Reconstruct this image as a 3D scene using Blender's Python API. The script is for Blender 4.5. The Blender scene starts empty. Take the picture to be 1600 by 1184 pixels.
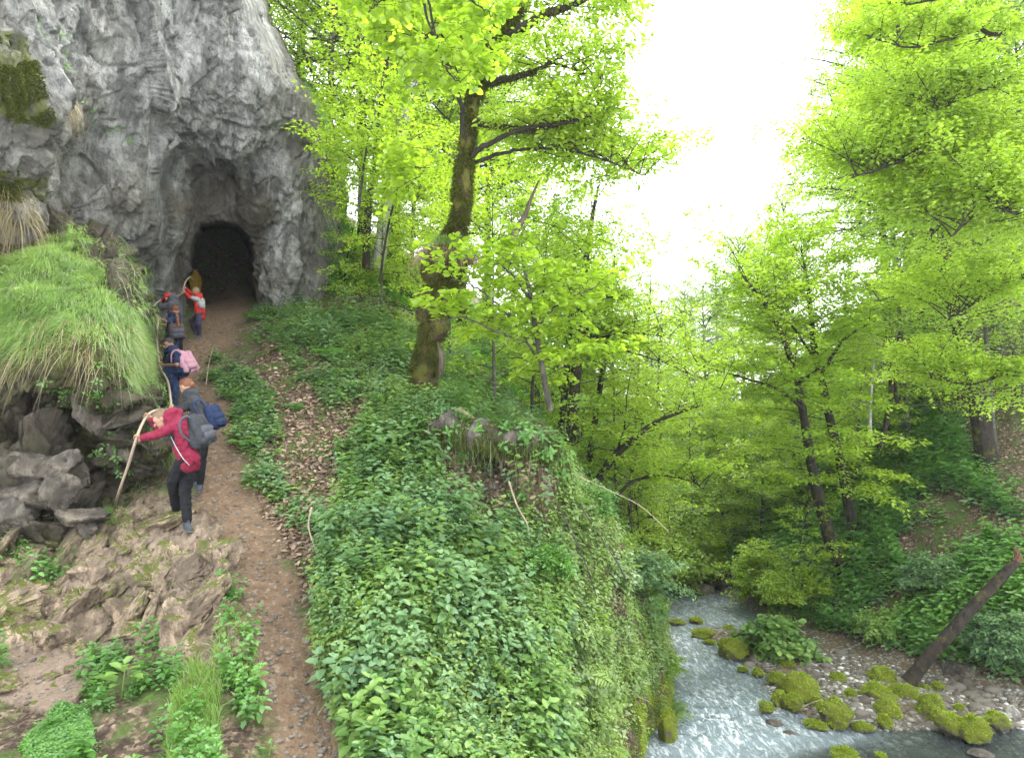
import bpy, math, random
import numpy as np
from mathutils import Vector, Matrix, noise as mnoise
C = bpy.context.scene
COL = C.collection
rng = np.random.default_rng(7)
random.seed(7)

# ------------------------------------------------------------------ camera
FPX, CX, CY, CAMZ = 1043.0, 800.0, 592.0, 5.0      # focal length in photo pixels (1600 wide)
PITCH = math.radians(5.9)
cam_d = bpy.data.cameras.new('camera'); cam = bpy.data.objects.new('camera', cam_d); COL.objects.link(cam)
cam.location = (0, 0, CAMZ); cam.rotation_euler = (math.radians(90) + PITCH, 0, 0)
cam_d.sensor_width = 36; cam_d.lens = FPX / 1600 * 36; cam_d.clip_start = .05; cam_d.clip_end = 500
C.camera = cam
# ------------------------------------------------------------------ sky, sun, exposure
SUN_EL, SUN_AZ = math.radians(62), math.radians(38)     # azimuth clockwise from +Y
w = bpy.data.worlds.new('World'); C.world = w; w.use_nodes = True
nt = w.node_tree; nt.nodes.clear()
wo = nt.nodes.new('ShaderNodeOutputWorld'); bg = nt.nodes.new('ShaderNodeBackground')
sky = nt.nodes.new('ShaderNodeTexSky'); sky.sky_type = 'NISHITA'; sky.sun_disc = False
sky.sun_elevation = SUN_EL; sky.sun_rotation = SUN_AZ; sky.dust_density = 3; sky.air_density = 1.2
mx = nt.nodes.new('ShaderNodeMix'); mx.data_type = 'RGBA'
mx.inputs[0].default_value = .86
mx.inputs[7].default_value = (12.0, 12.4, 12.6, 1)       # bright overcast cloud cover
nt.links.new(sky.outputs[0], mx.inputs[6]); nt.links.new(mx.outputs[2], bg.inputs[0])
bg.inputs[1].default_value = .10
nt.links.new(bg.outputs[0], wo.inputs[0])
sd = bpy.data.lights.new('sun', 'SUN'); sd.energy = 1.5; sd.angle = math.radians(14); sd.color = (1, .96, .88)
so = bpy.data.objects.new('sun', sd); COL.objects.link(so)
_v = Vector((math.sin(SUN_AZ) * math.cos(SUN_EL), math.cos(SUN_AZ) * math.cos(SUN_EL), math.sin(SUN_EL)))
so.rotation_euler = _v.to_track_quat('Z', 'Y').to_euler()
C.view_settings.view_transform = 'Standard'; C.view_settings.look = 'None'
C.view_settings.exposure = 2.3; C.view_settings.gamma = 1
C.cycles.use_denoising = True
C.cycles.max_bounces = 10; C.cycles.diffuse_bounces = 8; C.cycles.glossy_bounces = 2
C.cycles.transmission_bounces = 8; C.cycles.transparent_max_bounces = 6; C.cycles.volume_bounces = 0
C.cycles.use_adaptive_sampling = True; C.cycles.adaptive_threshold = .02
C.cycles.caustics_reflective = False; C.cycles.caustics_refractive = False
C.render.use_persistent_data = False
HAZE = .00036

# ------------------------------------------------------------------ pixel <-> world
_cp, _sp = math.cos(PITCH), math.sin(PITCH)
def P(px, py, d):
    px = np.asarray(px, float); py = np.asarray(py, float); d = np.asarray(d, float)
    x = (px - CX) / FPX * d; u = (CY - py) / FPX * d
    return np.stack([x, d * _cp - u * _sp, CAMZ + d * _sp + u * _cp], -1)
def proj(W):
    W = np.asarray(W, float); y = W[..., 1]; z = W[..., 2] - CAMZ
    d = y * _cp + z * _sp; u = -y * _sp + z * _cp
    d = np.where(np.abs(d) < 1e-6, 1e-6, d)
    return np.stack([CX + W[..., 0] / d * FPX, CY - u / d * FPX, d], -1)
def on_plane(px, py, z=0.0):
    a = P(px, py, 1.0); k = (z - CAMZ) / (a[..., 2] - CAMZ)
    return np.array([0, 0, CAMZ]) + (a - np.array([0, 0, CAMZ])) * k[..., None]

# ------------------------------------------------------------------ noise
def _hash(ix, iy, iz, seed):
    h = (ix.astype(np.int64) * 374761393 + iy.astype(np.int64) * 668265263 + iz.astype(np.int64) * 2147483647 + seed * 1274126177) & 0xffffffff
    h = ((h ^ (h >> 13)) * 1274126177) & 0xffffffff
    h = (h ^ (h >> 16)) & 0xffffffff
    return h
def noise3(p, seed=0):
    i = np.floor(p).astype(np.int64); f = p - i; u = f * f * f * (f * (f * 6 - 15) + 10)
    r = 0
    for dx in (0, 1):
        wx = u[:, 0] if dx else 1 - u[:, 0]
        for dy in (0, 1):
            wy = u[:, 1] if dy else 1 - u[:, 1]
            for dz in (0, 1):
                wz = u[:, 2] if dz else 1 - u[:, 2]
                h = _hash(i[:, 0] + dx, i[:, 1] + dy, i[:, 2] + dz, seed)
                g = np.stack([(h & 255) / 127.5 - 1, ((h >> 8) & 255) / 127.5 - 1, ((h >> 16) & 255) / 127.5 - 1], -1)
                r = r + wx * wy * wz * ((f - np.array([dx, dy, dz])) * g).sum(-1)
    return r
def fbm(p, scale=1., octv=4, seed=0, ridged=False, gain=.5):
    p = np.asarray(p, float).reshape(-1, 3) * scale; a = 1.; s = 0; t = 0
    for k in range(octv):
        n = noise3(p, seed + k * 17)
        if ridged: n = .35 - np.abs(n) * 1.6
        s = s + a * n; t += a; a *= gain; p = p * 2.03 + 11.7
    return s / t
def sstep(a, b, x):
    t = np.clip((np.asarray(x, float) - a) / (b - a), 0, 1); return t * t * (3 - 2 * t)
def cells(p, scale, seed=0):
    """F1 and F2-F1 of a jittered cell pattern, for broken rock."""
    p = np.asarray(p, float).reshape(-1, 3) * scale; i = np.floor(p).astype(np.int64)
    d1 = np.full(len(p), 9.); d2 = np.full(len(p), 9.); hid = np.zeros(len(p)); fac = np.zeros(len(p))
    for dx in (-1, 0, 1):
        for dy in (-1, 0, 1):
            for dz in (-1, 0, 1):
                c = i + np.array([dx, dy, dz]); h = _hash(c[:, 0], c[:, 1], c[:, 2], seed)
                q = c + np.stack([(h & 255) / 255., ((h >> 8) & 255) / 255., ((h >> 16) & 255) / 255.], -1)
                d = np.sqrt(((p - q) ** 2).sum(-1))
                n = d < d1
                d2 = np.where(n, d1, np.minimum(d2, d)); hid = np.where(n, ((h >> 7) & 1023) / 1023., hid)
                tl = np.stack([((h >> 3) & 255) / 127.5 - 1, ((h >> 11) & 255) / 127.5 - 1, ((h >> 19) & 255) / 127.5 - 1], -1)
                fac = np.where(n, ((p - q) * tl).sum(-1), fac); d1 = np.where(n, d, d1)
    return fac, d2 - d1, hid
def in_poly(px, py, poly):
    px = np.asarray(px); py = np.asarray(py); r = np.zeros(px.shape, bool); n = len(poly)
    for k in range(n):
        x0, y0 = poly[k]; x1, y1 = poly[(k + 1) % n]
        if y0 == y1: continue
        c = ((y0 > py) != (y1 > py)) & (px < (x1 - x0) * (py - y0) / (y1 - y0) + x0)
        r ^= c
    return r
def norm(v):
    return v / np.maximum(np.linalg.norm(v, axis=-1, keepdims=True), 1e-9)
def rbf(src, val, q, c=.6, smooth=1e-3):
    src = np.asarray(src, float); q = np.asarray(q, float)
    d = np.sqrt(((src[:, None] - src[None]) ** 2).sum(-1) + c * c)
    n = len(src); A = np.zeros((n + 1, n + 1)); A[:n, :n] = d - np.eye(n) * smooth * 0; A[:n, n] = 1; A[n, :n] = 1
    A[:n, :n] -= np.eye(n) * smooth
    wgt = np.linalg.solve(A, np.concatenate([val, [0]]))
    out = np.empty(len(q))
    for s in range(0, len(q), 20000):
        qq = q[s:s + 20000]
        out[s:s + 20000] = np.sqrt(((qq[:, None] - src[None]) ** 2).sum(-1) + c * c) @ wgt[:n] + wgt[n]
    return out

# ------------------------------------------------------------------ mesh building
class M:
    """collects vertices and faces (arrays of equal-sided faces) with a per-face value 'v'"""
    def __init__(s): s.V = []; s.F = []; s.n = 0
    def add(s, V, F, val=None):
        V = np.asarray(V, float).reshape(-1, 3); F = np.asarray(F, np.int64)
        if val is None: val = np.full(len(F), .5)
        s.V.append(V); s.F.append((F + s.n, np.broadcast_to(np.asarray(val, float), (len(F),)))); s.n += len(V); return s
    def verts(s): return np.concatenate(s.V) if s.V else np.zeros((0, 3))
    def merge(s, o, T=None):
        off = s.n
        for V in o.V: s.V.append(V if T is None else T(V)); s.n += len(V)
        for F, v in o.F: s.F.append((F + off, v))
        return s
def mesh_from(name, m, smooth=True, base=(0, 0, 0)):
    V = m.verts() - np.asarray(base, float)
    me = bpy.data.meshes.new(name); me.vertices.add(len(V)); me.vertices.foreach_set('co', V.astype(np.float32).ravel())
    lv = np.concatenate([F.ravel() for F, _ in m.F]); cnt = np.concatenate([np.full(len(F), F.shape[1]) for F, _ in m.F])
    me.loops.add(len(lv)); me.loops.foreach_set('vertex_index', lv.astype(np.int32))
    me.polygons.add(len(cnt)); me.polygons.foreach_set('loop_start', (np.cumsum(cnt) - cnt).astype(np.int32))
    me.polygons.foreach_set('loop_total', cnt.astype(np.int32))
    at = me.attributes.new('v', 'FLOAT', 'FACE'); at.data.foreach_set('value', np.concatenate([v for _, v in m.F]).astype(np.float32))
    me.polygons.foreach_set('use_smooth', np.full(len(cnt), bool(smooth)))
    me.update(calc_edges=True)
    return me
def link(name, me, mat, parent=None, loc=(0, 0, 0)):
    o = bpy.data.objects.new(name, me)
    if mat is not None:
        me.materials.clear(); me.materials.append(mat)
    COL.objects.link(o); o.location = loc
    if parent is not None: o.parent = parent
    return o
def tag(o, label=None, cat=None, group=None, kind=None):
    for k, v in (('label', label), ('category', cat), ('group', group), ('kind', kind)):
        if v: o[k] = v
    return o
def thing(name, label, cat, base, group=None):
    o = bpy.data.objects.new(name, None); COL.objects.link(o); o.location = tuple(base); o.empty_display_size = .2
    return tag(o, label, cat, group)
def part(name, m, mat, root, smooth=True):
    return link(name, mesh_from(name, m, smooth, base=tuple(root.location)), mat, root)
def single(name, m, mat, base, label=None, cat=None, group=None, kind=None, smooth=True):
    return tag(link(name, mesh_from(name, m, smooth, base=base), mat, None, tuple(base)), label, cat, group, kind)

def grid_faces(nr, nc, wrap=False):
    i = np.arange(nr * nc).reshape(nr, nc)
    if wrap: i = np.concatenate([i, i[:, :1]], 1)
    return np.stack([i[:-1, :-1], i[:-1, 1:], i[1:, 1:], i[1:, :-1]], -1).reshape(-1, 4)
def resample(pts, n):
    """Catmull-Rom through the points"""
    p = np.asarray(pts, float); p = np.concatenate([[2 * p[0] - p[1]], p, [2 * p[-1] - p[-2]]])
    t = np.linspace(0, len(p) - 3 - 1e-9, n); k = t.astype(int); f = (t - k)[:, None]
    a, b, c, d = p[k], p[k + 1], p[k + 2], p[k + 3]
    return .5 * (2 * b + (c - a) * f + (2 * a - 5 * b + 4 * c - d) * f * f + (3 * b - a - 3 * c + d) * f ** 3)
def tube(m, pts, rad, seg=8, val=.5, rough=0., caps=True, seed=0):
    p = np.asarray(pts, float); n = len(p); rad = np.broadcast_to(np.asarray(rad, float), (n,))
    t = norm(np.gradient(p, axis=0)); ref = np.array([0., 0, 1]) if abs(t[0, 2]) < .9 else np.array([1., 0, 0])
    N = np.zeros((n, 3)); u = norm(np.cross(t[0], ref)); 
    for k in range(n):
        u = u - t[k] * (u @ t[k]); u = u / max(np.linalg.norm(u), 1e-9); N[k] = u
    B = np.cross(t, N); a = np.linspace(0, 2 * np.pi, seg, endpoint=False)
    V = p[:, None] + rad[:, None, None] * (np.cos(a)[None, :, None] * N[:, None] + np.sin(a)[None, :, None] * B[:, None])
    if rough > 0:
        q = V.reshape(-1, 3); dn = norm(q - np.repeat(p, seg, 0))
        q = q + dn * (fbm(q, 2.5 / max(rad.mean(), .02) * .25, 4, seed) * rough * np.repeat(rad, seg))[:, None]; V = q.reshape(n, seg, 3)
    m.add(V, grid_faces(n, seg, True), val)
    if caps:
        for k, f in ((0, 1), (n - 1, -1)):
            m.add(np.concatenate([V[k], p[k][None]]), [[(j + 1) % seg, j, seg] if f == 1 else [j, (j + 1) % seg, seg] for j in range(seg)], val)
    return m

# leaf shapes: x along the leaf, y across, z off its plane
LEAF4 = (np.array([[0, 0, 0], [.45, .3, -.05], [1, 0, -.1], [.45, -.3, -.05]]), np.array([[0, 3, 2, 1]]))
LEAF6 = (np.array([[0, 0, 0], [.28, .27, .07], [.68, .24, .03], [1, 0, -.14], [.68, -.24, .03], [.28, -.27, .07]]), np.array([[0, 3, 2, 1], [0, 5, 4, 3]]))
ROUND = (np.array([[0, 0, 0], [-.06, .28, .05], [.35, .5, .04], [.75, .34, -.03], [1, 0, -.14], [.75, -.34, -.03], [.35, -.5, .04], [-.06, -.28, .05]]), np.array([[0, 3, 2, 1], [0, 7, 6, 5], [0, 5, 4, 3]]))
LANCE = (np.array([[0, 0, 0], [.3, .13, .04], [.7, .1, 0], [1, 0, -.15], [.7, -.1, 0], [.3, -.13, .04]]), LEAF6[1])
def leaves(m, pos, X, Z, size, shape=LEAF4, val=None, keep=None):
    """leaf blades: pos (N,3), X direction along the leaf, Z normal, size (N,)"""
    X = norm(X); Y = norm(np.cross(Z, X)); Z = np.cross(X, Y); T, F = shape; n = len(pos); k = len(T)
    size = np.broadcast_to(np.asarray(size, float), (n,))[:, None, None]
    V = pos[:, None] + size * (T[None, :, :1] * X[:, None] + T[None, :, 1:2] * Y[:, None] + T[None, :, 2:] * Z[:, None])
    if val is None: val = rng.random(n)
    m.add(V, (np.arange(n)[:, None, None] * k + F[None]).reshape(-1, F.shape[1]), np.repeat(val, len(F)))
    return m
def blades(m, root, dirv, length, width, droop=.6, seg=4, val=None, side=None):
    """grass: curved tapering strips"""
    n = len(root); dirv = norm(dirv); length = np.broadcast_to(length, (n,)); width = np.broadcast_to(width, (n,))
    droop = np.broadcast_to(droop, (n,))
    if side is None: side = rng.normal(size=(n, 3)) 
    S = norm(np.cross(dirv, side)); t = np.linspace(0, 1, seg + 1)
    p = root[:, None] + dirv[:, None] * (length[:, None] * t)[..., None]
    p[..., 2] -= length[:, None] * droop[:, None] * t ** 2
    wd = width[:, None] * (1 - t ** 1.6) * .5 + .0004
    V = np.stack([p - S[:, None] * wd[..., None], p + S[:, None] * wd[..., None]], 2)   # n, seg+1, 2, 3
    k = (seg + 1) * 2; j = np.arange(seg) * 2
    F = np.stack([j, j + 1, j + 3, j + 2], -1)
    if val is None: val = rng.random(n)
    m.add(V.reshape(-1, 3), (np.arange(n)[:, None, None] * k + F[None]).reshape(-1, 4), np.repeat(val, seg))
    return m

# ------------------------------------------------------------------ materials
def mat_new(name):
    m = bpy.data.materials.new(name); m.use_nodes = True; nt = m.node_tree; nt.nodes.clear()
    return m, nt, nt.nodes.new('ShaderNodeOutputMaterial')
def N(nt, t, **kw):
    n = nt.nodes.new(t)
    for k, v in kw.items():
        if k.startswith('i_'): n.inputs[int(k[2:])].default_value = v
        else: setattr(n, k, v)
    return n
def ramp(nt, fac, stops, interp='LINEAR'):
    r = nt.nodes.new('ShaderNodeValToRGB'); cr = r.color_ramp; cr.interpolation = interp
    while len(cr.elements) < len(stops): cr.elements.new(.5)
    for e, (p, c) in zip(cr.elements, stops):
        e.position = p; e.color = (*c, 1) if len(c) == 3 else c
    nt.links.new(fac, r.inputs[0]); return r.outputs[0]
def tex_noise(nt, vec, scale, detail=6, rough=.6, dist=0.):
    n = N(nt, 'ShaderNodeTexNoise'); n.inputs['Scale'].default_value = scale; n.inputs['Detail'].default_value = detail
    n.inputs['Roughness'].default_value = rough; n.inputs['Distortion'].default_value = dist
    nt.links.new(vec, n.inputs['Vector']); return n.outputs[0]
def mixc(nt, fac, a, b, mode='MIX'):
    n = nt.nodes.new('ShaderNodeMix'); n.data_type = 'RGBA'; n.blend_type = mode
    for s, v in ((n.inputs[0], fac), (n.inputs[6], a), (n.inputs[7], b)):
        if isinstance(v, bpy.types.NodeSocket): nt.links.new(v, s)
        else: s.default_value = v if isinstance(v, (int, float)) else ((*v, 1) if len(v) == 3 else v)
    return n.outputs[2]
def mathn(nt, op, a, b=None, clamp=False):
    n = nt.nodes.new('ShaderNodeMath'); n.operation = op; n.use_clamp = clamp
    for s, v in ((n.inputs[0], a), (n.inputs[1], b)):
        if v is None: continue
        if isinstance(v, bpy.types.NodeSocket): nt.links.new(v, s)
        else: s.default_value = v
    return n.outputs[0]
def bump(nt, h, strength=.5, dist=.05, nrm=None):
    b = N(nt, 'ShaderNodeBump'); b.inputs['Strength'].default_value = strength; b.inputs['Distance'].default_value = dist
    nt.links.new(h, b.inputs['Height'])
    if nrm is not None: nt.links.new(nrm, b.inputs['Normal'])
    return b.outputs[0]
def pbsdf(nt, out, col, rough=.8, nrm=None, spec=.3):
    b = N(nt, 'ShaderNodeBsdfPrincipled')
    for s, v in ((b.inputs['Base Color'], col), (b.inputs['Roughness'], rough)):
        if isinstance(v, bpy.types.NodeSocket): nt.links.new(v, s)
        else: s.default_value = v if isinstance(v, (int, float)) else (*v, 1)
    b.inputs['Specular IOR Level'].default_value = spec
    if nrm is not None: nt.links.new(nrm, b.inputs['Normal'])
    nt.links.new(b.outputs[0], out.inputs[0]); return b
def plain(name, col, rough=.8, var=.12, scale=30, bmp=.2, spec=.3):
    m, nt, out = mat_new(name); tc = N(nt, 'ShaderNodeTexCoord').outputs['Object']
    n = tex_noise(nt, tc, scale, 5)
    c = ramp(nt, n, [(.3, tuple(x * (1 - var) for x in col)), (.7, tuple(min(1, x * (1 + var)) for x in col))])
    pbsdf(nt, out, c, rough, bump(nt, n, bmp, .01), spec); return m
def leafmat(name, stops, trans=.5, hue=0.0, gloss=.05, tint=(1.2, 1.25, .85), patch=.35, pscale=.5):
    """stops: colours along the per-leaf value; larger patches of a different green from a world-size noise"""
    m, nt, out = mat_new(name)
    a = N(nt, 'ShaderNodeAttribute', attribute_name='v').outputs['Fac']
    g = N(nt, 'ShaderNodeNewGeometry').outputs['Position']
    n = tex_noise(nt, g, pscale, 2, .5)
    f = mathn(nt, 'ADD', mathn(nt, 'MULTIPLY', a, 1 - patch), mathn(nt, 'MULTIPLY', mathn(nt, 'SUBTRACT', mathn(nt, 'MULTIPLY', n, 2.2), .6, True), patch), True)
    c = ramp(nt, f, stops)
    df = N(nt, 'ShaderNodeBsdfDiffuse'); tr = N(nt, 'ShaderNodeBsdfTranslucent'); gl = N(nt, 'ShaderNodeBsdfGlossy'); gl.inputs['Roughness'].default_value = .45
    nt.links.new(c, df.inputs[0]); nt.links.new(mixc(nt, 1., c, tint, 'MULTIPLY'), tr.inputs[0])
    s1 = N(nt, 'ShaderNodeMixShader'); s1.inputs[0].default_value = trans; nt.links.new(df.outputs[0], s1.inputs[1]); nt.links.new(tr.outputs[0], s1.inputs[2])
    s2 = N(nt, 'ShaderNodeMixShader'); s2.inputs[0].default_value = gloss; nt.links.new(s1.outputs[0], s2.inputs[1]); nt.links.new(gl.outputs[0], s2.inputs[2])
    nt.links.new(s2.outputs[0], out.inputs[0]); return m
# ================================================================== THE GROUND
# each row: where a spot of the ground lies (photo x, y, metres from the camera) - turned into world points once
CTRL = [
 # trail from the foreground up to the cave
 (500,1184,5.6),(455,1080,6.2),(425,980,6.9),(398,880,7.8),(368,800,8.8),(343,720,9.9),(325,650,11.2),(318,600,12.5),(320,560,13.8),(335,520,15.2),(350,485,17),(352,470,20),
 # rock slab left of the trail
 (455,1184,5.5),(412,1080,6.0),(378,980,6.6),(350,880,7.6),(325,830,8.3),(295,828,8.4),(200,800,8.7),(100,850,8.2),(0,880,7.8),(-150,880,7.6),(150,940,7.4),(280,930,7.2),(0,960,7.1),(-150,960,7.0),
 (60,1040,6.6),(200,1035,6.6),(300,1040,6.3),(-100,1060,6.5),(0,1184,5.3),(150,1120,5.7),(150,1184,5.3),(300,1184,5.2),(380,1184,5.3),(-300,1184,5.2),(0,1400,3.9),(300,1400,3.9),(600,1400,4.3),(-400,1000,7.0),
 # foot of the grassy outcrop and the ground hidden behind it
 (180,780,9.1),(250,745,9.7),(285,700,10.2),(270,640,11.4),(255,560,13.2),(240,500,14.5),(100,700,10.6),(0,700,10.4),(-200,700,10.2),(0,500,14),(150,500,14),(-300,500,13),
 # bank right of the trail
 (545,1184,5.7),(505,1000,6.75),(470,880,7.9),(450,780,9.2),(430,700,10.2),(405,640,11.4),(395,560,13.4),(400,500,15.8),
 (600,1184,5.8),(700,1184,6.2),(800,1184,6.9),(890,1184,8.2),(600,1000,6.9),(700,1000,7.2),(800,1000,7.8),(890,1000,8.8),(950,1000,10.2),
 (550,850,8.2),(620,850,8.2),(700,850,8.4),(800,850,9.2),(890,850,9.9),(780,745,10.35),(730,755,10.0),(840,760,10.8),(790,800,9.9),(950,880,11.2),(990,920,13.2),
 (550,700,10.0),(640,680,10.4),(720,680,10.2),(800,690,10.2),(850,705,10.6),(890,780,11.6),
 (500,600,12.2),(600,600,12.4),(660,610,11.9),(720,640,11.8),(550,520,14.2),(480,480,16.4),(560,455,17.5),(620,470,17.6),
 (520,380,21),(600,420,22),(450,440,19),
 # behind the crest, falling towards the far bend of the stream
 (740,640,13.2),(850,690,14),(900,740,15.5),(950,790,16.8),(990,860,18.5),(1010,930,20.5),(800,620,18),(700,560,20),(880,690,22),(960,760,26),(1010,840,26),
 (600,400,30),(700,470,32),(800,540,34),(900,620,36),(980,700,40),(1040,790,36),(400,300,34),(200,200,30),(0,200,28),(-300,200,26),
 (1060,730,60),(1040,690,85),(900,560,80),(700,430,80),(400,250,80),(1150,680,85),
 # hillside on the right bank
 (1600,1080,13.2),(1750,1060,12.6),(1500,1050,14.2),(1420,1030,15.0),(1330,1000,16.4),(1250,980,18.0),(1180,957,20.6),(1110,948,22.5),(1050,948,24),(1000,948,24),
 (1600,950,14.2),(1800,950,13.5),(1500,950,15.2),(1400,910,17.0),(1300,890,18.8),(1220,885,21.5),(1130,885,25.5),(1060,880,29),
 (1600,810,16.4),(1800,800,15.5),(1500,800,17.8),(1400,770,20.5),(1320,790,21.5),(1230,790,26),(1140,800,33),(1090,830,36),
 (1600,690,19),(1850,650,18),(1540,715,19.2),(1470,680,22),(1400,650,25),(1300,680,30),(1200,720,38),(1600,560,24),(1850,480,23),(1480,540,29),(1400,560,34),(1300,600,42),(1700,300,40),(1500,350,55),(1350,480,70),
]
cw = [P(*c) for c in CTRL]
# bed of the stream and the gravel bar: (photo x, y on the water plane, height)
LEFT_BANK = [(960,1300),(985,1230),(1012,1184),(1040,1140),(1056,1105),(1052,1060),(1042,1020),(1034,990),(1026,974),(990,962)]
RIGHT_BANK = [(1330,1300),(1300,1184),(1262,1140),(1215,1110),(1190,1080),(1175,1040),(1150,1018),(1110,1000),(1090,985),(1060,974),(1030,966)]
for q in LEFT_BANK: cw.append(on_plane(*q, .0) + np.array([-.05, 0, .05]))
for x, y in [(x + 25, y) for x, y in LEFT_BANK[:6]] + [(1100,1300),(1150,1184),(1130,1130),(1120,1080),(1100,1040),(1080,1010),(1060,988)]: cw.append(on_plane(x, y, -.45))
for x, y, z in [(1300,1184,-.14),(1262,1140,-.08),(1225,1110,-.04),(1190,1075,-.02),(1172,1040,0),(1148,1018,0),(1108,1000,0),(1085,985,0),(1060,976,0),
                (1270,1090,.08),(1350,1120,.10),(1450,1120,.10),(1340,1060,.16),(1270,1030,.12),(1220,1010,.14),(1500,1100,.14),(1420,1080,.22),(1180,990,.1),
                (1300,1150,-.10),(1400,1160,-.10),(1500,1160,-.10),(1600,1150,-.10),(1800,1150,-.10),(1450,1184,-.14),(1600,1184,-.14),(1600,1300,-.16),(1300,1300,-.2),(1900,1300,-.15),(1580,1125,.1),(1700,1120,.1)]:
    cw.append(on_plane(x, y, z))
cw = np.array(cw)
def ground_z(xy):
    return rbf(cw[:, :2], cw[:, 2], np.asarray(xy, float).reshape(-1, 2), c=.25, smooth=.02)

TRAIL = resample(np.array([P(*c) for c in CTRL[:12]])[:, :2], 80)
def dist_line(xy, line):
    out = np.full(len(xy), 1e9)
    for a, b in zip(line[:-1], line[1:]):
        ab = b - a; t = np.clip(((xy - a) @ ab) / (ab @ ab), 0, 1)
        out = np.minimum(out, np.linalg.norm(xy - a - t[:, None] * ab, axis=1))
    return out
ROCKP = [(-400,820),(120,800),(185,785),(300,780),(335,830),(362,900),(388,990),(380,1030),(330,1045),(290,1070),(240,1000),(170,1000),(120,1010),(-400,1010)]
SAND = [(-400,1015),(120,1012),(140,1050),(90,1110),(-60,1080),(-400,1080)]
GRAVEL = [(1120,985),(1220,1000),(1330,1020),(1420,1050),(1500,1060),(1620,1100),(1700,1100),(1700,1200),(980,1200),(1180,1090),(1160,1030)]

nc, nr = 900, 880
az = np.radians(np.linspace(-50, 46, nc)); rr = np.geomspace(2.0, 100, nr)
XY = np.stack([rr[:, None] * np.sin(az)[None], rr[:, None] * np.cos(az)[None]], -1).reshape(-1, 2)
Z = ground_z(XY)
G0 = np.concatenate([XY, Z[:, None]], 1)
pp = proj(G0); vis = pp[:, 2] > 0
wob = fbm(G0, .9, 3, 5) * 90
dtr = dist_line(XY, TRAIL)
wd = .24 + .02 * np.clip(pp[:, 2] - 8, 0, 8)
m_path = (1 - sstep(wd * .75, wd * 1.35 + .10, dtr + fbm(G0, 2.5, 4, 9) * .45)) * (pp[:, 2] < 21)
m_rock = np.zeros(len(G0))
for dx in (-14, 0, 14): m_rock += in_poly(pp[:, 0] + wob * .5 + dx, pp[:, 1] + wob * .3 + dx, ROCKP) / 3.
m_rock *= (pp[:, 2] < 10.5) * (1 - m_path)
m_sand = in_poly(pp[:, 0] + wob, pp[:, 1] + wob * .3, SAND) * (pp[:, 2] < 8) * 1.
RIVER = np.concatenate([on_plane([p[0] for p in LEFT_BANK], [p[1] for p in LEFT_BANK]), on_plane([p[0] for p in RIGHT_BANK], [p[1] for p in RIGHT_BANK])[::-1]])[:, :2]
m_grav = ((Z < .32 + fbm(G0, .8, 2, 3) * .2) & (XY[:, 1] > 8)).astype(float)
m_green = np.clip(1 - m_path - m_rock - m_sand - m_grav, 0, 1)
# small relief: broken rock, lumpy soil, ruts
def cells_at(mask, p, sc_, seed):
    k = mask > .01; o = [np.zeros(len(p)), np.ones(len(p)), np.full(len(p), .5)]; r = cells(p[k], sc_, seed)
    for a_, b_ in zip(o, r): a_[k] = b_
    return o
d1, d21, hid = cells_at(m_rock, G0 * np.array([1, 1, 1.3]) + fbm(G0, 1.2, 3, 2)[:, None] * .5, 2.6, 4)
e1, e21, hid2 = cells_at(m_rock, G0 + fbm(G0, 3, 2, 8)[:, None] * .2, 7.5, 6)
near = G0[:, 1] < 16
dz = np.zeros(len(G0))
f1, f21, fh = cells_at(m_rock, G0 * np.array([1, 1, 1.6]) + fbm(G0, 2, 2, 3)[:, None] * .2, 4.2, 14)
dz += .75 * m_rock * (np.abs(d1) * .20 + (hid - .5) * .05 + e1 * .05 + f1 * .10 + (fh - .5) * .03 - .03 * (1 - sstep(0, .07, d21)) - .015 * (1 - sstep(0, .12, e21)) - .02 * (1 - sstep(0, .08, f21)) + fbm(G0, .6, 3, 12) * .7)
dz += m_path * fbm(G0, 5, 4, 13) * .045 + m_sand * fbm(G0, 4, 4, 14) * .06
dz += m_green * (pp[:, 0] > 520) * (pp[:, 2] < 14) * (XY[:, 0] < 3) * sstep(.1, .8, Z) * fbm(G0, .42, 2, 115) * .75
dz += m_green * (fbm(G0, .8, 5, 15) * (.28 + .42 * (pp[:, 0] > 520) * (pp[:, 2] < 13) * (XY[:, 0] < 3)) + fbm(G0, 3, 3, 16, True) * .05) * sstep(0, .5, Z)
dz += m_grav * (fbm(G0, 6, 3, 17) * .05)
# a strip of higher rock between slab and trail, and the little scarp where the bank was cut by the trail
G = G0.copy(); G[:, 2] += dz
_g = G.reshape(nr, nc, 3); _n = norm(np.cross(np.gradient(_g, axis=1), np.gradient(_g, axis=0))).reshape(-1, 3); _n *= np.sign(_n[:, 2:])
bl = m_green * (pp[:, 0] > 560) * (pp[:, 2] < 15) * (XY[:, 0] < 3.2) * sstep(.15, .9, Z) * sstep(560, 640, pp[:, 0]) * (1 - sstep(13.5, 15, pp[:, 2]))
G += _n * np.array([1, 1, .6]) * (bl * (fbm(G0 * np.array([1, 1, .6]), .75, 4, 215, True, .55) * .75 + .1))[:, None]
me = M().add(G, grid_faces(nr, nc)[:, ::-1])
ground_me = mesh_from('ground', me)
for nm, arr in (('path', m_path), ('rock', m_rock), ('sand', m_sand), ('gravel', m_grav)):
    at = ground_me.attributes.new(nm, 'FLOAT', 'POINT'); at.data.foreach_set('value', arr.astype(np.float32))
GG = G.reshape(nr, nc, 3); PG = proj(G).reshape(nr, nc, 3)
_t1 = np.gradient(GG, axis=1); _t0 = np.gradient(GG, axis=0); GN = norm(np.cross(_t1, _t0)); GN *= np.sign(GN[..., 2:])

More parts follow.
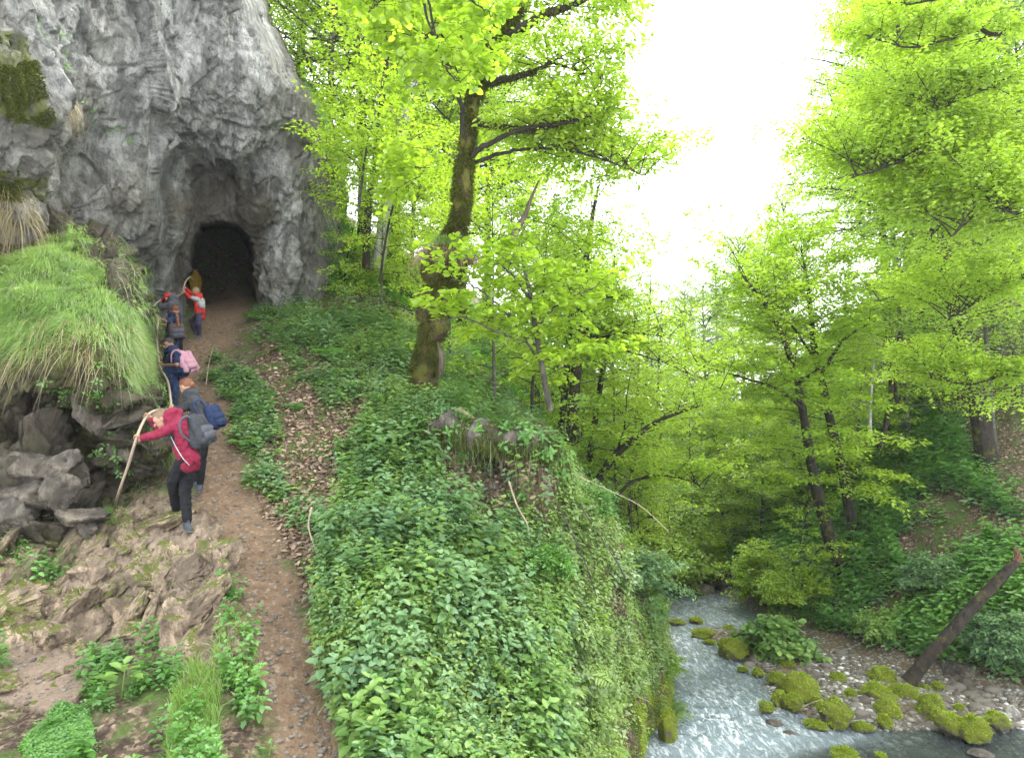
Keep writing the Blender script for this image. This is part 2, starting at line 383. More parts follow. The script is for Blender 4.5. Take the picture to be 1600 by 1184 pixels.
def mat_ground():
    m, nt, out = mat_new('ground'); tc = N(nt, 'ShaderNodeTexCoord').outputs['Object']
    A = lambda n: N(nt, 'ShaderNodeAttribute', attribute_name=n).outputs['Fac']
    n1 = tex_noise(nt, tc, 2.2, 8, .62); n2 = tex_noise(nt, tc, 9, 8, .7); n3 = tex_noise(nt, tc, 45, 4, .7)
    v1 = N(nt, 'ShaderNodeTexVoronoi'); v1.inputs['Scale'].default_value = 28; nt.links.new(tc, v1.inputs[0])
    v2 = N(nt, 'ShaderNodeTexVoronoi'); v2.inputs['Scale'].default_value = 15; nt.links.new(tc, v2.inputs[0])
    vh = N(nt, 'ShaderNodeSeparateColor'); nt.links.new(v1.outputs['Color'], vh.inputs[0])
    # leaf litter and dark soil, patchily green
    lit = ramp(nt, vh.outputs[0], [(0, (0.033, 0.023, 0.017)), (.35, (0.092, 0.063, 0.043)), (.7, (0.165, 0.119, 0.083)), (.97, (0.238, 0.185, 0.132))])
    lit = mixc(nt, ramp(nt, n2, [(.42, (0,) * 3), (.6, (1,) * 3)]), lit, (0.033, 0.024, 0.017))
    grn = ramp(nt, n2, [(.3, (.02, .035, .008)), (.55, (.055, .10, .018)), (.75, (.10, .16, .03))])
    col = mixc(nt, ramp(nt, n1, [(.46, (0,) * 3), (.60, (.9,) * 3)]), lit, grn)
    dirt = ramp(nt, n2, [(.3, (0.099, 0.069, 0.050)), (.5, (0.162, 0.122, 0.092)), (.75, (0.218, 0.172, 0.135))])
    dirt = mixc(nt, 1., dirt, (.84, .74, .62), 'MULTIPLY')
    dirt = mixc(nt, ramp(nt, vh.outputs[1], [(.88, (0,) * 3), (.97, (.5,) * 3)]), dirt, (.26, .215, .17))
    col = mixc(nt, A('path'), col, dirt)
    col = mixc(nt, A('sand'), col, mixc(nt, .35, dirt, (0.238, 0.198, 0.165)))
    rk = ramp(nt, n1, [(.3, (0.103, 0.078, 0.056)), (.48, (0.199, 0.152, 0.113)), (.62, (0.267, 0.209, 0.160)), (.8, (0.340, 0.283, 0.226))])
    vc = N(nt, 'ShaderNodeTexVoronoi', feature='DISTANCE_TO_EDGE'); vc.inputs['Scale'].default_value = 5.5
    wv_ = N(nt, 'ShaderNodeVectorMath', operation='ADD'); wn = N(nt, 'ShaderNodeTexNoise'); wn.inputs['Scale'].default_value = 3; wn.inputs['Detail'].default_value = 5; nt.links.new(tc, wn.inputs[0]); nt.links.new(tc, wv_.inputs[0]); nt.links.new(wn.outputs['Color'], wv_.inputs[1]); nt.links.new(wv_.outputs[0], vc.inputs[0])
    rk = mixc(nt, ramp(nt, vc.outputs['Distance'], [(.0, (.85,) * 3), (.035, (0,) * 3)]), rk, (.045, .035, .028))
    rk = mixc(nt, ramp(nt, n2, [(.35, (.75,) * 3), (.5, (0,) * 3)]), rk, (.10, .08, .06))
    mosst = ramp(nt, tex_noise(nt, tc, 3.1, 5, .7), [(.60, (0,) * 3), (.70, (.8,) * 3)])
    rk = mixc(nt, mosst, rk, ramp(nt, n2, [(.3, (.05, .06, .012)), (.7, (.16, .17, .03))]))
    col = mixc(nt, A('rock'), col, rk)
    v2c = N(nt, 'ShaderNodeSeparateColor'); nt.links.new(v2.outputs['Color'], v2c.inputs[0])
    gv = ramp(nt, v2c.outputs[0], [(0, (0.112, 0.099, 0.079)), (.5, (0.211, 0.198, 0.172)), (1, (0.363, 0.356, 0.330))])
    gv = mixc(nt, ramp(nt, v2.outputs['Distance'], [(.3, (0,) * 3), (.62, (.8,) * 3)]), gv, (0.046, 0.040, 0.030))
    gv = mixc(nt, ramp(nt, n1, [(.42, (0,) * 3), (.58, (.7,) * 3)]), gv, (0.112, 0.079, 0.040))
    col = mixc(nt, A('gravel'), col, gv)
    h = mathn(nt, 'ADD', mathn(nt, 'MULTIPLY', n2, .8), mathn(nt, 'MULTIPLY', n3, .35))
    h = mathn(nt, 'SUBTRACT', h, mathn(nt, 'MULTIPLY', v1.outputs['Distance'], .25))
    pbsdf(nt, out, col, .92, bump(nt, h, .9, .06), .15); return m
g_o = link('ground', ground_me, mat_ground()); tag(g_o, 'brown trail, bare rock slab and leaf littered slopes of the gorge', kind='structure')

def ground_pick(n, mask, dmax=60, size_w=1.):
    """n random spots on the ground, even per picture area so that near and far are alike, where mask(px, py, d, xyz) says so"""
    pix = PG; a = np.abs((pix[1:, :-1, 0] - pix[:-1, :-1, 0]) * (pix[:-1, 1:, 1] - pix[:-1, :-1, 1]) - (pix[:-1, 1:, 0] - pix[:-1, :-1, 0]) * (pix[1:, :-1, 1] - pix[:-1, :-1, 1]))
    c = PG[:-1, :-1]; g = GG[:-1, :-1]
    world = np.linalg.norm(np.cross(GG[1:, :-1] - g, GG[:-1, 1:] - g), axis=-1)
    wgt = world / np.maximum(c[..., 2], 1) ** size_w
    wgt = wgt * (c[..., 2] > .5) * (c[..., 2] < dmax) * (c[..., 0] > -120) * (c[..., 0] < 1720) * (c[..., 1] > -50) * (c[..., 1] < 1300)
    wgt = wgt.ravel() * mask(c[..., 0].ravel(), c[..., 1].ravel(), c[..., 2].ravel(), g.reshape(-1, 3))
    cs = np.cumsum(wgt); k = np.searchsorted(cs, rng.random(n) * cs[-1]); r, q = k // (nc - 1), k % (nc - 1)
    u, v = rng.random((2, n, 1))
    p = GG[r, q] * (1 - u) * (1 - v) + GG[r + 1, q] * u * (1 - v) + GG[r, q + 1] * (1 - u) * v + GG[r + 1, q + 1] * u * v
    return p, GN[r, q], r * nc + q
def gz(x, y):
    """height of the finished ground at one spot"""
    r = math.hypot(x, y); a = math.atan2(x, y)
    i = min(max(np.searchsorted(rr, r) - 1, 0), nr - 2); j = min(max(np.searchsorted(az, a) - 1, 0), nc - 2)
    fr = (r - rr[i]) / (rr[i + 1] - rr[i]); fa = (a - az[j]) / (az[j + 1] - az[j])
    q = GG[..., 2]
    return float((q[i, j] * (1 - fr) + q[i + 1, j] * fr) * (1 - fa) + (q[i, j + 1] * (1 - fr) + q[i + 1, j + 1] * fr) * fa)

# ================================================================== THE CLIFF WITH THE CAVE
def sheet(cols, rows, edge_fn, ctrl, detail):
    pass
CL = np.array([ # photo x, y, distance
 (-350,-350,6.5),(0,-350,8.5),(250,-350,11.5),(430,-350,14),(-350,0,7),(0,0,9.2),(130,0,11),(250,0,12.8),(330,0,13.8),(420,0,15.5),
 (0,110,9.0),(90,150,9.6),(110,60,10.6),(200,170,12),(230,230,12.8),(320,150,13.6),(400,120,14.6),(480,130,16.2),(-350,250,7),(60,230,9.6),
 (120,260,11.2),(190,230,11.9),(225,290,12.3),(120,330,11.2),(232,360,13),(60,300,10.2),(0,270,9.4),(0,340,9.6),(150,400,12),(80,420,11.2),(-350,500,8.5),(0,450,11),(150,520,13),
 (262,290,14.4),(262,400,14.8),(250,470,15),(300,240,14.7),(370,230,15.0),(430,220,15.8),(500,220,17),(535,300,17.8),(545,400,18.5),(470,330,16.6),(520,320,18),
 (400,330,15.8),(340,290,15.9),(300,330,15.5),(290,400,15.9),(330,330,15.8),(370,335,16.0),(410,400,16.6),(440,340,16.6),(450,420,16.5),(500,430,17.2),(540,470,18),(410,470,16.8),(470,500,16.6),(300,470,16.6),(280,480,15.8),(260,560,14.6),(350,560,15.5),(450,560,16),
])
cliff_edge = np.array([(-400,300),(-100,380),(0,418),(60,440),(110,468),(160,500),(230,532),(290,536),(340,540),(380,556),(470,575),(620,600)])
nu, nv = 420, 420
vv = np.linspace(-320, 575, nv); uu = np.linspace(0, 1, nu)
ex = np.interp(vv, cliff_edge[:, 0], cliff_edge[:, 1]) + fbm(np.stack([vv * 0, vv * .02, vv * 0], -1), 1, 4, 3) * 22
px = -330 + (ex[:, None] + 330) * uu[None] ** .85; py = np.repeat(vv[:, None], nu, 1)
dd = rbf(CL[:, :2] / 100, CL[:, 2], np.stack([px, py], -1).reshape(-1, 2) / 100, c=.25, smooth=.01).reshape(nv, nu)
# the mouth of the cave and the passage behind it
MOUTH = np.array([(290,486),(291,430),(298,385),(316,354),(343,342),(372,347),(391,370),(399,400),(394,440),(402,486),(420,540),(290,540)])
def mouth_dist(x, y):
    dl = dist_line(np.stack([x.ravel(), y.ravel()], -1), np.concatenate([MOUTH, MOUTH[:1]])).reshape(x.shape)
    return np.where(in_poly(x, y, MOUTH), dl, -dl)
wv = fbm(np.stack([px, py, px * 0], -1).reshape(-1, 3), .03, 3, 21).reshape(px.shape) * 14
md = mouth_dist(px + wv, py + wv)
dd = dd + sstep(-1, 15, md) * 9.0
edge = sstep(.93, 1., uu)[None] * 3.0 + sstep(.985, 1., uu)[None] * 5
dd = dd + edge
CLP = P(px, py, dd); q = CLP.reshape(-1, 3)
_a = norm(np.cross(np.gradient(CLP, axis=1), np.gradient(CLP, axis=0))).reshape(-1, 3)
face = np.where((_a * (np.array([0, 0, 5]) - q)).sum(-1) > 0, 1, -1)[:, None]; nrm = _a * face
qs = q * np.array([1.0, 1, .62])
relief = fbm(qs, .42, 5, 31, True, .5) * .75 + fbm(qs * np.array([1.3, 1.3, .5]), 1.6, 5, 33, True, .6) * .16 + fbm(qs, 7, 4, 34, True) * .035
c1, c21, ch = cells(qs + fbm(qs, .6, 3, 35)[:, None] * 1.2, .55, 37)
relief += c1 * .34 + (ch - .5) * .16 - .06 * (1 - sstep(0, .03, c21))
c1, c21, ch = cells(qs + fbm(qs, 1.5, 3, 38)[:, None] * .5, 2.1, 39)
relief += (c1 * .14 + (ch - .5) * .04 - .03 * (1 - sstep(0, .05, c21))) * sstep(-.15, .1, fbm(qs, .5, 2, 40))
c1, c21, ch = cells(qs * np.array([1, 1, .8]) + fbm(qs, 4, 2, 42)[:, None] * .15, 5.5, 43)
relief += c1 * .055 - .015 * (1 - sstep(0, .08, c21)) - .10 * sstep(.12, .3, fbm(qs, 3.2, 3, 44))
relief *= np.where(md.ravel() > 0, .6, 1)
facing = np.abs((_a * norm(q - np.array([0, 0, 5]))).sum(-1)); relief *= .25 + .75 * sstep(.12, .5, facing)
CLV = (q + nrm * relief[:, None]).reshape(nv, nu, 3)
cl_me = mesh_from('cliff', M().add(CLV, grid_faces(nv, nu)))
_xx, _yy = px.ravel(), py.ravel()
bw = fbm(q, .8, 4, 41) * 60
brown = np.zeros(len(q))
for k_ in range(6):
    ox_, oy_ = 16 * math.cos(k_ * 1.05), 16 * math.sin(k_ * 1.05); w2 = fbm(q, 1.7, 4, 41) * 70
    brown += (in_poly(_xx + w2 + ox_, _yy + w2 + oy_, [(262,520),(262,330),(300,265),(350,250),(410,300),(430,420),(430,540)]) * .9 + .6 * in_poly(_xx + w2 + ox_, _yy + oy_, [(440,60),(600,60),(600,600),(430,600),(470,330)]) + .35 * in_poly(_xx + w2 + ox_, _yy + w2, [(-400,200),(60,150),(240,260),(240,420),(0,470),(-400,470)])) / 6
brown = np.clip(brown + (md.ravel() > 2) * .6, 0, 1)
moss = in_poly(_xx + bw * .7, _yy + bw * .5, [(-400,60),(20,60),(60,130),(50,190),(-30,180)]) * .9 + in_poly(_xx + bw * .6, _yy + bw * .4, [(-400,250),(0,250),(60,270),(60,315),(-20,300)]) * .9 + in_poly(_xx + bw, _yy, [(480,60),(620,60),(620,500),(520,480),(505,240)]) * .5 \
    + in_poly(_xx + bw * .4, _yy + bw * .4, [(130,375),(175,365),(225,420),(245,500),(180,450)]) * .6
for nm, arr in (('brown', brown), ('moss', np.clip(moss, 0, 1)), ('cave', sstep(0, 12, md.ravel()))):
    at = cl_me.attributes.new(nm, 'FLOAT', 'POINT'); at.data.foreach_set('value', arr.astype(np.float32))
def mat_rock(name, base=(.235, .235, .222), warm=0., dark=1., sc=1., attrs=True, mossy=0., mosscol=((.035, .045, .008), (.13, .14, .025))):
    m, nt, out = mat_new(name); tc0 = N(nt, 'ShaderNodeTexCoord').outputs['Object']
    mp = N(nt, 'ShaderNodeMapping'); mp.inputs['Scale'].default_value = (sc, sc, sc * .7); nt.links.new(tc0, mp.inputs[0]); tc = mp.outputs[0]
    n1 = tex_noise(nt, tc, .9, 10, .68, .4); n2 = tex_noise(nt, tc, 5, 9, .72); n3 = tex_noise(nt, tc, 28, 6, .75); nb = tex_noise(nt, tc, .35, 4, .6)
    k = lambda f: tuple(x * f * dark for x in base)
    c = ramp(nt, n1, [(.30, k(.25)), (.43, k(.65)), (.53, k(1.15)), (.68, k(2.0))])
    c = mixc(nt, ramp(nt, n2, [(.36, (.85,) * 3), (.5, (0,) * 3)]), c, k(.28))
    c = mixc(nt, ramp(nt, n2, [(.56, (0,) * 3), (.7, (.6,) * 3)]), c, k(2.1))
    c = mixc(nt, ramp(nt, n3, [(.38, (.55,) * 3), (.5, (0,) * 3)]), c, k(.3))
    mp2 = N(nt, 'ShaderNodeMapping'); mp2.inputs['Scale'].default_value = (sc * 1.6, sc * 1.6, sc * .28); nt.links.new(tc0, mp2.inputs[0]); ns = tex_noise(nt, mp2.outputs[0], 1.6, 7, .65, .5)
    c = mixc(nt, ramp(nt, ns, [(.50, (0,) * 3), (.60, (.75,) * 3)]), c, k(.36))
    c = mixc(nt, ramp(nt, ns, [(.3, (.6,) * 3), (.42, (0,) * 3)]), c, k(2.0))
    c = mixc(nt, ramp(nt, nb, [(.5, (0,) * 3), (.68, (.45,) * 3)]), c, (.14 * dark, .115 * dark, .08 * dark))
    if attrs:
        A = lambda n: N(nt, 'ShaderNodeAttribute', attribute_name=n).outputs['Fac']
        c = mixc(nt, A('brown'), c, mixc(nt, .85, c, ramp(nt, n2, [(.3, (.022, .017, .011)), (.55, (.068, .054, .035)), (.8, (.14, .115, .075))])))
        mm = mathn(nt, 'MULTIPLY', A('moss'), ramp(nt, n2, [(.35, (0,) * 3), (.55, (1.,) * 3)]))
        c = mixc(nt, mm, c, ramp(nt, n3, [(.3, mosscol[0]), (.7, mosscol[1])]))
        c = mixc(nt, A('cave'), c, ramp(nt, n2, [(.3, (.006, .006, .006)), (.7, (.02, .019, .018))]))  # shade of the cave painted in: rock colour goes near black inside the mouth
    elif mossy > 0:
        g = N(nt, 'ShaderNodeNewGeometry'); sx = N(nt, 'ShaderNodeSeparateXYZ'); nt.links.new(g.outputs['Normal'], sx.inputs[0])
        f = mathn(nt, 'ADD', mathn(nt, 'MULTIPLY', sx.outputs[2], .5), mathn(nt, 'MULTIPLY', n1, 1.2))
        f = ramp(nt, f, [(.95 - mossy * .6, (0,) * 3), (1.1 - mossy * .6, (1,) * 3)])
        c = mixc(nt, f, c, ramp(nt, n3, [(.3, mosscol[0]), (.7, mosscol[1])]))
    vk = N(nt, 'ShaderNodeTexVoronoi'); vk.inputs['Scale'].default_value = 9; nt.links.new(tc, vk.inputs[0])
    h = mathn(nt, 'ADD', mathn(nt, 'ADD', n2, mathn(nt, 'MULTIPLY', n3, .5)), mathn(nt, 'ADD', mathn(nt, 'MULTIPLY', vk.outputs['Distance'], .35), mathn(nt, 'MULTIPLY', ns, .5)))
    pbsdf(nt, out, c, .85, bump(nt, h, 1., .13 / sc), .25); return m
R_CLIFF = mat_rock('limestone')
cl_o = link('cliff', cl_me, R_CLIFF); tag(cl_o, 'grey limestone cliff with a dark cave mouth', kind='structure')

# ================================================================== OUTCROP ON THE LEFT (overhanging, grass on top)
OC = np.array([
 (-350,230,11.5),(0,250,11),(60,300,11),(120,350,10.8),(180,380,10.6),(-350,400,9.2),(0,400,9.6),(60,420,9.4),(130,430,9.4),(200,450,9.6),(235,480,9.9),
 (-350,520,8.4),(0,500,8.7),(80,500,8.7),(160,520,8.8),(205,540,9.1),(0,570,8.5),(80,580,8.5),(150,600,8.6),(210,610,8.9),(240,600,9.3),
 (-350,640,8.8),(0,640,8.9),(80,650,9.2),(130,640,9.3),(180,660,9.1),(230,660,9.2),(0,720,8.3),(-350,720,8.2),(70,720,8.5),(140,700,9.4),(180,720,9.0),(230,730,9.5),(255,700,9.6),
 (0,800,8.0),(-350,800,8.0),(90,790,8.4),(150,760,9.2),(180,790,9.0),(225,780,9.4),(258,770,9.6),(0,860,7.85),(200,850,9.2),(260,840,9.7),(-350,860,7.8)])
oedge = np.array([(230,-20),(290,70),(340,130),(375,190),(430,218),(480,230),(540,236),(600,236),(640,238),(700,262),(760,272),(800,268),(870,262)])
nu2, nv2 = 260, 300
v2 = np.linspace(238, 865, nv2); u2 = np.linspace(0, 1, nu2)
ex2 = np.interp(v2, oedge[:, 0], oedge[:, 1]) + fbm(np.stack([v2 * 0, v2 * .03, v2 * 0], -1), 1, 4, 8) * 14
ox = -330 + (ex2[:, None] + 330) * u2[None] ** .8; oy = np.repeat(v2[:, None], nu2, 1)
od = rbf(OC[:, :2] / 100, OC[:, 2], np.stack([ox, oy], -1).reshape(-1, 2) / 100, c=.2, smooth=.01).reshape(nv2, nu2)
od = od + sstep(.92, 1, u2)[None] * 1.2 + sstep(.98, 1, u2)[None] * 2.5 + (1 - sstep(238, 262, v2))[:, None] * 2
OP = P(ox, oy, od); q = OP.reshape(-1, 3)
_a = norm(np.cross(np.gradient(OP, axis=1), np.gradient(OP, axis=0))).reshape(-1, 3)
nrm = _a * np.where((_a * (np.array([0, 0, 5]) - q)).sum(-1) > 0, 1, -1)[:, None]
soft = (1 - sstep(560, 640, oy.ravel() + fbm(q, 1, 3, 4) * 60)) * sstep(340, 420, oy.ravel() + fbm(q, 1, 3, 6) * 60 + (ox.ravel() < 110) * 30) * (1 - .8 * in_poly(ox.ravel(), oy.ravel(), [(140, 340), (190, 360), (245, 470), (245, 500), (200, 490), (150, 420)]))          # turf and moss above, broken rock below
c1, c21, ch = cells(q * np.array([1, 1, 1.2]) + fbm(q, 1.5, 3, 55)[:, None] * .35, 2.3, 57)
c2, c22, ch2 = cells(q + fbm(q, 3, 2, 5)[:, None] * .15, 6, 58)
relief = soft * (fbm(q, 1.2, 5, 51) * .3 + fbm(q, 4, 3, 52) * .08) + (1 - soft) * (c1 * .42 + (ch - .5) * .25 - .10 * (1 - sstep(0, .10, c21)) + c2 * .12 - .04 * (1 - sstep(0, .1, c22)) + fbm(q, 1.3, 4, 53, True) * .25)
OV = (q + nrm * relief[:, None]).reshape(nv2, nu2, 3)
oc_me = mesh_from('rock_outcrop', M().add(OV, grid_faces(nv2, nu2)))
mo = np.clip(soft * .9 - .35 * (oy.ravel() < 390) + sstep(0, .25, fbm(q, 1.3, 4, 61)) * .9 * (nrm[:, 2] > -.3) * (1 - .6 * in_poly(ox.ravel(), oy.ravel(), [(-400, 690), (120, 690), (140, 810), (-400, 840)])), 0, 1)
for nm, arr in (('brown', np.full(len(q), .75)), ('moss', mo), ('cave', np.zeros(len(q)))):
    at = oc_me.attributes.new(nm, 'FLOAT', 'POINT'); at.data.foreach_set('value', np.asarray(arr, np.float32))
R_OUT = mat_rock('outcrop_rock', (.135, .12, .10), dark=.8, mosscol=((.03, .036, .008), (.11, .12, .022)))
oc_o = link('outcrop', oc_me, R_OUT); tag(oc_o, 'dark broken rock outcrop under turf beside the trail', kind='structure')
def sheet_pick(GV, pxg, pyg, n, poly=None, zmin=-9):
    nn = norm(np.cross(np.gradient(GV, axis=1), np.gradient(GV, axis=0))); nn = nn * np.where((nn * (np.array([0, 0, 5]) - GV)).sum(-1) > 0, 1, -1)[..., None]
    a = GV[:-1, :-1]; wgt = np.linalg.norm(np.cross(GV[1:, :-1] - a, GV[:-1, 1:] - a), axis=-1)
    wgt = wgt * (pxg[:-1, :-1] > -80) * (nn[:-1, :-1, 2] > zmin)
    if poly is not None: wgt = wgt * in_poly(pxg[:-1, :-1], pyg[:-1, :-1], poly)
    cs = np.cumsum(wgt.ravel()); k = np.searchsorted(cs, rng.random(n) * cs[-1]); r, c = k // wgt.shape[1], k % wgt.shape[1]
    u, v = rng.random((2, n, 1)); p = GV[r, c] * (1 - u) * (1 - v) + GV[r + 1, c] * u * (1 - v) + GV[r, c + 1] * (1 - u) * v + GV[r + 1, c + 1] * u * v
    return p, nn[r, c]

# ================================================================== THE STREAM
def make_water():
    nx_, ny_ = 420, 520
    xs = np.linspace(0, 1, nx_); ys = np.geomspace(6.5, 32, ny_)
    X = -3 + ys[:, None] * 0 + xs[None] * (13 + ys[:, None] * .35); Y = np.repeat(ys[:, None], nx_, 1)
    W = np.stack([X, Y, X * 0], -1).reshape(-1, 3)
    pr = proj(W)
    rap = np.exp(-(((pr[:, 0] - 1135) / 75) ** 2 + ((pr[:, 1] - 1112) / 30) ** 2)) + .75 * np.exp(-(((pr[:, 0] - 1100) / 90) ** 2 + ((pr[:, 1] - 1160) / 28) ** 2)) + .45 * np.exp(-(((pr[:, 0] - 1085) / 40) ** 2 + ((pr[:, 1] - 1035) / 20) ** 2)) + .5 * np.exp(-(((pr[:, 0] - 1060) / 40) ** 2 + ((pr[:, 1] - 1000) / 10) ** 2)) + .5 * np.exp(-(((pr[:, 0] - 1230) / 90) ** 2 + ((pr[:, 1] - 1150) / 14) ** 2))
    calm = 1 - .8 * sstep(1220, 1340, pr[:, 0])
    z = fbm(W * np.array([1.2, .8, 1]), 1.1, 3, 71) * .05 * calm + rap * (fbm(W, 2.4, 4, 72, True) * .15 + .04) + fbm(W, 5, 2, 73) * .012 * calm
    W[:, 2] = z
    me = mesh_from('river', M().add(W, grid_faces(ny_, nx_)))
    at = me.attributes.new('foam', 'FLOAT', 'POINT'); at.data.foreach_set('value', (rap + .12 * (1 - sstep(1180, 1270, pr[:, 0] - (pr[:, 1] - 1184) * -.9))).astype(np.float32))
    m, nt, out = mat_new('water'); tc = N(nt, 'ShaderNodeTexCoord').outputs['Object']
    mp = N(nt, 'ShaderNodeMapping'); mp.inputs['Scale'].default_value = (1.9, .55, 1); mp.inputs['Rotation'].default_value = (0, 0, .25); nt.links.new(tc, mp.inputs[0])
    n1 = tex_noise(nt, mp.outputs[0], 3.2, 8, .7, .6); n2 = tex_noise(nt, mp.outputs[0], 11, 6, .7, .3)
    bn = bump(nt, mathn(nt, 'ADD', n1, mathn(nt, 'MULTIPLY', n2, .3)), .4, .08)
    tr = N(nt, 'ShaderNodeBsdfTransparent'); tr.inputs[0].default_value = (.55, .64, .60, 1)
    df = N(nt, 'ShaderNodeBsdfDiffuse'); df.inputs[0].default_value = (.27, .34, .38, 1)
    gl = N(nt, 'ShaderNodeBsdfGlossy'); gl.inputs['Roughness'].default_value = .09; nt.links.new(bn, gl.inputs['Normal'])
    fr = N(nt, 'ShaderNodeFresnel'); fr.inputs[0].default_value = 1.34; nt.links.new(bn, fr.inputs['Normal'])
    s0 = N(nt, 'ShaderNodeMixShader'); wa_ = N(nt, 'ShaderNodeAttribute', attribute_name='foam').outputs['Fac']; nt.links.new(ramp(nt, wa_, [(0, (.07,) * 3), (.12, (.34,) * 3), (.6, (.5,) * 3)]), s0.inputs[0]); nt.links.new(tr.outputs[0], s0.inputs[1]); nt.links.new(df.outputs[0], s0.inputs[2])
    s1 = N(nt, 'ShaderNodeMixShader'); nt.links.new(fr.outputs[0], s1.inputs[0]); nt.links.new(s0.outputs[0], s1.inputs[1]); nt.links.new(gl.outputs[0], s1.inputs[2])
    fm = N(nt, 'ShaderNodeBsdfDiffuse'); fm.inputs[0].default_value = (.82, .86, .87, 1)
    A = N(nt, 'ShaderNodeAttribute', attribute_name='foam').outputs['Fac']
    n3 = tex_noise(nt, mp.outputs[0], 5.5, 10, .78, .8)
    f = mathn(nt, 'MULTIPLY', mathn(nt, 'POWER', A, .6), ramp(nt, n3, [(.50, (0,) * 3), (.70, (1.,) * 3)]), True)
    s2 = N(nt, 'ShaderNodeMixShader'); nt.links.new(f, s2.inputs[0]); nt.links.new(s1.outputs[0], s2.inputs[1]); nt.links.new(fm.outputs[0], s2.inputs[2])
    nt.links.new(s2.outputs[0], out.inputs[0])
    tag(link('river', me, m), 'clear mountain stream with white rapids', kind='structure')
make_water()
# ================================================================== LOW PLANTS, GRASS, STONES
_ds = np.geomspace(3, 90, 700)
def hit(px, py, dmin=3.0):
    """where the sight line through a spot of the photo meets the ground"""
    prev = None
    for d in _ds[_ds >= dmin]:
        q = P(px, py, d)
        if q[2] < gz(q[0], q[1]):
            if prev is None: return q
            a, b = prev, d
            for _ in range(12):
                c = (a + b) / 2; q = P(px, py, c)
                if q[2] < gz(q[0], q[1]): b = c
                else: a = c
            return P(px, py, b)
        prev = d
    return P(px, py, 60)

# -- plant forms: lists of leaves (position, direction, normal, size)
def rosette(n, r, h, leaf, droop=.3, seed=1):
    g = np.random.default_rng(seed); a = np.arange(n) * 2.4 + g.random(n) * .5; t = (np.arange(n) + .5) / n
    X = np.stack([np.cos(a), np.sin(a), .55 - droop * 2 * (1 - t)], -1)
    p = np.stack([np.cos(a) * r * (1 - t) , np.sin(a) * r * (1 - t), h * (.35 + .65 * t)], -1)
    Z = np.stack([-np.cos(a) * .35, -np.sin(a) * .35, np.ones(n)], -1) + g.normal(size=(n, 3)) * .22
    return p, X, Z, leaf * (.7 + .5 * g.random(n)) * (1 - .35 * t)
def stalk(pairs, h, leaf, seed=2, spread=.25):
    g = np.random.default_rng(seed); P_, X_, Z_, S_ = [], [], [], []
    lean = g.normal(size=2) * .12
    for k in range(pairs):
        t = (k + 1) / pairs; a0 = k * 1.57 + g.random() * .4
        for j in (0, 1):
            a = a0 + math.pi * j; c, s = math.cos(a), math.sin(a)
            P_.append((lean[0] * t * h + c * .01, lean[1] * t * h + s * .01, h * t)); X_.append((c, s, .25 - .5 * (1 - t) + g.normal() * .1))
            Z_.append((-c * .2 + g.normal() * .15, -s * .2 + g.normal() * .15, 1)); S_.append(leaf * (.6 + .5 * math.sin(math.pi * (.25 + .7 * t)) + g.random() * .2))
    for j in range(3):
        a = g.random() * 6.28; P_.append((lean[0] * h, lean[1] * h, h * 1.02)); X_.append((math.cos(a), math.sin(a), .8)); Z_.append((-math.cos(a), -math.sin(a), .9)); S_.append(leaf * .45)
    return np.array(P_), np.array(X_), np.array(Z_), np.array(S_)
def fern_form(nf, L, seed=3, wid=.16):
    g = np.random.default_rng(seed); P_, X_, Z_, S_ = [], [], [], []
    for k in range(nf):
        a = k * 6.28 / nf + g.random() * .5; rise = .75 + g.random() * .4; l = L * (.75 + .4 * g.random())
        for i in range(1, 17):
            t = i / 16; rad = l * .85 * t; z = l * (rise * t - .72 * t * t)
            c, s = math.cos(a), math.sin(a); base = np.array([c * rad, s * rad, z]); tang = np.array([c * .85, s * .85, rise - 1.44 * t]); w_ = wid * l * 1.7 * math.sin(math.pi * min(1, .12 + t * .88)) ** .8
            for sg in (-1, 1):
                side = np.array([-s * sg, c * sg, -.12]); P_.append(base); X_.append(side + tang * .35); Z_.append(np.cross(tang, side) * sg * 1.0); S_.append(w_ + .01)
    Z_ = np.array(Z_); Z_[Z_[:, 2] < 0] *= -1
    return np.array(P_), np.array(X_), Z_, np.array(S_)
def plant(m, form, pos, up, yaw, scale, shape=LEAF6, val=None, jitter=.12, seed=0):
    """many copies of one plant form in one mesh"""
    n = len(pos); lp, lx, lz, ls = form; up = norm(up); ref = np.stack([np.cos(yaw), np.sin(yaw), 0 * yaw], -1)
    ax = norm(np.cross(np.cross(up, ref), up)); ay = np.cross(up, ax); R = np.stack([ax, ay, up], -1)      # columns
    k = len(lp); sc = np.broadcast_to(scale, (n,))
    f = lambda v: np.einsum('nij,kj->nki', R, v).reshape(-1, 3)
    pos2 = np.repeat(pos, k, 0) + f(lp) * np.repeat(sc, k)[:, None]
    j = np.random.default_rng(seed + 5).normal(size=(n * k, 3)) * jitter
    v = np.repeat(rng.random(n) if val is None else val, k) * .65 + rng.random(n * k) * .35
    leaves(m, pos2, f(lx) + j, f(lz) + j[:, ::-1], np.tile(ls, n) * np.repeat(sc, k), shape, v)
    return m
def stems(m, form, pos, up, scale, h, w_=.004):
    n = len(pos); blades(m, pos, up, h * scale, np.full(n, w_ * 2), droop=.02, seg=2, val=rng.random(n)); return m

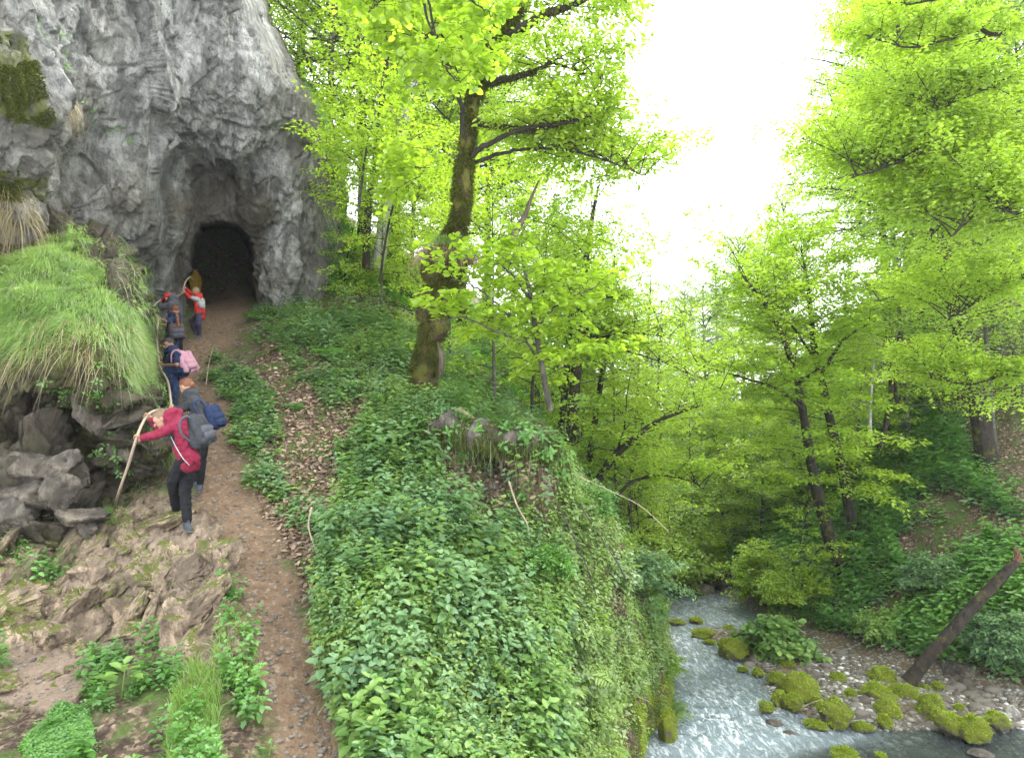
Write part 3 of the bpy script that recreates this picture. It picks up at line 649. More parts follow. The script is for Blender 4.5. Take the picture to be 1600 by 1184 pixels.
L_HERB = leafmat('herb_leaf', [(0, (0.058, 0.128, 0.035)), (.3, (0.104, 0.209, 0.052)), (.6, (0.174, 0.290, 0.070)), (.85, (0.255, 0.371, 0.081)), (1, (0.360, 0.464, 0.104))], .45, gloss=.025, patch=.45, pscale=.7)
L_HERB2 = leafmat('bluish_herb_leaf', [(0, (0.058, 0.128, 0.058)), (.4, (0.116, 0.220, 0.093)), (.75, (0.180, 0.296, 0.116)), (1, (0.255, 0.383, 0.139))], .42, gloss=.03, patch=.4, pscale=.8)
L_LIME = leafmat('lime_leaf', [(0, (.07, .17, .012)), (.4, (.12, .25, .018)), (.75, (.19, .33, .025)), (1, (.28, .40, .04))], .5, gloss=.05, patch=.4)
L_FERN = leafmat('fern_leaf', [(0, (0.046, 0.139, 0.023)), (.5, (0.093, 0.232, 0.035)), (1, (0.174, 0.348, 0.046))], .45, gloss=.05)
L_GRASS = leafmat('grass_blade', [(0, (.09, .18, .03)), (.4, (.16, .28, .05)), (.75, (.24, .37, .07)), (1, (.30, .42, .09))], .55, gloss=.08, patch=.3, pscale=1.2)
L_STRAW = leafmat('straw', [(0, (.13, .10, .05)), (.5, (.25, .20, .10)), (1, (.38, .32, .19))], .35, gloss=.05)
L_LITTER = leafmat('dead_leaf', [(0, (.05, .03, .018)), (.35, (.13, .08, .05)), (.7, (.24, .16, .105)), (1, (.36, .27, .19))], .15, gloss=.05, patch=.2)
L_MOSS = leafmat('moss_tuft', [(0, (.07, .10, .01)), (.4, (.18, .25, .02)), (.75, (.30, .38, .035)), (1, (.45, .52, .07))], .4, gloss=.02, patch=.3, pscale=2.5, tint=(1.1, 1.15, .5))
L_MOSSD = leafmat('dark_moss_tuft', [(0, (.022, .030, .006)), (.5, (.06, .075, .011)), (1, (.13, .145, .022))], .3, gloss=.02, patch=.4, pscale=2, tint=(1.1, 1.1, .5))
UPZ = np.array([0, 0, 1.])

CANOPY_ON = True
BANK = [(560,1260),(545,1184),(512,1100),(500,1000),(505,880),(520,800),(540,720),(600,640),(560,600),(500,560),(440,520),(395,480),(470,452),(620,430),(720,560),(830,680),(850,760),(870,900),(890,1000),(860,1260)]
WHOLE = BANK[:13] + [(620,430),(720,560),(860,680),(960,800),(1010,900),(1062,1000),(1066,1110),(990,1260)]
HOLLOW = [(675,700),(700,690),(860,705),(870,780),(850,860),(800,830),(740,850),(700,800)]
ISL = [[(338,560),(400,590),(425,620),(445,690),(440,780),(415,790),(380,760),(362,700),(355,640),(330,600)],
       [(440,790),(480,780),(520,850),(500,920),(455,900),(430,860)],[(395,480),(470,470),(540,540),(560,640),(500,640),(440,560),(400,540)],
       [(390,1060),(410,1050),(412,1130),(395,1170),(380,1120)]]
RSIDE = [(1130,985),(1060,960),(1020,950),(1010,830),(1100,780),(1200,760),(1300,740),(1400,600),(1450,560),(1520,700),(1650,820),(1750,900),(1750,1110),(1610,1092),(1500,1045),(1400,1030),(1330,1000),(1250,985)]
UP_SL = [(395,480),(480,445),(640,440),(760,600),(880,690),(960,790),(1010,880),(960,900),(860,760),(700,720),(560,690),(430,560)]
BLUFF = [(850,720),(940,780),(1010,880),(1050,1000),(1066,1110),(1000,1260),(860,1260),(840,1000),(830,820)]
def bank_mask(lo=.0, hi=.25, sc=1.1, seed=80, polys=(BANK,), thin=None):
    def f(x, y, d, g):
        wb = fbm(g, 1.0, 3, 77) * 45; r = np.zeros(x.shape)
        for p in polys: r = np.maximum(r, in_poly(x + wb, y + wb * .4, p) * 1.)
        r = r * (1 - .93 * in_poly(x + wb * .6, y + wb * .3, HOLLOW)) * (1 - .88 * in_poly(x + wb * .5, y + wb * .4, [(915,1300),(945,1130),(1000,1075),(1040,1045),(1085,1050),(1085,1300)]))
        return r * sstep(lo, hi, fbm(g, sc, 3, seed) + .18) * (g[:, 2] > .12)
    return f
# --- the green bank between the trail and the stream: several kinds of herb mixed
m_a, m_b, m_c, m_s = M(), M(), M(), M()
forms_a = [stalk(7, .34, .075, 11), stalk(6, .26, .085, 12), rosette(10, .08, .16, .095, seed=13), stalk(8, .42, .068, 14)]
for k, fo in enumerate(forms_a):
    p, nn, _ = ground_pick(1350, bank_mask(.10, .22, .8, 81 + k), 16, 1.35)
    up = norm(nn * .45 + UPZ * .75 + rng.normal(size=p.shape) * .12)
    plant((m_a, m_b)[k % 2], fo, p - up * .01, up, rng.random(len(p)) * 6.28, (.5 + rng.random(len(p)) ** 1.5 * 1.0) * (1 + 1.2 * np.clip(fbm(p, .9, 2, 60 + k), -.3, .5)), LEAF6, seed=k)
    stems(m_s, fo, p, up, rng.random(len(p)) * .4 + .6, fo[0][:, 2].max())
fo = rosette(11, .03, .05, .06, seed=23)                                                   # low heart leaves that carpet the ground
p, nn, _ = ground_pick(2400, bank_mask(.04, .16, 1.1, 90), 16, 1.2)
up = norm(nn * .8 + UPZ * .4); plant(m_a, fo, p, up, rng.random(len(p)) * 6.28, .7 + rng.random(len(p)) * .8, ROUND, seed=9)
p, nn, _ = ground_pick(1100, bank_mask(.0, .2, 1.2, 91, polys=ISL), 18, 1.2)
up = norm(nn * .4 + UPZ * .8)
plant(m_b, stalk(4, .2, .085, 31), p[:550], up[:550], rng.random(550) * 6.28, .6 + rng.random(550) * .7, LEAF6); plant(m_a, rosette(8, .05, .09, .085, seed=32), p[550:], up[550:], rng.random(550) * 6.28, .6 + rng.random(550) * .8, LEAF6)
p, nn, _ = ground_pick(9000, bank_mask(-.02, .1, 1.3, 190, polys=(WHOLE, BLUFF)), 16, 1.2); up = norm(nn * .5 + UPZ * .6 + rng.normal(size=p.shape) * .2); m_q = M()
plant(m_q, rosette(9, .05, .13, .048, seed=33), p[:5000], up[:5000], rng.random(5000) * 6.28, .6 + rng.random(5000) * 1.0, LEAF6); plant(m_q, stalk(6, .22, .045, 34), p[5000:], up[5000:], rng.random(4000) * 6.28, .6 + rng.random(4000) * 1.1, LEAF6)
p, nn, _ = ground_pick(70, bank_mask(.0, .2, .8, 191, polys=(WHOLE,)), 16, 1.2); f = rosette(12, .02, .05, .22, .05, 35); f = (f[0], f[1] + np.array([0, 0, .6]), f[2], f[3])
plant(m_q, f, p, np.repeat(UPZ[None], 70, 0), rng.random(70) * 6.28, .6 + rng.random(70) * .5, LANCE); p, nn, _ = ground_pick(60, bank_mask(.0, .2, .8, 192, polys=(WHOLE,)), 16, 1.2)
plant(m_q, fern_form(7, .45, 36), p, norm(nn * .4 + UPZ), rng.random(60) * 6.28, .6 + rng.random(60) * .6, LANCE); single('undergrowth', m_q, leafmat('fine_herb_leaf', [(0, (.07, .13, .03)), (.5, (.14, .23, .045)), (1, (.25, .34, .07))], .45, gloss=.03), (0, 8, 2), 'fine yellowish green herbs and ferns among the larger leaves of the bank', kind='stuff')
m_q = M(); p, nn, _ = ground_pick(900, bank_mask(-.1, .2, .8, 193, polys=(BLUFF, UP_SL)), 16, 1.2); blades(m_q, p, norm(nn * .3 + np.array([.1, 0, .6]) + rng.normal(size=p.shape) * .5), .25 + rng.random(len(p)) * .5, .007, .5, 5)
p, nn, _ = ground_pick(350, bank_mask(-.1, .2, .8, 194), 16, 1.2); blades(m_q, p, norm(nn * .3 + UPZ + rng.normal(size=p.shape) * .5), .2 + rng.random(len(p)) * .3, .006, .5, 5)
single('dry_grass', m_q, L_STRAW, (0, 9, 2), 'dry stalks sticking out of the green bank', kind='stuff')
p, nn, _ = ground_pick(90, bank_mask(.0, .2, .8, 195), 14, 1.2); up = norm(nn * .5 + UPZ * .8); plant(m_a, rosette(11, .10, .26, .15, seed=37), p, up, rng.random(90) * 6.28, .6 + rng.random(90) * .7, LEAF6)
single('undergrowth', m_a, L_HERB, (0, 8, 2), 'mixed green herbs covering the steep bank beside the trail', kind='stuff')
single('undergrowth', m_b, L_HERB2, (0, 8, 2), 'bluish green leafy herbs on the bank above the stream', kind='stuff')
# small paler herbs higher on the slope and down the bluff to the water
p, nn, _ = ground_pick(4200, bank_mask(-.15, .15, 1.0, 95, polys=(UP_SL, BLUFF)), 24, 1.3)
up = norm(nn * .4 + UPZ * .7 + rng.normal(size=p.shape) * .15)
m_u = M(); plant(m_u, stalk(5, .24, .065, 41), p[:2400], up[:2400], rng.random(2400) * 6.28, .5 + rng.random(2400) * .9, LEAF6)
plant(m_u, rosette(9, .06, .08, .075, seed=42), p[2400:], up[2400:], rng.random(1800) * 6.28, .6 + rng.random(1800) * .9, LEAF6)
single('undergrowth', m_u, leafmat('pale_herb_leaf', [(0, (.06, .12, .045)), (.4, (.12, .20, .065)), (.8, (.19, .28, .08)), (1, (.27, .35, .11))], .42, gloss=.06, patch=.5), (0, 10, 3), 'small light green plants on the upper slope and the bluff', kind='stuff')
# --- right bank
def rmask(x, y, d, g):
    wb = fbm(g, .6, 3, 78) * 60
    litter = in_poly(x + wb, y + wb, [(1490,640),(1560,600),(1760,600),(1760,860),(1610,830),(1520,740)])
    return (in_poly(x + wb * .5, y + wb * .2, RSIDE) * (1 - .85 * litter) * sstep(-.1, .1, fbm(g, .55, 3, 97) + .12)) * (g[:, 2] > .3)
p, nn, _ = ground_pick(9500, rmask, 45, 1.35); up = norm(nn * .35 + UPZ * .75 + rng.normal(size=p.shape) * .12); dd_ = proj(p)[:, 2]
m_r, m_r2 = M(), M(); sc = (.8 + rng.random(len(p)) * .9) * np.clip(dd_ / 17, 1, 2.0)
h = len(p) // 2
plant(m_r, stalk(5, .34, .10, 51), p[:h], up[:h], rng.random(h) * 6.28, sc[:h], LEAF6); plant(m_r2, rosette(9, .09, .14, .11, seed=52), p[h:], up[h:], rng.random(len(p) - h) * 6.28, sc[h:], LEAF6)
single('undergrowth', m_r, L_FERN, (8, 18, 2), 'leafy herbs covering the slope on the far bank', kind='stuff')
single('undergrowth', m_r2, L_HERB2, (8, 18, 2), 'dark green ground plants on the slope on the far bank', kind='stuff')
# --- soft grass slope beyond the bend
def gmask(x, y, d, g): return in_poly(x + fbm(g, .3, 2, 5) * 60, y, [(1020,965),(1010,850),(1180,820),(1290,800),(1300,900),(1260,975),(1130,968)]) * (g[:, 2] > .2)
p, nn, _ = ground_pick(16000, gmask, 45, 1.2); m = M()
blades(m, p, norm(nn * .5 + UPZ + rng.normal(size=p.shape) * .3), .3 + rng.random(len(p)) * .35, .02, .55, 3)
single('grass', m, L_GRASS, (8, 24, 1), 'bright grass on the slope beyond the bend of the stream', kind='stuff')
# mossy grass on the lit hump of the right slope
p, nn, _ = ground_pick(9000, lambda x, y, d, g: in_poly(x, y, [(1340,790),(1350,700),(1400,650),(1450,640),(1440,700),(1400,790),(1360,820)]) * (d > 17) * 1., 30, 1.2); m = M()
blades(m, p, norm(nn + rng.normal(size=p.shape) * .3), .2 + rng.random(len(p)) * .25, .018, .6, 3)
single('grass', m, L_MOSS, (12, 22, 5), 'yellow green mossy grass on the hump of the far slope', kind='stuff')

p, nn, _ = ground_pick(9000, lambda x, y, d, g: (d > 17) * (x > 470) * ((x < 1030) | (y < 860)) * (x < 1330) * (g[:, 2] > .5) * 1., 60, 1.5); up = norm(nn * .35 + UPZ * .8); dd_ = proj(p)[:, 2]
m = M(); plant(m, rosette(9, .1, .16, .13, seed=54), p, up, rng.random(len(p)) * 6.28, (.9 + rng.random(len(p))) * np.clip(dd_ / 17, 1, 3), LEAF4)
single('undergrowth', m, L_FERN, (0, 30, 5), 'bright undergrowth on the wooded slopes behind', kind='stuff')

# --- dead leaves
def litmask(x, y, d, g):
    wb = fbm(g, 1, 3, 79) * 40
    a = in_poly(x + wb, y + wb * .5, [(520,1000),(470,900),(410,800),(400,640),(395,540),(420,490),(560,470),(640,600),(560,700),(520,800)]) * 1.
    b = in_poly(x + wb, y + wb, [(1440,640),(1560,560),(1760,560),(1760,950),(1560,900)]) * .7 + in_poly(x, y, BANK) * .3 + in_poly(x, y, RSIDE) * .25
    return np.clip(a + b, 0, 1) * (g[:, 2] > .3)
p, nn, _ = ground_pick(26000, litmask, 30, 1.5); n_ = len(p)
leaves(m := M(), p + nn * .012, rng.normal(size=(n_, 3)) * np.array([1, 1, .35]), nn + rng.normal(size=(n_, 3)) * .35, .045 + rng.random(n_) * .05, LEAF6)
single('leaf_litter', m, L_LITTER, (0, 9, 3), 'fallen brown leaves lying on the slopes', kind='stuff')

# --- grass cap and tussocks hanging over the outcrop
GR = [(-80,420),(30,400),(70,375),(120,365),(140,400),(180,470),(215,500),(232,550),(230,600),(205,600),(170,555),(110,530),(60,540),(-80,545)]
def comb(p, k=.6):
    """tufts lean together"""
    return np.stack([fbm(p, k, 2, 301), fbm(p, k, 2, 302), fbm(p, k, 2, 303)], -1) * 1.6
m = M(); tc_, tn_ = sheet_pick(OV, ox, oy, 330, GR); p_l, d_l, l_l, v_l = [], [], [], []
for k in range(len(tc_)):
    n_ = rng.integers(60, 190); c_ = tc_[k]; r_ = rng.uniform(.04, .11); off = rng.normal(size=(n_, 3)) * r_; off -= (off @ tn_[k])[:, None] * tn_[k]
    p_l.append(c_ + off); d_l.append(norm(tn_[k] * .7 + np.array([.0, -.15, .65]) + off / r_ * .33 + rng.normal(size=3) * .15 + rng.normal(size=(n_, 3)) * .16)); l_l.append(rng.uniform(.16, .36) * (.45 + .6 * rng.random(n_))); v_l.append(np.clip(rng.random() * .6 + rng.random(n_) * .4, 0, 1))
p_l, d_l, l_l, v_l = map(np.concatenate, (p_l, d_l, l_l, v_l)); l_l *= np.where(proj(p_l)[:, 0] > 205, .62, 1)
blades(m, p_l, d_l, l_l, .0055, .75 + rng.random(len(p_l)) * .5, 5, v_l)
p, nn = sheet_pick(OV, ox, oy, 7000, GR); blades(m, p, norm(nn + UPZ * .4 + rng.normal(size=p.shape) * .45), .08 + rng.random(len(p)) * .12, .005, .6, 3)
p, nn = sheet_pick(OV, ox, oy, 5000, [(140,372),(175,365),(250,480),(258,640),(262,800),(225,800),(215,640),(190,480)])
blades(m, p, norm(nn + np.array([.2, -.2, .2]) + rng.normal(size=p.shape) * .4), .12 + rng.random(len(p)) * .2, .005, 1.0, 4)
single('grass', m, L_GRASS, (-4, 8, 6), 'long fine grass spilling over the outcrop', kind='stuff')
m = M(); p, nn = sheet_pick(OV, ox, oy, 260, [(-80,520),(90,500),(140,510),(150,555),(60,570),(-80,580)])
blades(m, p + nn * .05, norm(nn * .6 + rng.normal(size=p.shape) * .25 + np.array([0, -.2, .1])), .25 + rng.random(len(p)) * .25, .005, 1.3, 5)
p, nn = sheet_pick(OV, ox, oy, 160, [(120,510),(200,510),(215,560),(130,580)])
blades(m, p + nn * .04, norm(nn * .6 + rng.normal(size=p.shape) * .25), .22 + rng.random(len(p)) * .25, .005, 1.3, 5)
q_, n_ = sheet_pick(CLV, px, py, 500, [(-60,270),(10,280),(20,330),(10,340),(-60,340)]); blades(m, q_, norm(n_ * .7 + rng.normal(size=q_.shape) * .2), .3, .006, 1.4, 5)
q_, n_ = sheet_pick(CLV, px, py, 160, [(95,150),(125,150),(130,175),(100,175)]); blades(m, q_, norm(n_ * .7 + rng.normal(size=q_.shape) * .2), .22, .006, 1.4, 5)
single('dry_grass', m, L_STRAW, (-4, 8, 5), 'straw coloured old grass hanging under the green grass', kind='stuff')
# moss and creeping leaves on the outcrop and cliff edge
m = M(); p, nn = sheet_pick(OV, ox, oy, 24000, [(100,380),(175,360),(262,480),(270,880),(120,830),(180,700),(90,600),(130,500)])
kp = fbm(p, 1.6, 3, 305) > -.05; p, nn = p[kp], nn[kp]
blades(m, p, norm(nn + rng.normal(size=p.shape) * .6), .02 + rng.random(len(p)) * .03, .008, .3, 2)
p, nn = sheet_pick(CLV, px, py, 22000, [(-60,60),(15,60),(60,130),(55,190),(-60,180)]); k2 = fbm(p, 1.8, 3, 306) > .0
blades(m, p[k2], norm(nn[k2] + rng.normal(size=p[k2].shape) * .6), .04, .01, .3, 2)
p, nn = sheet_pick(CLV, px, py, 14000, [(-60,240),(10,240),(60,280),(60,320),(-60,300)]); k2 = fbm(p, 1.8, 3, 307) > .0
blades(m, p[k2], norm(nn[k2] + rng.normal(size=p[k2].shape) * .6), .04, .01, .3, 2)
single('moss', m, L_MOSSD, (-3, 9, 5), 'dark yellow green moss on the outcrop and the cliff ledges', kind='stuff')
m = M(); p, nn = sheet_pick(OV, ox, oy, 2400, [(60,540),(262,520),(270,860),(180,840),(150,700),(60,650)]); kp = fbm(p, 1.3, 3, 308) > .02; p, nn = p[kp], nn[kp]
plant(m, rosette(6, .03, .05, .05, seed=71), p, norm(nn + UPZ * .5), rng.random(len(p)) * 6.28, .6 + rng.random(len(p)) * .9, LEAF6)
q_, n_ = sheet_pick(CLV, px, py, 3000, [(430,0),(470,60),(560,200),(600,500),(500,470),(520,250),(470,120)]); kp = fbm(q_, .9, 3, 309) > .0; q_, n_ = q_[kp], n_[kp]
plant(m, rosette(7, .06, .08, .09, seed=72), q_, norm(n_ + UPZ * .6), rng.random(len(q_)) * 6.28, .7 + rng.random(len(q_)) * 1., LEAF6)
q_, n_ = sheet_pick(CLV, px, py, 160, [(30,20),(120,60),(220,240),(170,200),(40,60)])
plant(m, rosette(5, .03, .04, .06, seed=73), q_[:40], n_[:40], rng.random(40) * 6.28, .9, LEAF6)
single('creepers', m, L_FERN, (0, 10, 5), 'small creeping plants on the rock faces', kind='stuff')
m = M(); q_, n_ = sheet_pick(CLV, px, py, 5000, [(425,-20),(450,60),(520,150),(545,240),(520,260),(470,130)])
blades(m, q_, norm(n_ + rng.normal(size=q_.shape) * .3 + UPZ * .3), .35, .008, 1.2, 4)
single('grass', m, L_GRASS, (-5, 14, 9), 'hanging grass along the top edge of the cliff', kind='stuff')

# --- foreground left: herbs between the rocks
FL = [[(-60,790),(60,800),(120,830),(110,900),(60,930),(-60,900)],[(110,1184),(60,1140),(110,1080),(150,1040),(240,1000),(300,1010),(290,1090),(350,1184),(350,1260),(100,1260)],
      [(330,920),(380,940),(400,1060),(412,1180),(380,1184),(350,1080),(335,1000)],[(-60,1000),(20,1010),(30,1090),(-60,1110)]]
def flm(seed, lo=-.1): return lambda x, y, d, g: np.maximum.reduce([in_poly(x + fbm(g, 2, 2, 4) * 25, y, p) * 1. for p in FL]) * (d < 9) * sstep(lo, lo + .2, fbm(g, 2.2, 3, seed))
m = M(); p, nn, _ = ground_pick(1000, flm(320, 0.), 9, 1.3); up = norm(nn * .5 + UPZ * .7 + rng.normal(size=p.shape) * .15)
plant(m, stalk(5, .2, .06, 81), p[:400], up[:400], rng.random(400) * 6.28, .5 + rng.random(400) * .8, LEAF6)
plant(m, rosette(8, .04, .05, .045, seed=82), p[400:], up[400:], rng.random(600) * 6.28, .5 + rng.random(600) * .8, LEAF6)
p, nn, _ = ground_pick(5200, lambda x, y, d, g: in_poly(x + fbm(g, 2, 2, 4) * 40, y, [(20,1260),(40,1150),(90,1100),(130,1110),(150,1260)]) * (d < 8) * 1., 9, 1.3)
plant(m, rosette(6, .015, .02, .018, seed=83), p, nn, rng.random(len(p)) * 6.28, .7 + rng.random(len(p)) * .8, ROUND)
single('undergrowth', m, L_FERN, (-3, 6, 3), 'small herbs growing between the foreground rocks', kind='stuff')
m = M(); p, nn, _ = ground_pick(4200, lambda x, y, d, g: np.maximum(in_poly(x, y, [(255,1230),(265,1100),(300,1040),(345,1060),(340,1230)]), in_poly(x, y, [(330,1040),(350,960),(392,1000),(400,1120)]) * .5) * (d < 8) * 1., 9, 1.3)
blades(m, p, norm(nn * .3 + UPZ + rng.normal(size=p.shape) * .25), .12 + rng.random(len(p)) * .2, .004, .5, 4)
p, nn, _ = ground_pick(900, lambda x, y, d, g: in_poly(x, y, [(155,800),(190,800),(190,825),(155,825)]) * (d < 11) * 1., 11, 1.3)
blades(m, p, norm(UPZ + rng.normal(size=p.shape) * .35), .12 + rng.random(len(p)) * .14, .004, .5, 4)
p, nn, _ = ground_pick(1800, lambda x, y, d, g: in_poly(x, y, [(40,790),(130,790),(110,850),(20,850)]) * (d < 11) * 1., 11, 1.3)
blades(m, p, norm(UPZ + rng.normal(size=p.shape) * .35), .12 + rng.random(len(p)) * .16, .004, .6, 4)
p, nn, _ = ground_pick(2200, lambda x, y, d, g: in_poly(x, y, [(495,980),(520,960),(540,1080),(515,1120)]) * (d < 11) * 1., 11, 1.3)
blades(m, p, norm(UPZ + rng.normal(size=p.shape) * .35), .15 + rng.random(len(p)) * .16, .004, .8, 4)
single('grass', m, L_GRASS, (-2, 6, 3), 'fine tall grass between the foreground rocks and the trail', kind='stuff')
# moss along the foot of the bluff at the water
m = M(); p, nn, _ = ground_pick(26000, lambda x, y, d, g: (in_poly(x, y, [(930,1260),(940,1130),(1000,1080),(1040,1050),(1070,1060),(1070,1120),(1010,1260)]) + .5 * in_poly(x, y, [(860,1184),(1000,980),(1062,1000),(1040,1100)])) * (g[:, 2] > -.05) * sstep(-.2, .1, fbm(g, 1.5, 3, 330)), 16, 1.2)
blades(m, p, norm(nn + UPZ * .4 + rng.normal(size=p.shape) * .5), .03 + rng.random(len(p)) * .04, .012, .4, 2)
p, nn, _ = ground_pick(9000, lambda x, y, d, g: in_poly(x, y, [(325,830),(350,850),(400,960),(412,1184),(395,1184),(370,980)]) * (d < 9) * sstep(-.1, .1, fbm(g, 2.5, 3, 331)), 16, 1.2)
single('moss', m, L_MOSS, (1, 10, 0), 'yellow green moss on the foot of the bluff at the water', kind='stuff')

# --- ferns and broad leaved plants that stand out
SFERN = M(); 
def set_plant(name, label, cat, px_, py_, form, scale, mat, shape=LEAF6, group=None, stemh=None, d=None, upv=None, seed=0):
    b = hit(px_, py_) if d is None else P(px_, py_, d); t = thing(name, label, cat, b, group)
    m = M(); plant(m, form, b[None], (UPZ if upv is None else np.asarray(upv, float))[None], np.array([seed * 1.7]), np.array([scale]), shape, seed=seed); part('foliage', m, mat, t, False)
    m = M(); lp = form[0] * scale
    if stemh: tube(m, [b, b + np.array([.01, 0, stemh * .5]), b + np.array([.02, 0, stemh])], [.008, .006, .003], 6); part('stem', m, L_GRASS, t)
    return t
FERN_L = ['feathery fern beside the top of the trail, near the cave', 'small fern between brown leaves right of the upper trail', 'bright fern in the middle of the upper slope', 'large fern below the old mossy tree',
          'fern leaning out left of the mossy trunk', 'lime green fern on the slope under the mossy tree', 'fern on the green strip right of the hikers', 'fern half hidden in the herbs at the top of the bank', 'fern on the brown slope near the middle of the trail', 'low fern by the trail beside the man in the red hoodie']
for k, (x, y, s) in enumerate([(398,500,.45),(432,520,.4),(520,565,.6),(600,630,.6),(640,560,.5),(545,610,.5),(372,625,.45),(590,690,.5),(460,640,.35),(385,700,.45)]):
    set_plant('fern', FERN_L[k], 'fern', x, y, fern_form(7 + k % 3, .55, 60 + k), s * 1.5, L_FERN, LANCE, 'ferns on the slope', seed=k)
big = lambda n, seed: (lambda f: (f[0] * np.array([1, 1, 1.0]), f[1], f[2], f[3]))(rosette(n, .10, .30, .20, .25, seed))
for k, (x, y, s, lab, n) in enumerate([(190,1090,1.0,'tall broad leaved plant in front of the pale rock slab',12),(118,1062,.5,'big toothed leaf plant on the bare sandy shelf',3),(130,758,.6,'round pale leaves between the dark outcrop rocks',4),
      (600,760,.7,'broad leaved plant at the top left of the bank',8),(420,1180,.35,'small leafy plant at the lower edge of the trail',5),(640,1110,.6,'broad leaves low on the bank by the trail',8),(905,820,.8,'pale umbrella shaped plant on the ridge of the bluff',9)]):
    set_plant('broadleaf_plant', lab, 'plant', x, y, big(n, 200 + k), s, L_HERB2 if k in (1, 2) else L_LIME if k == 6 else L_HERB, ROUND if k in (1, 2) else LEAF6, None, .3 * s, seed=k)
for k, (x, y, lab) in enumerate([(555,960,'bright lime strap leaved plant at the left edge of the bank'),(620,870,'strap leaved plant in the middle of the upper bank'),(700,925,'strap leaved plant right of the bank centre'),(520,940,'lime strap leaved plant right at the trail edge'),(740,860,'strap leaved plant under the dark hollow')]):
    f = rosette(14, .02, .05, .24, .05, 400 + k); f = (f[0], f[1] + np.array([0, 0, .55]), f[2], f[3])
    set_plant('strap_leaf_plant', lab, 'plant', x, y, f, 1.0, L_LIME, LANCE, None, None, seed=k)

# ================================================================== STONES
def ball(n=40):
    th = np.linspace(0, np.pi, n // 2 + 1); ph = np.linspace(0, 2 * np.pi, n, endpoint=False)
    return np.stack([np.sin(th)[:, None] * np.cos(ph), np.sin(th)[:, None] * np.sin(ph), np.repeat(np.cos(th)[:, None], n, 1)], -1), n // 2 + 1, n
def stone(m, c, r, seed, angular=0., rough=.16, n=44, yaw=0.):
    D, a, b = ball(64 if angular > .6 else n); d = D.reshape(-1, 3); g = np.random.default_rng(seed)
    R = np.ones(len(d))
    if angular > 0:
        nn = norm(g.normal(size=(11, 3))); hh = .62 + .3 * g.random(11); R = np.min(np.where(d @ nn.T > .05, hh[None] / np.maximum(d @ nn.T, .05), 9), 1); R = np.minimum(R, 1.25); R = 1 * (1 - angular) + R * angular
    q = d * R[:, None]; q = q * (1 + fbm(q + seed * 3.1, 1.3, 5, seed)[:, None] * rough * 2)
    if angular > 0:
        c1_, c2_, ch_ = cells(q + seed, 1.9, seed); q = q * (1 + angular * (c1_ * .16 + (ch_ - .5) * .10 - .04 * (1 - sstep(0, .1, c2_))))[:, None]
    q = q * np.asarray(r)[None]; cy, sy = math.cos(yaw), math.sin(yaw); q = np.stack([q[:, 0] * cy - q[:, 1] * sy, q[:, 0] * sy + q[:, 1] * cy, q[:, 2]], -1)
    V = q + c; m.add(V, grid_faces(a, b, True), .5); return V.reshape(a, b, 3)
R_STONE = mat_rock('stone', (.125, .108, .09), attrs=False, sc=2.5)
R_PALE = mat_rock('pale_stone', (.33, .31, .27), attrs=False, sc=3)
R_MOSSY = mat_rock('mossy_stone', (.16, .14, .11), attrs=False, sc=3, mossy=.9, mosscol=((.07, .085, .01), (.17, .20, .02)))
def boulder(px_, py_, w_, h_, label, kind='moss', seed=1, z=0., d=None, depth=.8, yaw=0., ang=0., grp=None, cat='boulder', tufts=900):
    b = on_plane(px_, py_ + h_ * .5, z) if d is None else P(px_, py_ + h_ * .5, d)
    dist = proj(b)[2]; rw = w_ / FPX * dist * .5; rh = h_ / FPX * dist * .55
    c = b + np.array([0, rw * depth * .6, rh * .55]); nm = 'mossy_boulder' if kind == 'moss' else 'rock'
    t = thing(nm, label, cat, c - np.array([0, 0, rh * .55]), grp); m = M()
    V = stone(m, c, (rw, rw * depth, rh), seed, ang if kind != 'moss' else .6, .3 if ang == 0 else .07, yaw=yaw)
    part('stone', m, {'moss': R_MOSSY, 'pale': R_PALE, 'dark': R_STONE}[kind], t)
    if kind == 'moss':
        m = M(); nn = norm(np.cross(np.gradient(V, axis=1), np.gradient(V, axis=0))); nn = nn * np.sign((nn * (V - c)).sum(-1, keepdims=True))
        n_ = int(tufts * np.clip(w_ / 30, .5, 3)); i = rng.integers(1, V.shape[0] - 1, n_ * 2); j = rng.integers(0, V.shape[1], n_ * 2); p = V[i, j] + rng.normal(size=(n_ * 2, 3)) * rw * .04; q = nn[i, j]
        ok = (q[:, 2] > .18 + 1.3 * fbm(p, 4, 3, seed)) ; p, q = p[ok][:n_], q[ok][:n_]
        blades(m, p, norm(q + rng.normal(size=p.shape) * .55), .025 + rng.random(len(p)) * .03, .013, .4, 2); part('moss', m, L_MOSS, t, False)
    return t
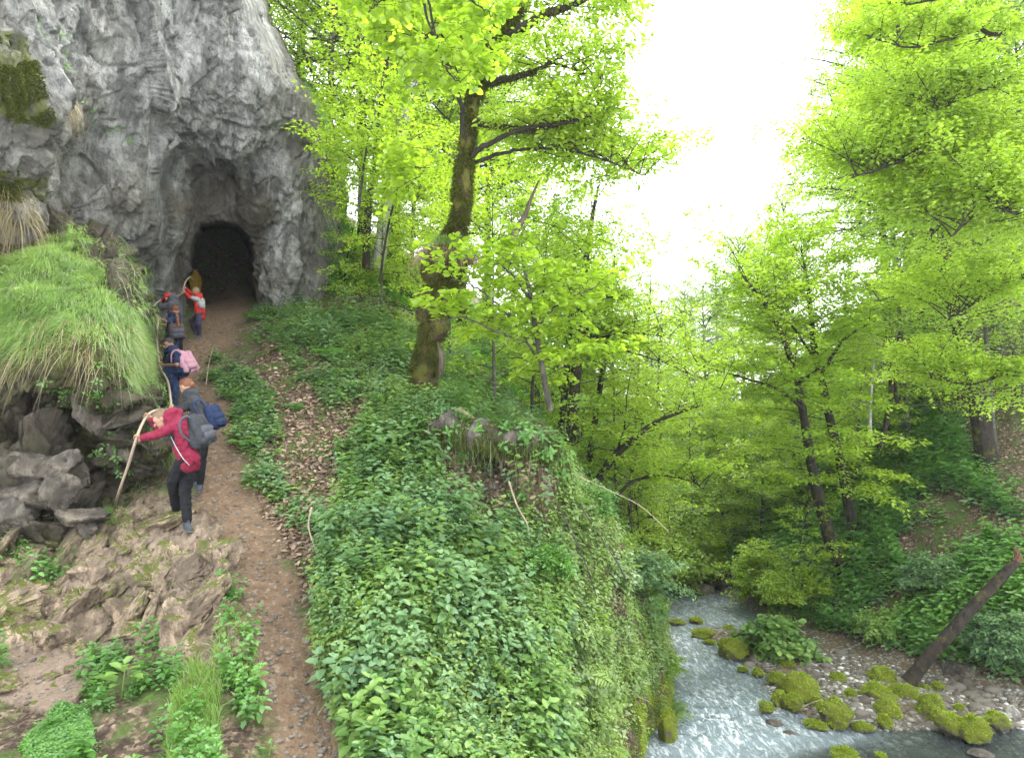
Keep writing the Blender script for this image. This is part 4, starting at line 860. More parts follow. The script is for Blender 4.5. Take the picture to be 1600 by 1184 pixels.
BL = [(1101,990,41,13,'low mossy boulder in midstream before the bend'),(1090,969,26,8,'small mossy stone at the far edge of the water'),(1150,1014,50,28,'dark mossy boulder with wet black side in the stream'),
 (1109,1003,20,6,'flat mossy stone just above the water, midstream'),(1163,1045,15,8,'tiny mossy stone left of its pair in the shallows'),(1186,1050,22,13,'small mossy stone right of its pair in the shallows'),
 (1217,1060,30,18,'rounded mossy boulder at the left tip of the gravel bar'),(1258,1073,64,42,'large high mossy boulder on the left of the gravel bar'),(1220,1090,27,21,'mossy boulder leaning on the left side of the largest one'),
 (1243,1097,34,24,'mossy boulder in front of the largest one'),(1200,1106,24,14,'dark green mossy stone at the edge of the rapids'),(1281,1097,20,16,'small round mossy boulder beside a tan stone'),
 (1313,1116,54,34,'wide mossy boulder standing in the shallow water'),(1279,1134,34,11,'flat mossy stone in the shallow water before the wide one'),(1313,1062,26,17,'mossy boulder at the back of the pale gravel'),
 (1332,1085,26,22,'half bare mossy boulder in the middle of the gravel'),(1386,1058,50,30,'broad mossy mound at the foot of the fallen trunk'),(1380,1085,54,32,'left half of the long mossy hump below the trunk'),
 (1422,1084,50,34,'right half of the long mossy hump below the trunk'),(1394,1109,44,24,'mossy boulder in front of the long mossy hump'),(1386,1127,24,18,'round mossy stone at the brown shallows'),
 (1352,1137,32,12,'low mossy stone touching the brown shallows'),(1466,1106,44,38,'upper part of a slanting mossy slab near the trunk'),(1490,1130,46,34,'lower part of the slanting mossy slab by the brown pool'),
 (1527,1142,50,36,'bright cushion of moss at the edge of the brown pool'),(1502,1106,20,17,'small mossy stone on pebbles behind the bright cushion'),(1470,1074,20,15,'little mossy stone under the bank, nearest the bush'),
 (1448,1076,20,12,'little mossy stone close behind the slanting slab'),(1562,1124,36,30,'mossy boulder next to the white rock'),(1326,1181,46,16,'mossy stone cut by the bottom edge of the view'),
 (1380,1182,18,8,'tiny mossy stone in the water at the bottom edge'),(1175,985,30,14,'mossy stone on the bank near the bend'),(1196,998,40,18,'mossy boulder in the herbs on the inner bank'),(1140,982,24,9,'low mossy stone on the bank at the bend'),
 (1235,1040,24,12,'small mossy stone half under herbs behind the bar'),(1060,972,26,7,'thin mossy stone at the foot of the far slope'),(1046,1130,36,60,'tall mossy block at the foot of the bluff')]
for k, (x, y, w_, h_, lab) in enumerate(BL):
    boulder(x, y, w_, h_, lab, 'moss', 500 + k, z=.02 if x < 1200 or y > 1130 else .06, grp='mossy boulders in and beside the stream', yaw=k * .9, depth=.75 + .3 * ((k * 7) % 5) / 5)
for k, (x, y, w_, h_, lab, kd) in enumerate([(1588,1116,26,28,'pale white rock at the right end of the gravel','pale'),(1308,1090,20,11,'tan rounded stone on the gravel','pale'),(1217,1108,10,8,'small white stone at the edge of the rapids','pale'),
   (1236,1147,24,9,'flat grey stone under shallow water','dark'),(1212,1131,30,7,'flat greenish stone at the rapids','dark'),(1540,1180,40,8,'flat brown stone in the brown pool','dark'),(1345,1052,12,7,'pale pebble behind the half bare boulder','pale'),(1430,1130,16,8,'grey stone on the dirt by the brown shallows','dark')]):
    boulder(x, y, w_, h_, lab, kd, 600 + k, z=.0, ang=.5, cat='rock')
for k, (x, y, w_, h_, d, lab) in enumerate([(87,716,44,42,8.15,'blocky grey rock on top of the rock pile'),(48,722,62,46,8.1,'wide cracked rock left in the rock pile'),(36,764,78,48,7.95,'broad dark rock at the bottom of the rock pile'),
   (5,795,56,44,7.8,'rock at the left edge below the pile'),(86,762,40,40,7.95,'narrow rock right in the rock pile'),(108,806,66,26,8.0,'flat arched slab lying below the pile'),(182,690,42,38,9.0,'pale rock jutting from the outcrop beside the rope'),
   (133,824,28,22,8.0,'small brown rock beside the flat slab'),(118,736,32,36,8.4,'reddish rock between the pile and the green leaves'),(8,440,46,52,9.0,'pale rock sticking out above the grass'),(140,630,60,60,8.95,'dark rock under the grass overhang')]):
    boulder(x, y, w_ * 1.25, h_ * 1.2, lab, 'dark', 650 + k, d=d + .05, ang=1., yaw=k, cat='rock', grp='broken rocks under the outcrop')
# the ledge left of the trail: angular bedrock blocks, half buried
R_SLAB = mat_rock('slab_rock', (.30, .225, .16), attrs=False, sc=2.4, mossy=.02, mosscol=((.05, .06, .012), (.14, .16, .03)))
m = M(); p, nn, _ = ground_pick(560, lambda x, y, d, g: (in_poly(x + fbm(g, 2, 2, 4) * 20, y, ROCKP) * 1. + .35 * in_poly(x, y, SAND)) * (d < 10) * (dist_line(g[:, :2], TRAIL) > .42) * ~((x > 248) & (x < 312) & (y > 785) & (y < 865)), 10, 1.)
for k in range(len(p)):
    r_ = .05 + .22 * rng.random() ** 2.2; ax = norm(np.array([nn[k][0], nn[k][1], nn[k][2]])); mm = M(); stone(mm, np.zeros(3), (r_ * rng.uniform(.8, 1.7), r_ * rng.uniform(.7, 1.2), r_ * rng.uniform(.3, .6)), 800 + k, 1., .05, 26, yaw=rng.uniform(-.7, .7))
    u_ = norm(np.cross(ax, np.array([0, 1., 0]) + rng.normal(size=3) * .15)); v_ = np.cross(ax, u_); R_ = np.stack([u_, v_, ax]); V_ = mm.verts() @ R_ + p[k] - ax * r_ * rng.uniform(.12, .38)
    m.add(V_, mm.F[0][0], .5)
single('rock_ledge', m, R_SLAB, (-4, 8, 4), 'cracked tan bedrock ledge left of the trail', kind='structure', smooth=False)
# pebbles of the bar, beyond counting
m = M(); p, nn, _ = ground_pick(5200, lambda x, y, d, g: in_poly(x, y, GRAVEL) * (g[:, 2] > -.12) * sstep(-.3, .1, fbm(g, 1.2, 3, 340)), 20, 1.3)
D, a, b = ball(8); D = D.reshape(-1, 3); F = grid_faces(a, b, True); r = (.012 + rng.random(len(p)) ** 3 * .06)
V = p[:, None] + D[None] * (r[:, None] * (np.array([1, 1, .6]) * (.7 + .6 * rng.random((len(p), 3)))))[:, None]
m.add(V, (np.arange(len(p))[:, None, None] * len(D) + F[None]).reshape(-1, 4), np.repeat(rng.random(len(p)), len(F)))
pm, nt_, out_ = mat_new('pebble'); a_ = N(nt_, 'ShaderNodeAttribute', attribute_name='v').outputs['Fac']
pbsdf(nt_, out_, ramp(nt_, a_, [(0, (.06, .05, .04)), (.4, (.13, .115, .095)), (.8, (.23, .22, .195)), (1, (.42, .42, .39))]), .8)
p, nn, _ = ground_pick(330, lambda x, y, d, g: in_poly(x, y, GRAVEL) * (g[:, 2] > -.2) * 1., 20, 1.3); DD, a2, b2 = ball(16); DD = DD.reshape(-1, 3)
for k in range(len(p)):
    r_ = .04 + .11 * rng.random() ** 2; Vq = DD * (1 + fbm(DD + k, 1.4, 3, k)[:, None] * .5) * np.array([r_ * rng.uniform(.9, 1.5), r_, r_ * rng.uniform(.4, .8)]); m.add(Vq + p[k], grid_faces(a2, b2, True), rng.random() * .35)
single('gravel', m, pm, (4, 12, 0), 'pale pebbles on the gravel bar', kind='stuff')
m = M(); p, nn, _ = ground_pick(4200, lambda x, y, d, g: (m_path.reshape(nr, nc)[:-1, :-1].ravel() > .5) * (d < 16) * 1. + .5 * in_poly(x, y, SAND) * (d < 8), 16, 1.4)
r = (.005 + rng.random(len(p)) ** 5 * .028); V = p[:, None] + D[None] * (r[:, None] * (np.array([1, 1, .6]) * (.6 + .7 * rng.random((len(p), 3)))))[:, None]
m.add(V, (np.arange(len(p))[:, None, None] * len(D) + F[None]).reshape(-1, 4), np.repeat(rng.random(len(p)) * .45, len(F)))
single('gravel', m, pm, (-2, 8, 3), 'loose small stones on the trail', kind='stuff')
# ================================================================== TREES
def tubes(m, pts, rad, seg=4, val=.5):
    """many thin branches at once: pts (n,k,3), rad (n,k)"""
    n, k, _ = pts.shape
    if n == 0: return m
    t = norm(np.gradient(pts, axis=1)); ref = np.where(np.abs(t[..., 2:]) < .85, np.array([0, 0, 1.]), np.array([1., 0, 0]))
    u = norm(np.cross(t, ref)); b = np.cross(t, u); a = np.linspace(0, 2 * np.pi, seg, endpoint=False)
    V = pts[:, :, None] + rad[..., None, None] * (np.cos(a)[:, None] * u[:, :, None] + np.sin(a)[:, None] * b[:, :, None])
    F = grid_faces(k, seg, True); m.add(V.reshape(-1, 3), (np.arange(n)[:, None, None] * k * seg + F[None]).reshape(-1, 4), val); return m
def branch_pts(s, d, L, k=7, rise=.12, sag=.22, wig=.05, g=None):
    g = g or rng; t = np.linspace(0, 1, k)[None, :, None]; L = L[:, None, None]
    p = s[:, None] + d[:, None] * L * t; p[..., 2:] += L * (rise * t - sag * t * t)
    w_ = np.cumsum(g.normal(size=p.shape) * wig, axis=1) * L / k; w_[:, 0] = 0
    return p + w_
def interp_pts(p, i, t):
    """points at fraction t of polylines i"""
    k = p.shape[1] - 1; x = np.clip(t * k, 0, k - 1e-6); a = x.astype(int); f = (x - a)[:, None]
    return p[i, a] * (1 - f) + p[i, a + 1] * f, norm(p[i, a + 1] - p[i, a])
def foliage(mW, mL, s, d, L, r, leaf=.09, nsub=9, nleaf=34, shape=LEAF4, flat=.3, g=None, sub_len=.42, t0=.2, rise=.12, sag=.22, droop=.15, twigs=True, wig=.05):
    """limbs -> side twigs in flat sprays -> leaves"""
    g = g or rng; n = len(s); d = norm(d); bp = branch_pts(s, d, L, 8, rise, sag, wig, g)
    tubes(mW, bp, r[:, None] * np.linspace(1, .18, 8)[None], 5)
    i = np.repeat(np.arange(n), nsub); t = np.clip(np.tile((np.arange(nsub) + .5) / nsub, n) * (1 - t0) + t0 + g.normal(size=n * nsub) * .03, 0, .999)
    q, tg = interp_pts(bp, i, t); side = norm(np.cross(tg, UPZ)) * np.where(np.arange(n * nsub) % 2, 1, -1)[:, None]
    sd = norm(side + tg * (.5 + .5 * g.random((n * nsub, 1))) + g.normal(size=q.shape) * .22 * np.array([1, 1, .7])); sl = L[i] * sub_len * (1.15 - .75 * t) * (.6 + .6 * g.random(n * nsub)) + .15
    sp = branch_pts(q, sd, sl, 5, .06, .16, .05, g)
    if twigs: tubes(mW, sp, (r[i] * .28)[:, None] * np.linspace(1, .25, 5)[None] + .0015, 3)
    cnt = np.maximum(3, (nleaf * sl / sl.mean()).astype(int)); j = np.repeat(np.arange(n * nsub), cnt); K = len(j)
    tt = g.random(K) ** .8; lp, lt = interp_pts(sp, j, np.clip(tt, 0, .999)); ls = norm(np.cross(lt, UPZ)) * np.where(g.random(K) < .5, 1, -1)[:, None]
    off = np.abs(g.normal(size=(K, 1))) * (sl[j] * .20 * (1.1 - tt))[:, None]
    lp = lp + ls * off + lt * g.normal(size=(K, 1)) * .04; lp[:, 2] += g.normal(size=K) * flat * .26 * np.minimum(1, sl[j]) - off[:, 0] * droop
    X = ls * .9 + lt * .7 + g.normal(size=(K, 3)) * .3; X[:, 2] -= .18
    Z = UPZ + g.normal(size=(K, 3)) * flat
    leaves(mL, lp, X, Z, leaf * (.6 + .7 * g.random(K)), shape, g.random(K))
    return bp
def bark(name, c0, c1, moss=0., sc=1., lichen=0.):
    m, nt, out = mat_new(name); tc0 = N(nt, 'ShaderNodeTexCoord').outputs['Object']
    mp = N(nt, 'ShaderNodeMapping'); mp.inputs['Scale'].default_value = (sc, sc, sc * .35); nt.links.new(tc0, mp.inputs[0]); tc = mp.outputs[0]
    n1 = tex_noise(nt, tc, 14, 8, .7); n2 = tex_noise(nt, tc0, 3.2, 6, .7); n3 = tex_noise(nt, tc0, 60, 4, .7)
    c = ramp(nt, n1, [(.32, c0), (.68, c1)])
    if lichen: c = mixc(nt, ramp(nt, n2, [(.52, (0,) * 3), (.6, (lichen,) * 3)]), c, (.42, .44, .38))
    if moss: c = mixc(nt, ramp(nt, n2, [(.62 - moss * .35, (0,) * 3), (.72 - moss * .3, (1,) * 3)]), c, ramp(nt, n3, [(.3, (.035, .035, .008)), (.7, (.13, .13, .02))]))
    pbsdf(nt, out, c, .9, bump(nt, mathn(nt, 'ADD', n1, n3), .9, .03), .2); return m
B_DARK = bark('dark_bark', (.010, .009, .007), (.042, .036, .028), .2)
B_BEECH = bark('beech_bark', (.03, .028, .022), (.09, .085, .07), .2, lichen=.2)
B_PALE = bark('pale_bark', (.16, .155, .14), (.40, .39, .36), .05, 1, .5)
B_MOSS = bark('mossy_bark', (.02, .015, .010), (.08, .055, .032), .5)
B_DEAD = bark('dead_wood', (.035, .028, .022), (.14, .11, .085), .15)
B_PATH = bark('bare_stick', (.20, .15, .10), (.42, .34, .25), 0)
T_LIME = leafmat('beech_leaf_bright', [(0, (.14, .24, .016)), (.4, (.235, .36, .024)), (.75, (.33, .46, .036)), (1, (.47, .57, .07))], .6, gloss=.04, patch=.45, pscale=.45)
T_MID = leafmat('beech_leaf', [(0, (.10, .20, .022)), (.4, (.18, .30, .034)), (.75, (.27, .39, .05)), (1, (.38, .48, .08))], .58, gloss=.04, patch=.45, pscale=.4)
T_DEEP = leafmat('maple_leaf', [(0, (.09, .17, .03)), (.4, (.16, .26, .045)), (.75, (.23, .34, .065)), (1, (.32, .41, .09))], .55, gloss=.05, patch=.45, pscale=.4)
T_CON = leafmat('spruce_needle', [(0, (.008, .022, .012)), (.5, (.018, .045, .022)), (1, (.04, .075, .03))], .1, gloss=.05, patch=.3)

def crown_limbs(tp, n, c0, R, g, up=.25, top_up=.9, prof=None, side=None, bias=0.):
    """limb starts, directions and lengths round a trunk polyline tp"""
    k = len(tp) - 1; t = c0 + (1 - c0) * ((np.arange(n) + g.random(n) * .8) / n) ** .9; t = np.clip(t, 0, .995)
    x = t * k; a = x.astype(int); f = (x - a)[:, None]; s = tp[a] * (1 - f) + tp[a + 1] * f
    ang = np.arange(n) * 2.399 + g.random(n) * .9; u = (t - c0) / (1 - c0)
    L = R * (prof(u) if prof else np.sqrt(np.clip(1 - (1.6 * (u - .35)) ** 2 * .62, .12, 1))) * (.7 + .45 * g.random(n))
    el = up + (top_up - up) * u ** 2 + g.normal(size=n) * .12
    d = np.stack([np.cos(ang) * np.cos(el), np.sin(ang) * np.cos(el), np.sin(el)], -1)
    if side is not None:
        sv = norm(np.asarray(side, float)); L = L * (1 + bias * (d @ sv)); d = norm(d + sv * bias * .35)
    return s, d, np.maximum(L, .3)
def tree_mesh(H, r0, seed, n=46, c0=.25, R=4, leaf=.10, nsub=8, nleaf=30, bend=.04, shape=LEAF4, flat=.5, up=.2, prof=None, lean=(0, 0)):
    g = np.random.default_rng(seed); k = 12; z = np.linspace(0, 1, k)
    tp = np.stack([lean[0] * H * z ** 1.3 + np.cumsum(g.normal(size=k)) * bend * .3, lean[1] * H * z ** 1.3 + np.cumsum(g.normal(size=k)) * bend * .3, z * H], -1); tp[0] = 0
    tp[0, 2] = -.4
    mT, mC, mB = M(), M(), M(); tube(mT, resample(tp, 40), r0 * (1.15 * np.exp(-np.linspace(0, 12, 40)) * .45 + np.linspace(1, .12, 40) ** .9), 10, rough=.25, seed=seed)
    s, d, L = crown_limbs(tp, n, c0, R, g, up, prof=prof)
    foliage(mB, mC, s, d, L, r0 * .34 * np.clip(L / R, .25, 1.2), leaf, nsub, nleaf, shape, flat, g)
    return mT, mB, mC
PROTO = {}
def proto(key, name, mats, *a, **kw):
    mT, mB, mC = tree_mesh(*a, **kw)
    PROTO[key] = (name, mesh_from('trunk', mT), mesh_from('limbs', mB), mesh_from('crown', mC, False), mats)
proto('beech', 'beech_tree', (B_BEECH, T_LIME), 13, .17, 1, n=50, c0=.22, R=3.9, leaf=.11, nsub=9, nleaf=60)
proto('beech2', 'beech_tree', (B_DARK, T_MID), 13, .17, 2, n=46, c0=.3, R=4.4, leaf=.115, nsub=9, nleaf=60, lean=(.06, 0))
proto('tall', 'beech_tree', (B_DARK, T_MID), 19, .24, 3, n=60, c0=.33, R=4.8, leaf=.125, nsub=10, nleaf=60)
proto('maple', 'maple_tree', (B_BEECH, T_DEEP), 11, .14, 4, n=44, c0=.2, R=3.3, leaf=.145, nsub=8, nleaf=42, flat=.45)
proto('sapling', 'sapling', (B_BEECH, T_LIME), 5.5, .045, 5, n=26, c0=.12, R=1.9, leaf=.085, nsub=7, nleaf=34, shape=LEAF6)
proto('sapling2', 'sapling', (B_DARK, T_MID), 4.5, .04, 6, n=22, c0=.1, R=1.6, leaf=.08, nsub=7, nleaf=30, shape=LEAF6, lean=(.2, 0))
proto('spruce', 'spruce_tree', (B_DARK, T_CON), 15, .2, 7, n=90, c0=.12, R=2.6, leaf=.10, nsub=10, nleaf=26, shape=LANCE, flat=.5, up=-.15, prof=lambda u: np.clip(1.05 - u, .06, 1))
proto('low', 'young_beech_tree', (B_BEECH, T_LIME), 8, .09, 9, n=44, c0=.05, R=3.2, leaf=.115, nsub=9, nleaf=40, lean=(.1, 0))
_used = {}
def place(key, px_, d, sc, label, group=None, yaw=None, mat=None, lean=0., zoff=-.05, cat='tree'):
    name, t, b, c, mats = PROTO[key]; q = P(px_, 700, d); xy = (q[0], q[1]); base = (xy[0], xy[1], gz(*xy) + zoff)
    r = thing(name, label, cat, base, group); r.rotation_euler = (0, lean, rng.random() * 6.28 if yaw is None else yaw); r.scale = (sc, sc, sc)
    for nm, me, mt in (('trunk', t, mats[0]), ('branch', b, mats[0]), ('crown', c, mat or mats[1])):
        o = bpy.data.objects.new(nm, me); COL.objects.link(o); o.parent = r
        if not len(me.materials): me.materials.append(mt)
        if mat is not None and nm == 'crown':
            o.material_slots[0].link = 'OBJECT'; o.material_slots[0].material = mat
    return r
# ---- forest on the left valley side, behind the crest and the cliff
LG = 'trees on the left valley side behind the crest'
for k, (key, x, d, s, lab, mt) in enumerate([
    ('beech', 500, 21, .95, 'leafy tree right behind the edge of the cliff', T_LIME), ('beech2', 560, 24, 1.05, 'dark stemmed tree behind the cliff edge', T_MID),
    ('tall', 610, 28, 1.0, 'tall tree behind the pale leaning trunk', T_LIME), ('beech', 690, 25, 1.0, 'broad tree behind the old mossy trunk', T_MID),
    ('beech2', 720, 23, .85, 'tree with wide sprays between mossy trunk and sky', T_LIME), ('tall', 760, 31, .85, 'tall tree just right of the mossy trunk, farther off', T_MID),
    ('maple', 840, 21, .62, 'maple with darker leaves below the dead snag', T_DEEP), ('beech', 925, 26, .58, 'tree against the white sky in the gap of the gorge', T_LIME),
    ('maple', 975, 31, .62, 'maple near the middle of the gorge at the skyline', T_MID), ('beech2', 1020, 36, .62, 'tree at the left side of the far skyline', T_MID),
    ('tall', 450, 27, 1.1, 'tall tree rising above the top of the cliff', T_LIME), ('beech', 1075, 44, .8, 'small far tree in the middle of the gorge', T_DEEP),
    ('maple', 900, 36, .75, 'far maple behind the dark double stem', T_DEEP), ('beech', 720, 34, 1.1, 'far tree on the left slope behind the mossy trunk', T_MID),
    ('maple', 640, 19.5, .5, 'low maple on the slope left of the mossy trunk', T_LIME), ('spruce', 870, 44, .9, 'dark spruce far up the left slope', None)]):
    place(key, x, d, s, lab, LG, mat=mt)
# ---- far trees closing the valley
FAR_L = ['distant round tree left of the middle of the gorge end', 'distant tall tree just left of the lowest point of the skyline', 'distant tree at the lowest point of the skyline', 'distant round tree just right of the lowest skyline point', 'distant maple behind the dark spruce of the far skyline', 'distant tall tree right of the far dark spruce',
    'distant beech under the pale tree at the right of the sky gap', 'dark narrow spruce on the far skyline', 'leftmost distant tree seen through the dark stems', 'farthest maple deep in the gorge, in haze', 'farthest beech on the right side of the gorge end', 'distant tall tree hidden behind the twin dark stems']
for k, (key, x, d, s) in enumerate([('beech', 960, 52, .85), ('tall', 1000, 62, .7), ('beech2', 1055, 58, .8), ('beech', 1105, 52, .9), ('maple', 1135, 62, 1.1), ('tall', 1165, 52, .75), ('beech', 1200, 58, 1.0), ('spruce', 1125, 60, 1.05), ('beech', 930, 66, .9), ('maple', 1075, 70, 1.1), ('beech', 1180, 70, 1.2), ('tall', 1240, 66, .9)]):
    place(key, x, d, s, FAR_L[k], 'distant trees at the end of the gorge', mat=T_MID if k % 2 else T_DEEP)
# ---- right valley side
RG = 'trees on the right valley side'
for k, (key, x, d, s, lab, mt) in enumerate([
    ('beech', 1165, 36, .66, 'pale green tree at the right edge of the sky gap', T_LIME), ('beech2', 1240, 40, .80, 'tree rising behind the twin dark stems', T_MID),
    ('beech', 1240, 27, .52, 'bright tree left of the twin dark stems', T_LIME), ('tall', 1400, 34, 1.0, 'tall tree on the right skyline with thin top', T_MID),
    ('beech2', 1420, 28, 1.0, 'wide tree above the mossy hump on the right slope', T_MID), ('tall', 1440, 36, 1.1, 'very tall tree high on the right slope', T_MID),
    ('beech', 1470, 25, 1.15, 'bright tree behind the big dark trunk', T_LIME), ('maple', 1570, 24, 1.2, 'maple right of the big dark trunk', T_DEEP),
    ('tall', 1560, 31, 1.05, 'tall tree at the upper right, behind the near branches', T_MID), ('beech2', 1660, 26, 1.2, 'tree standing at the right edge of the slope', T_MID),
    ('maple', 1420, 22.5, .6, 'low maple above the mossy hump', T_LIME), ('spruce', 1455, 27, .62, 'dark spruce in the shade beside the big trunk', None), ('spruce', 1530, 26, .55, 'second dark spruce, right of the big trunk', None),
    ('maple', 1120, 30, .5, 'low maple leaning over the far bend', T_LIME), ('sapling', 1165, 27, 1.0, 'slender sapling on the grass slope by the bend', None)]):
    place(key, x, d, s, lab, RG, mat=mt)
for k, (x, d, s, lab) in enumerate([(1128, 30, .75, 'young beech filling the bend left of the twin dark stems'), (1185, 25, .55, 'young beech on the grass slope under the twin dark stems'), (1262, 23, .62, 'young beech directly behind the twin dark stems'), (1335, 22.5, .62, 'young beech between twin stems and mossy hump'),
    (1410, 24.5, .8, 'young beech above the mossy hump'), (1215, 31, .9, 'young beech high behind the twin dark stems'), (1600, 21.5, .7, 'young beech low at the right edge'), (905, 19, .55, 'young beech behind the arching stem'), (965, 22, .62, 'young beech above the end of the bluff'), (1045, 27, .8, 'young beech over the far left of the bend'), (860, 24, .8, 'young beech on the slope behind the crest'), (1085, 34, 1.0, 'young beech in the middle of the far gorge')]):
    place('low', x, d, s, lab, 'young beeches round the bend of the stream')
# ---- saplings and bushes of the crest, above the stream bend
SG = 'saplings along the crest and the bend of the stream'
for k, (key, x, d, s, lab) in enumerate([
    ('sapling', 770, 13.2, .85, 'leafy sapling right of the mossy trunk'), ('sapling2', 830, 14.5, 1.0, 'thin sapling on the crest above the dark hollow'), ('sapling', 905, 16, .9, 'sapling on the crest in front of the dark stems'),
    ('sapling', 960, 18, 1.0, 'sapling where the crest falls to the bend'), ('sapling2', 1005, 19.5, .95, 'sapling overhanging the bend of the stream'), ('sapling', 985, 17.6, .6, 'low sapling on the end of the bluff'),
    ('sapling', 590, 15.5, .65, 'sapling on the upper slope left of the mossy trunk'), ('sapling2', 530, 17.5, .6, 'small tree at the foot of the cliff edge'), ('sapling', 640, 18, .9, 'sapling behind the mossy trunk, left of it'),
    ('sapling', 700, 14.5, .7, 'sapling directly behind the mossy trunk'), ('sapling2', 1040, 24, 1.2, 'sapling beside the far mossy bank'), ('sapling', 1080, 27, 1.2, 'sapling above the dark undercut bank at the bend')]):
    place(key, x, d, s, lab, SG)

# ---- trees built stem by stem from where they stand
def custom_tree(name, label, cat, stems_, limbs, crown, barkm, leafm, group=None, moss=0, limbm=None):
    """stems_: [(pixel path with distance and radius)], limbs the same; crown: arguments for foliage"""
    b = P(*stems_[0][0][:3]); t = thing(name, label, cat, b, group); allp = []
    for s in stems_:
        s = np.array(s, float); nr_ = 260 if moss else 60; p = resample(P(s[:, 0], s[:, 1], s[:, 2]), nr_); r = np.interp(np.linspace(0, 1, nr_), np.linspace(0, 1, len(s)), s[:, 3]); r = r * (1 + (.16 * fbm(p, 2.2, 3, 5) * 2 if moss else 0))
        m = M(); tube(m, p, r, 30 if moss else 18, rough=.5 if moss else .2, seed=len(allp)); part('trunk', m, barkm, t); allp.append((p, r))
    for s in limbs:
        s = np.array(s, float); p = resample(P(s[:, 0], s[:, 1], s[:, 2]), 30); p[1:-1] += rng.normal(size=(28, 3)) * .008; r = np.interp(np.linspace(0, 1, 30), np.linspace(0, 1, len(s)), s[:, 3])
        m = M(); tube(m, p, r, 9, rough=.3, seed=len(allp) + 5); part('branch', m, limbm or barkm, t); allp.append((p, r))
    if crown:
        mW, mL = M(), M()
        for f in crown: f(mW, mL, allp)
        part('twigs', mW, B_DARK, t); part('crown', mL, leafm, t, False)
    return t, allp
def along(k, n, R, leaf=.09, nsub=8, nleaf=26, shape=LEAF6, c0=.3, up=.15, seed=0, side=None, bias=0., flat=.35, prof=None, rad=.012, **kw):
    def f(mW, mL, allp):
        g = np.random.default_rng(seed + 900); p, r = allp[k]
        s, d, L = crown_limbs(p, n, c0, R, g, up, prof=prof or (lambda u: np.ones_like(u)), side=side, bias=bias)
        foliage(mW, mL, s, d, L, np.full(n, rad), leaf, nsub, nleaf, shape, flat, g, **kw)
    return f
def spots(pts, dirs, L, leaf=.1, nsub=7, nleaf=20, shape=ROUND, seed=0, flat=.35, rad=.008, **kw):
    def f(mW, mL, allp):
        g = np.random.default_rng(seed + 950); s = P(*np.array(pts, float).T); d = np.broadcast_to(np.asarray(dirs, float), s.shape) + g.normal(size=s.shape) * .2
        foliage(mW, mL, s, d, np.broadcast_to(np.asarray(L, float), (len(s),)).copy(), np.full(len(s), rad), leaf, nsub, nleaf, shape, flat, g, **kw)
    return f
MT = [(668,640,11.7,0.275),(660,590,11.6,0.224),(672,530,11.5,0.181),(688,460,11.5,0.189),(702,415,11.5,0.215),(702,385,11.5,0.189),(716,350,11.5,0.129),(722,300,11.5,0.138),(728,240,11.5,0.129),(738,170,11.5,0.103),(752,110,11.5,0.112),(778,60,11.6,0.129),(808,10,11.6,0.138),(822,-60,11.7,0.146),(840,-160,11.8,0.103)]
ML = [[(735,192,11.5,.07),(780,196,11.3,.065),(830,205,11.2,.05),(880,192,11.1,.035),(925,182,11,.012)],
      [(728,248,11.5,.06),(762,226,11.3,.045),(805,205,11.2,.04),(850,196,11.1,.03),(905,190,11,.01)],
      [(740,255,11.6,.04),(790,238,11.7,.03),(850,232,11.8,.025),(930,245,11.9,.018),(1010,275,12,.006)],
      [(722,232,11.4,.045),(722,180,11.0,.04),(708,120,10.6,.037),(680,75,10.3,.034),(655,45,10.1,.03),(632,-10,9.9,.025)],
      [(748,134,11.5,.075),(790,124,11.4,.06),(835,112,11.3,.045),(862,97,11.2,.03)],
      [(772,62,11.6,.09),(812,46,11.5,.08),(855,22,11.4,.07),(905,4,11.3,.05),(960,-25,11.2,.03)],
      [(760,66,11.5,.06),(728,58,11.3,.05),(690,56,11.1,.035),(655,60,10.9,.012)],
      [(862,97,11.2,.02),(900,110,11.1,.015),(945,125,11,.006)]]
g_ = np.random.default_rng(55)
def fan(n, x0, x1, y0, y1, d0, d1): return list(zip(g_.uniform(x0, x1, n), g_.uniform(y0, y1, n), g_.uniform(d0, d1, n)))
mt, mp_ = custom_tree('old_tree', 'old gnarled tree covered in moss on the slope right of the cave', 'tree', [MT], ML, [
    along(1, 20, 1.1, .085, 7, 20, c0=.55, seed=1, side=(.4, 1, .2), bias=.5), along(2, 18, 1.1, .085, 7, 20, c0=.55, seed=2, side=(.4, 1, .2), bias=.5), along(3, 30, 1.4, .085, 8, 22, c0=.4, seed=3, side=(.4, 1, .2), bias=.5), along(4, 16, .9, .10, 6, 14, c0=.6, seed=4, shape=ROUND),
    along(5, 10, .9, .085, 7, 16, c0=.7, seed=5), along(6, 26, 1.3, .085, 8, 20, c0=.45, seed=6, side=(.4, 1, .2), bias=.5), along(7, 10, 1.0, .10, 6, 14, c0=.5, seed=7, shape=ROUND), along(8, 12, 1.1, .08, 7, 18, c0=.2, seed=8),
    spots(fan(26, 800, 940, 90, 420, 11.8, 13.2), (.6, .5, -.05), 1.2, .08, 8, 20, LEAF6, 9), spots(fan(6, 640, 690, 90, 300, 10.8, 11.6), (-.6, .3, 0), .8, .10, 6, 16, ROUND, 10)],
    B_MOSS, T_LIME, moss=1, limbm=B_DARK)
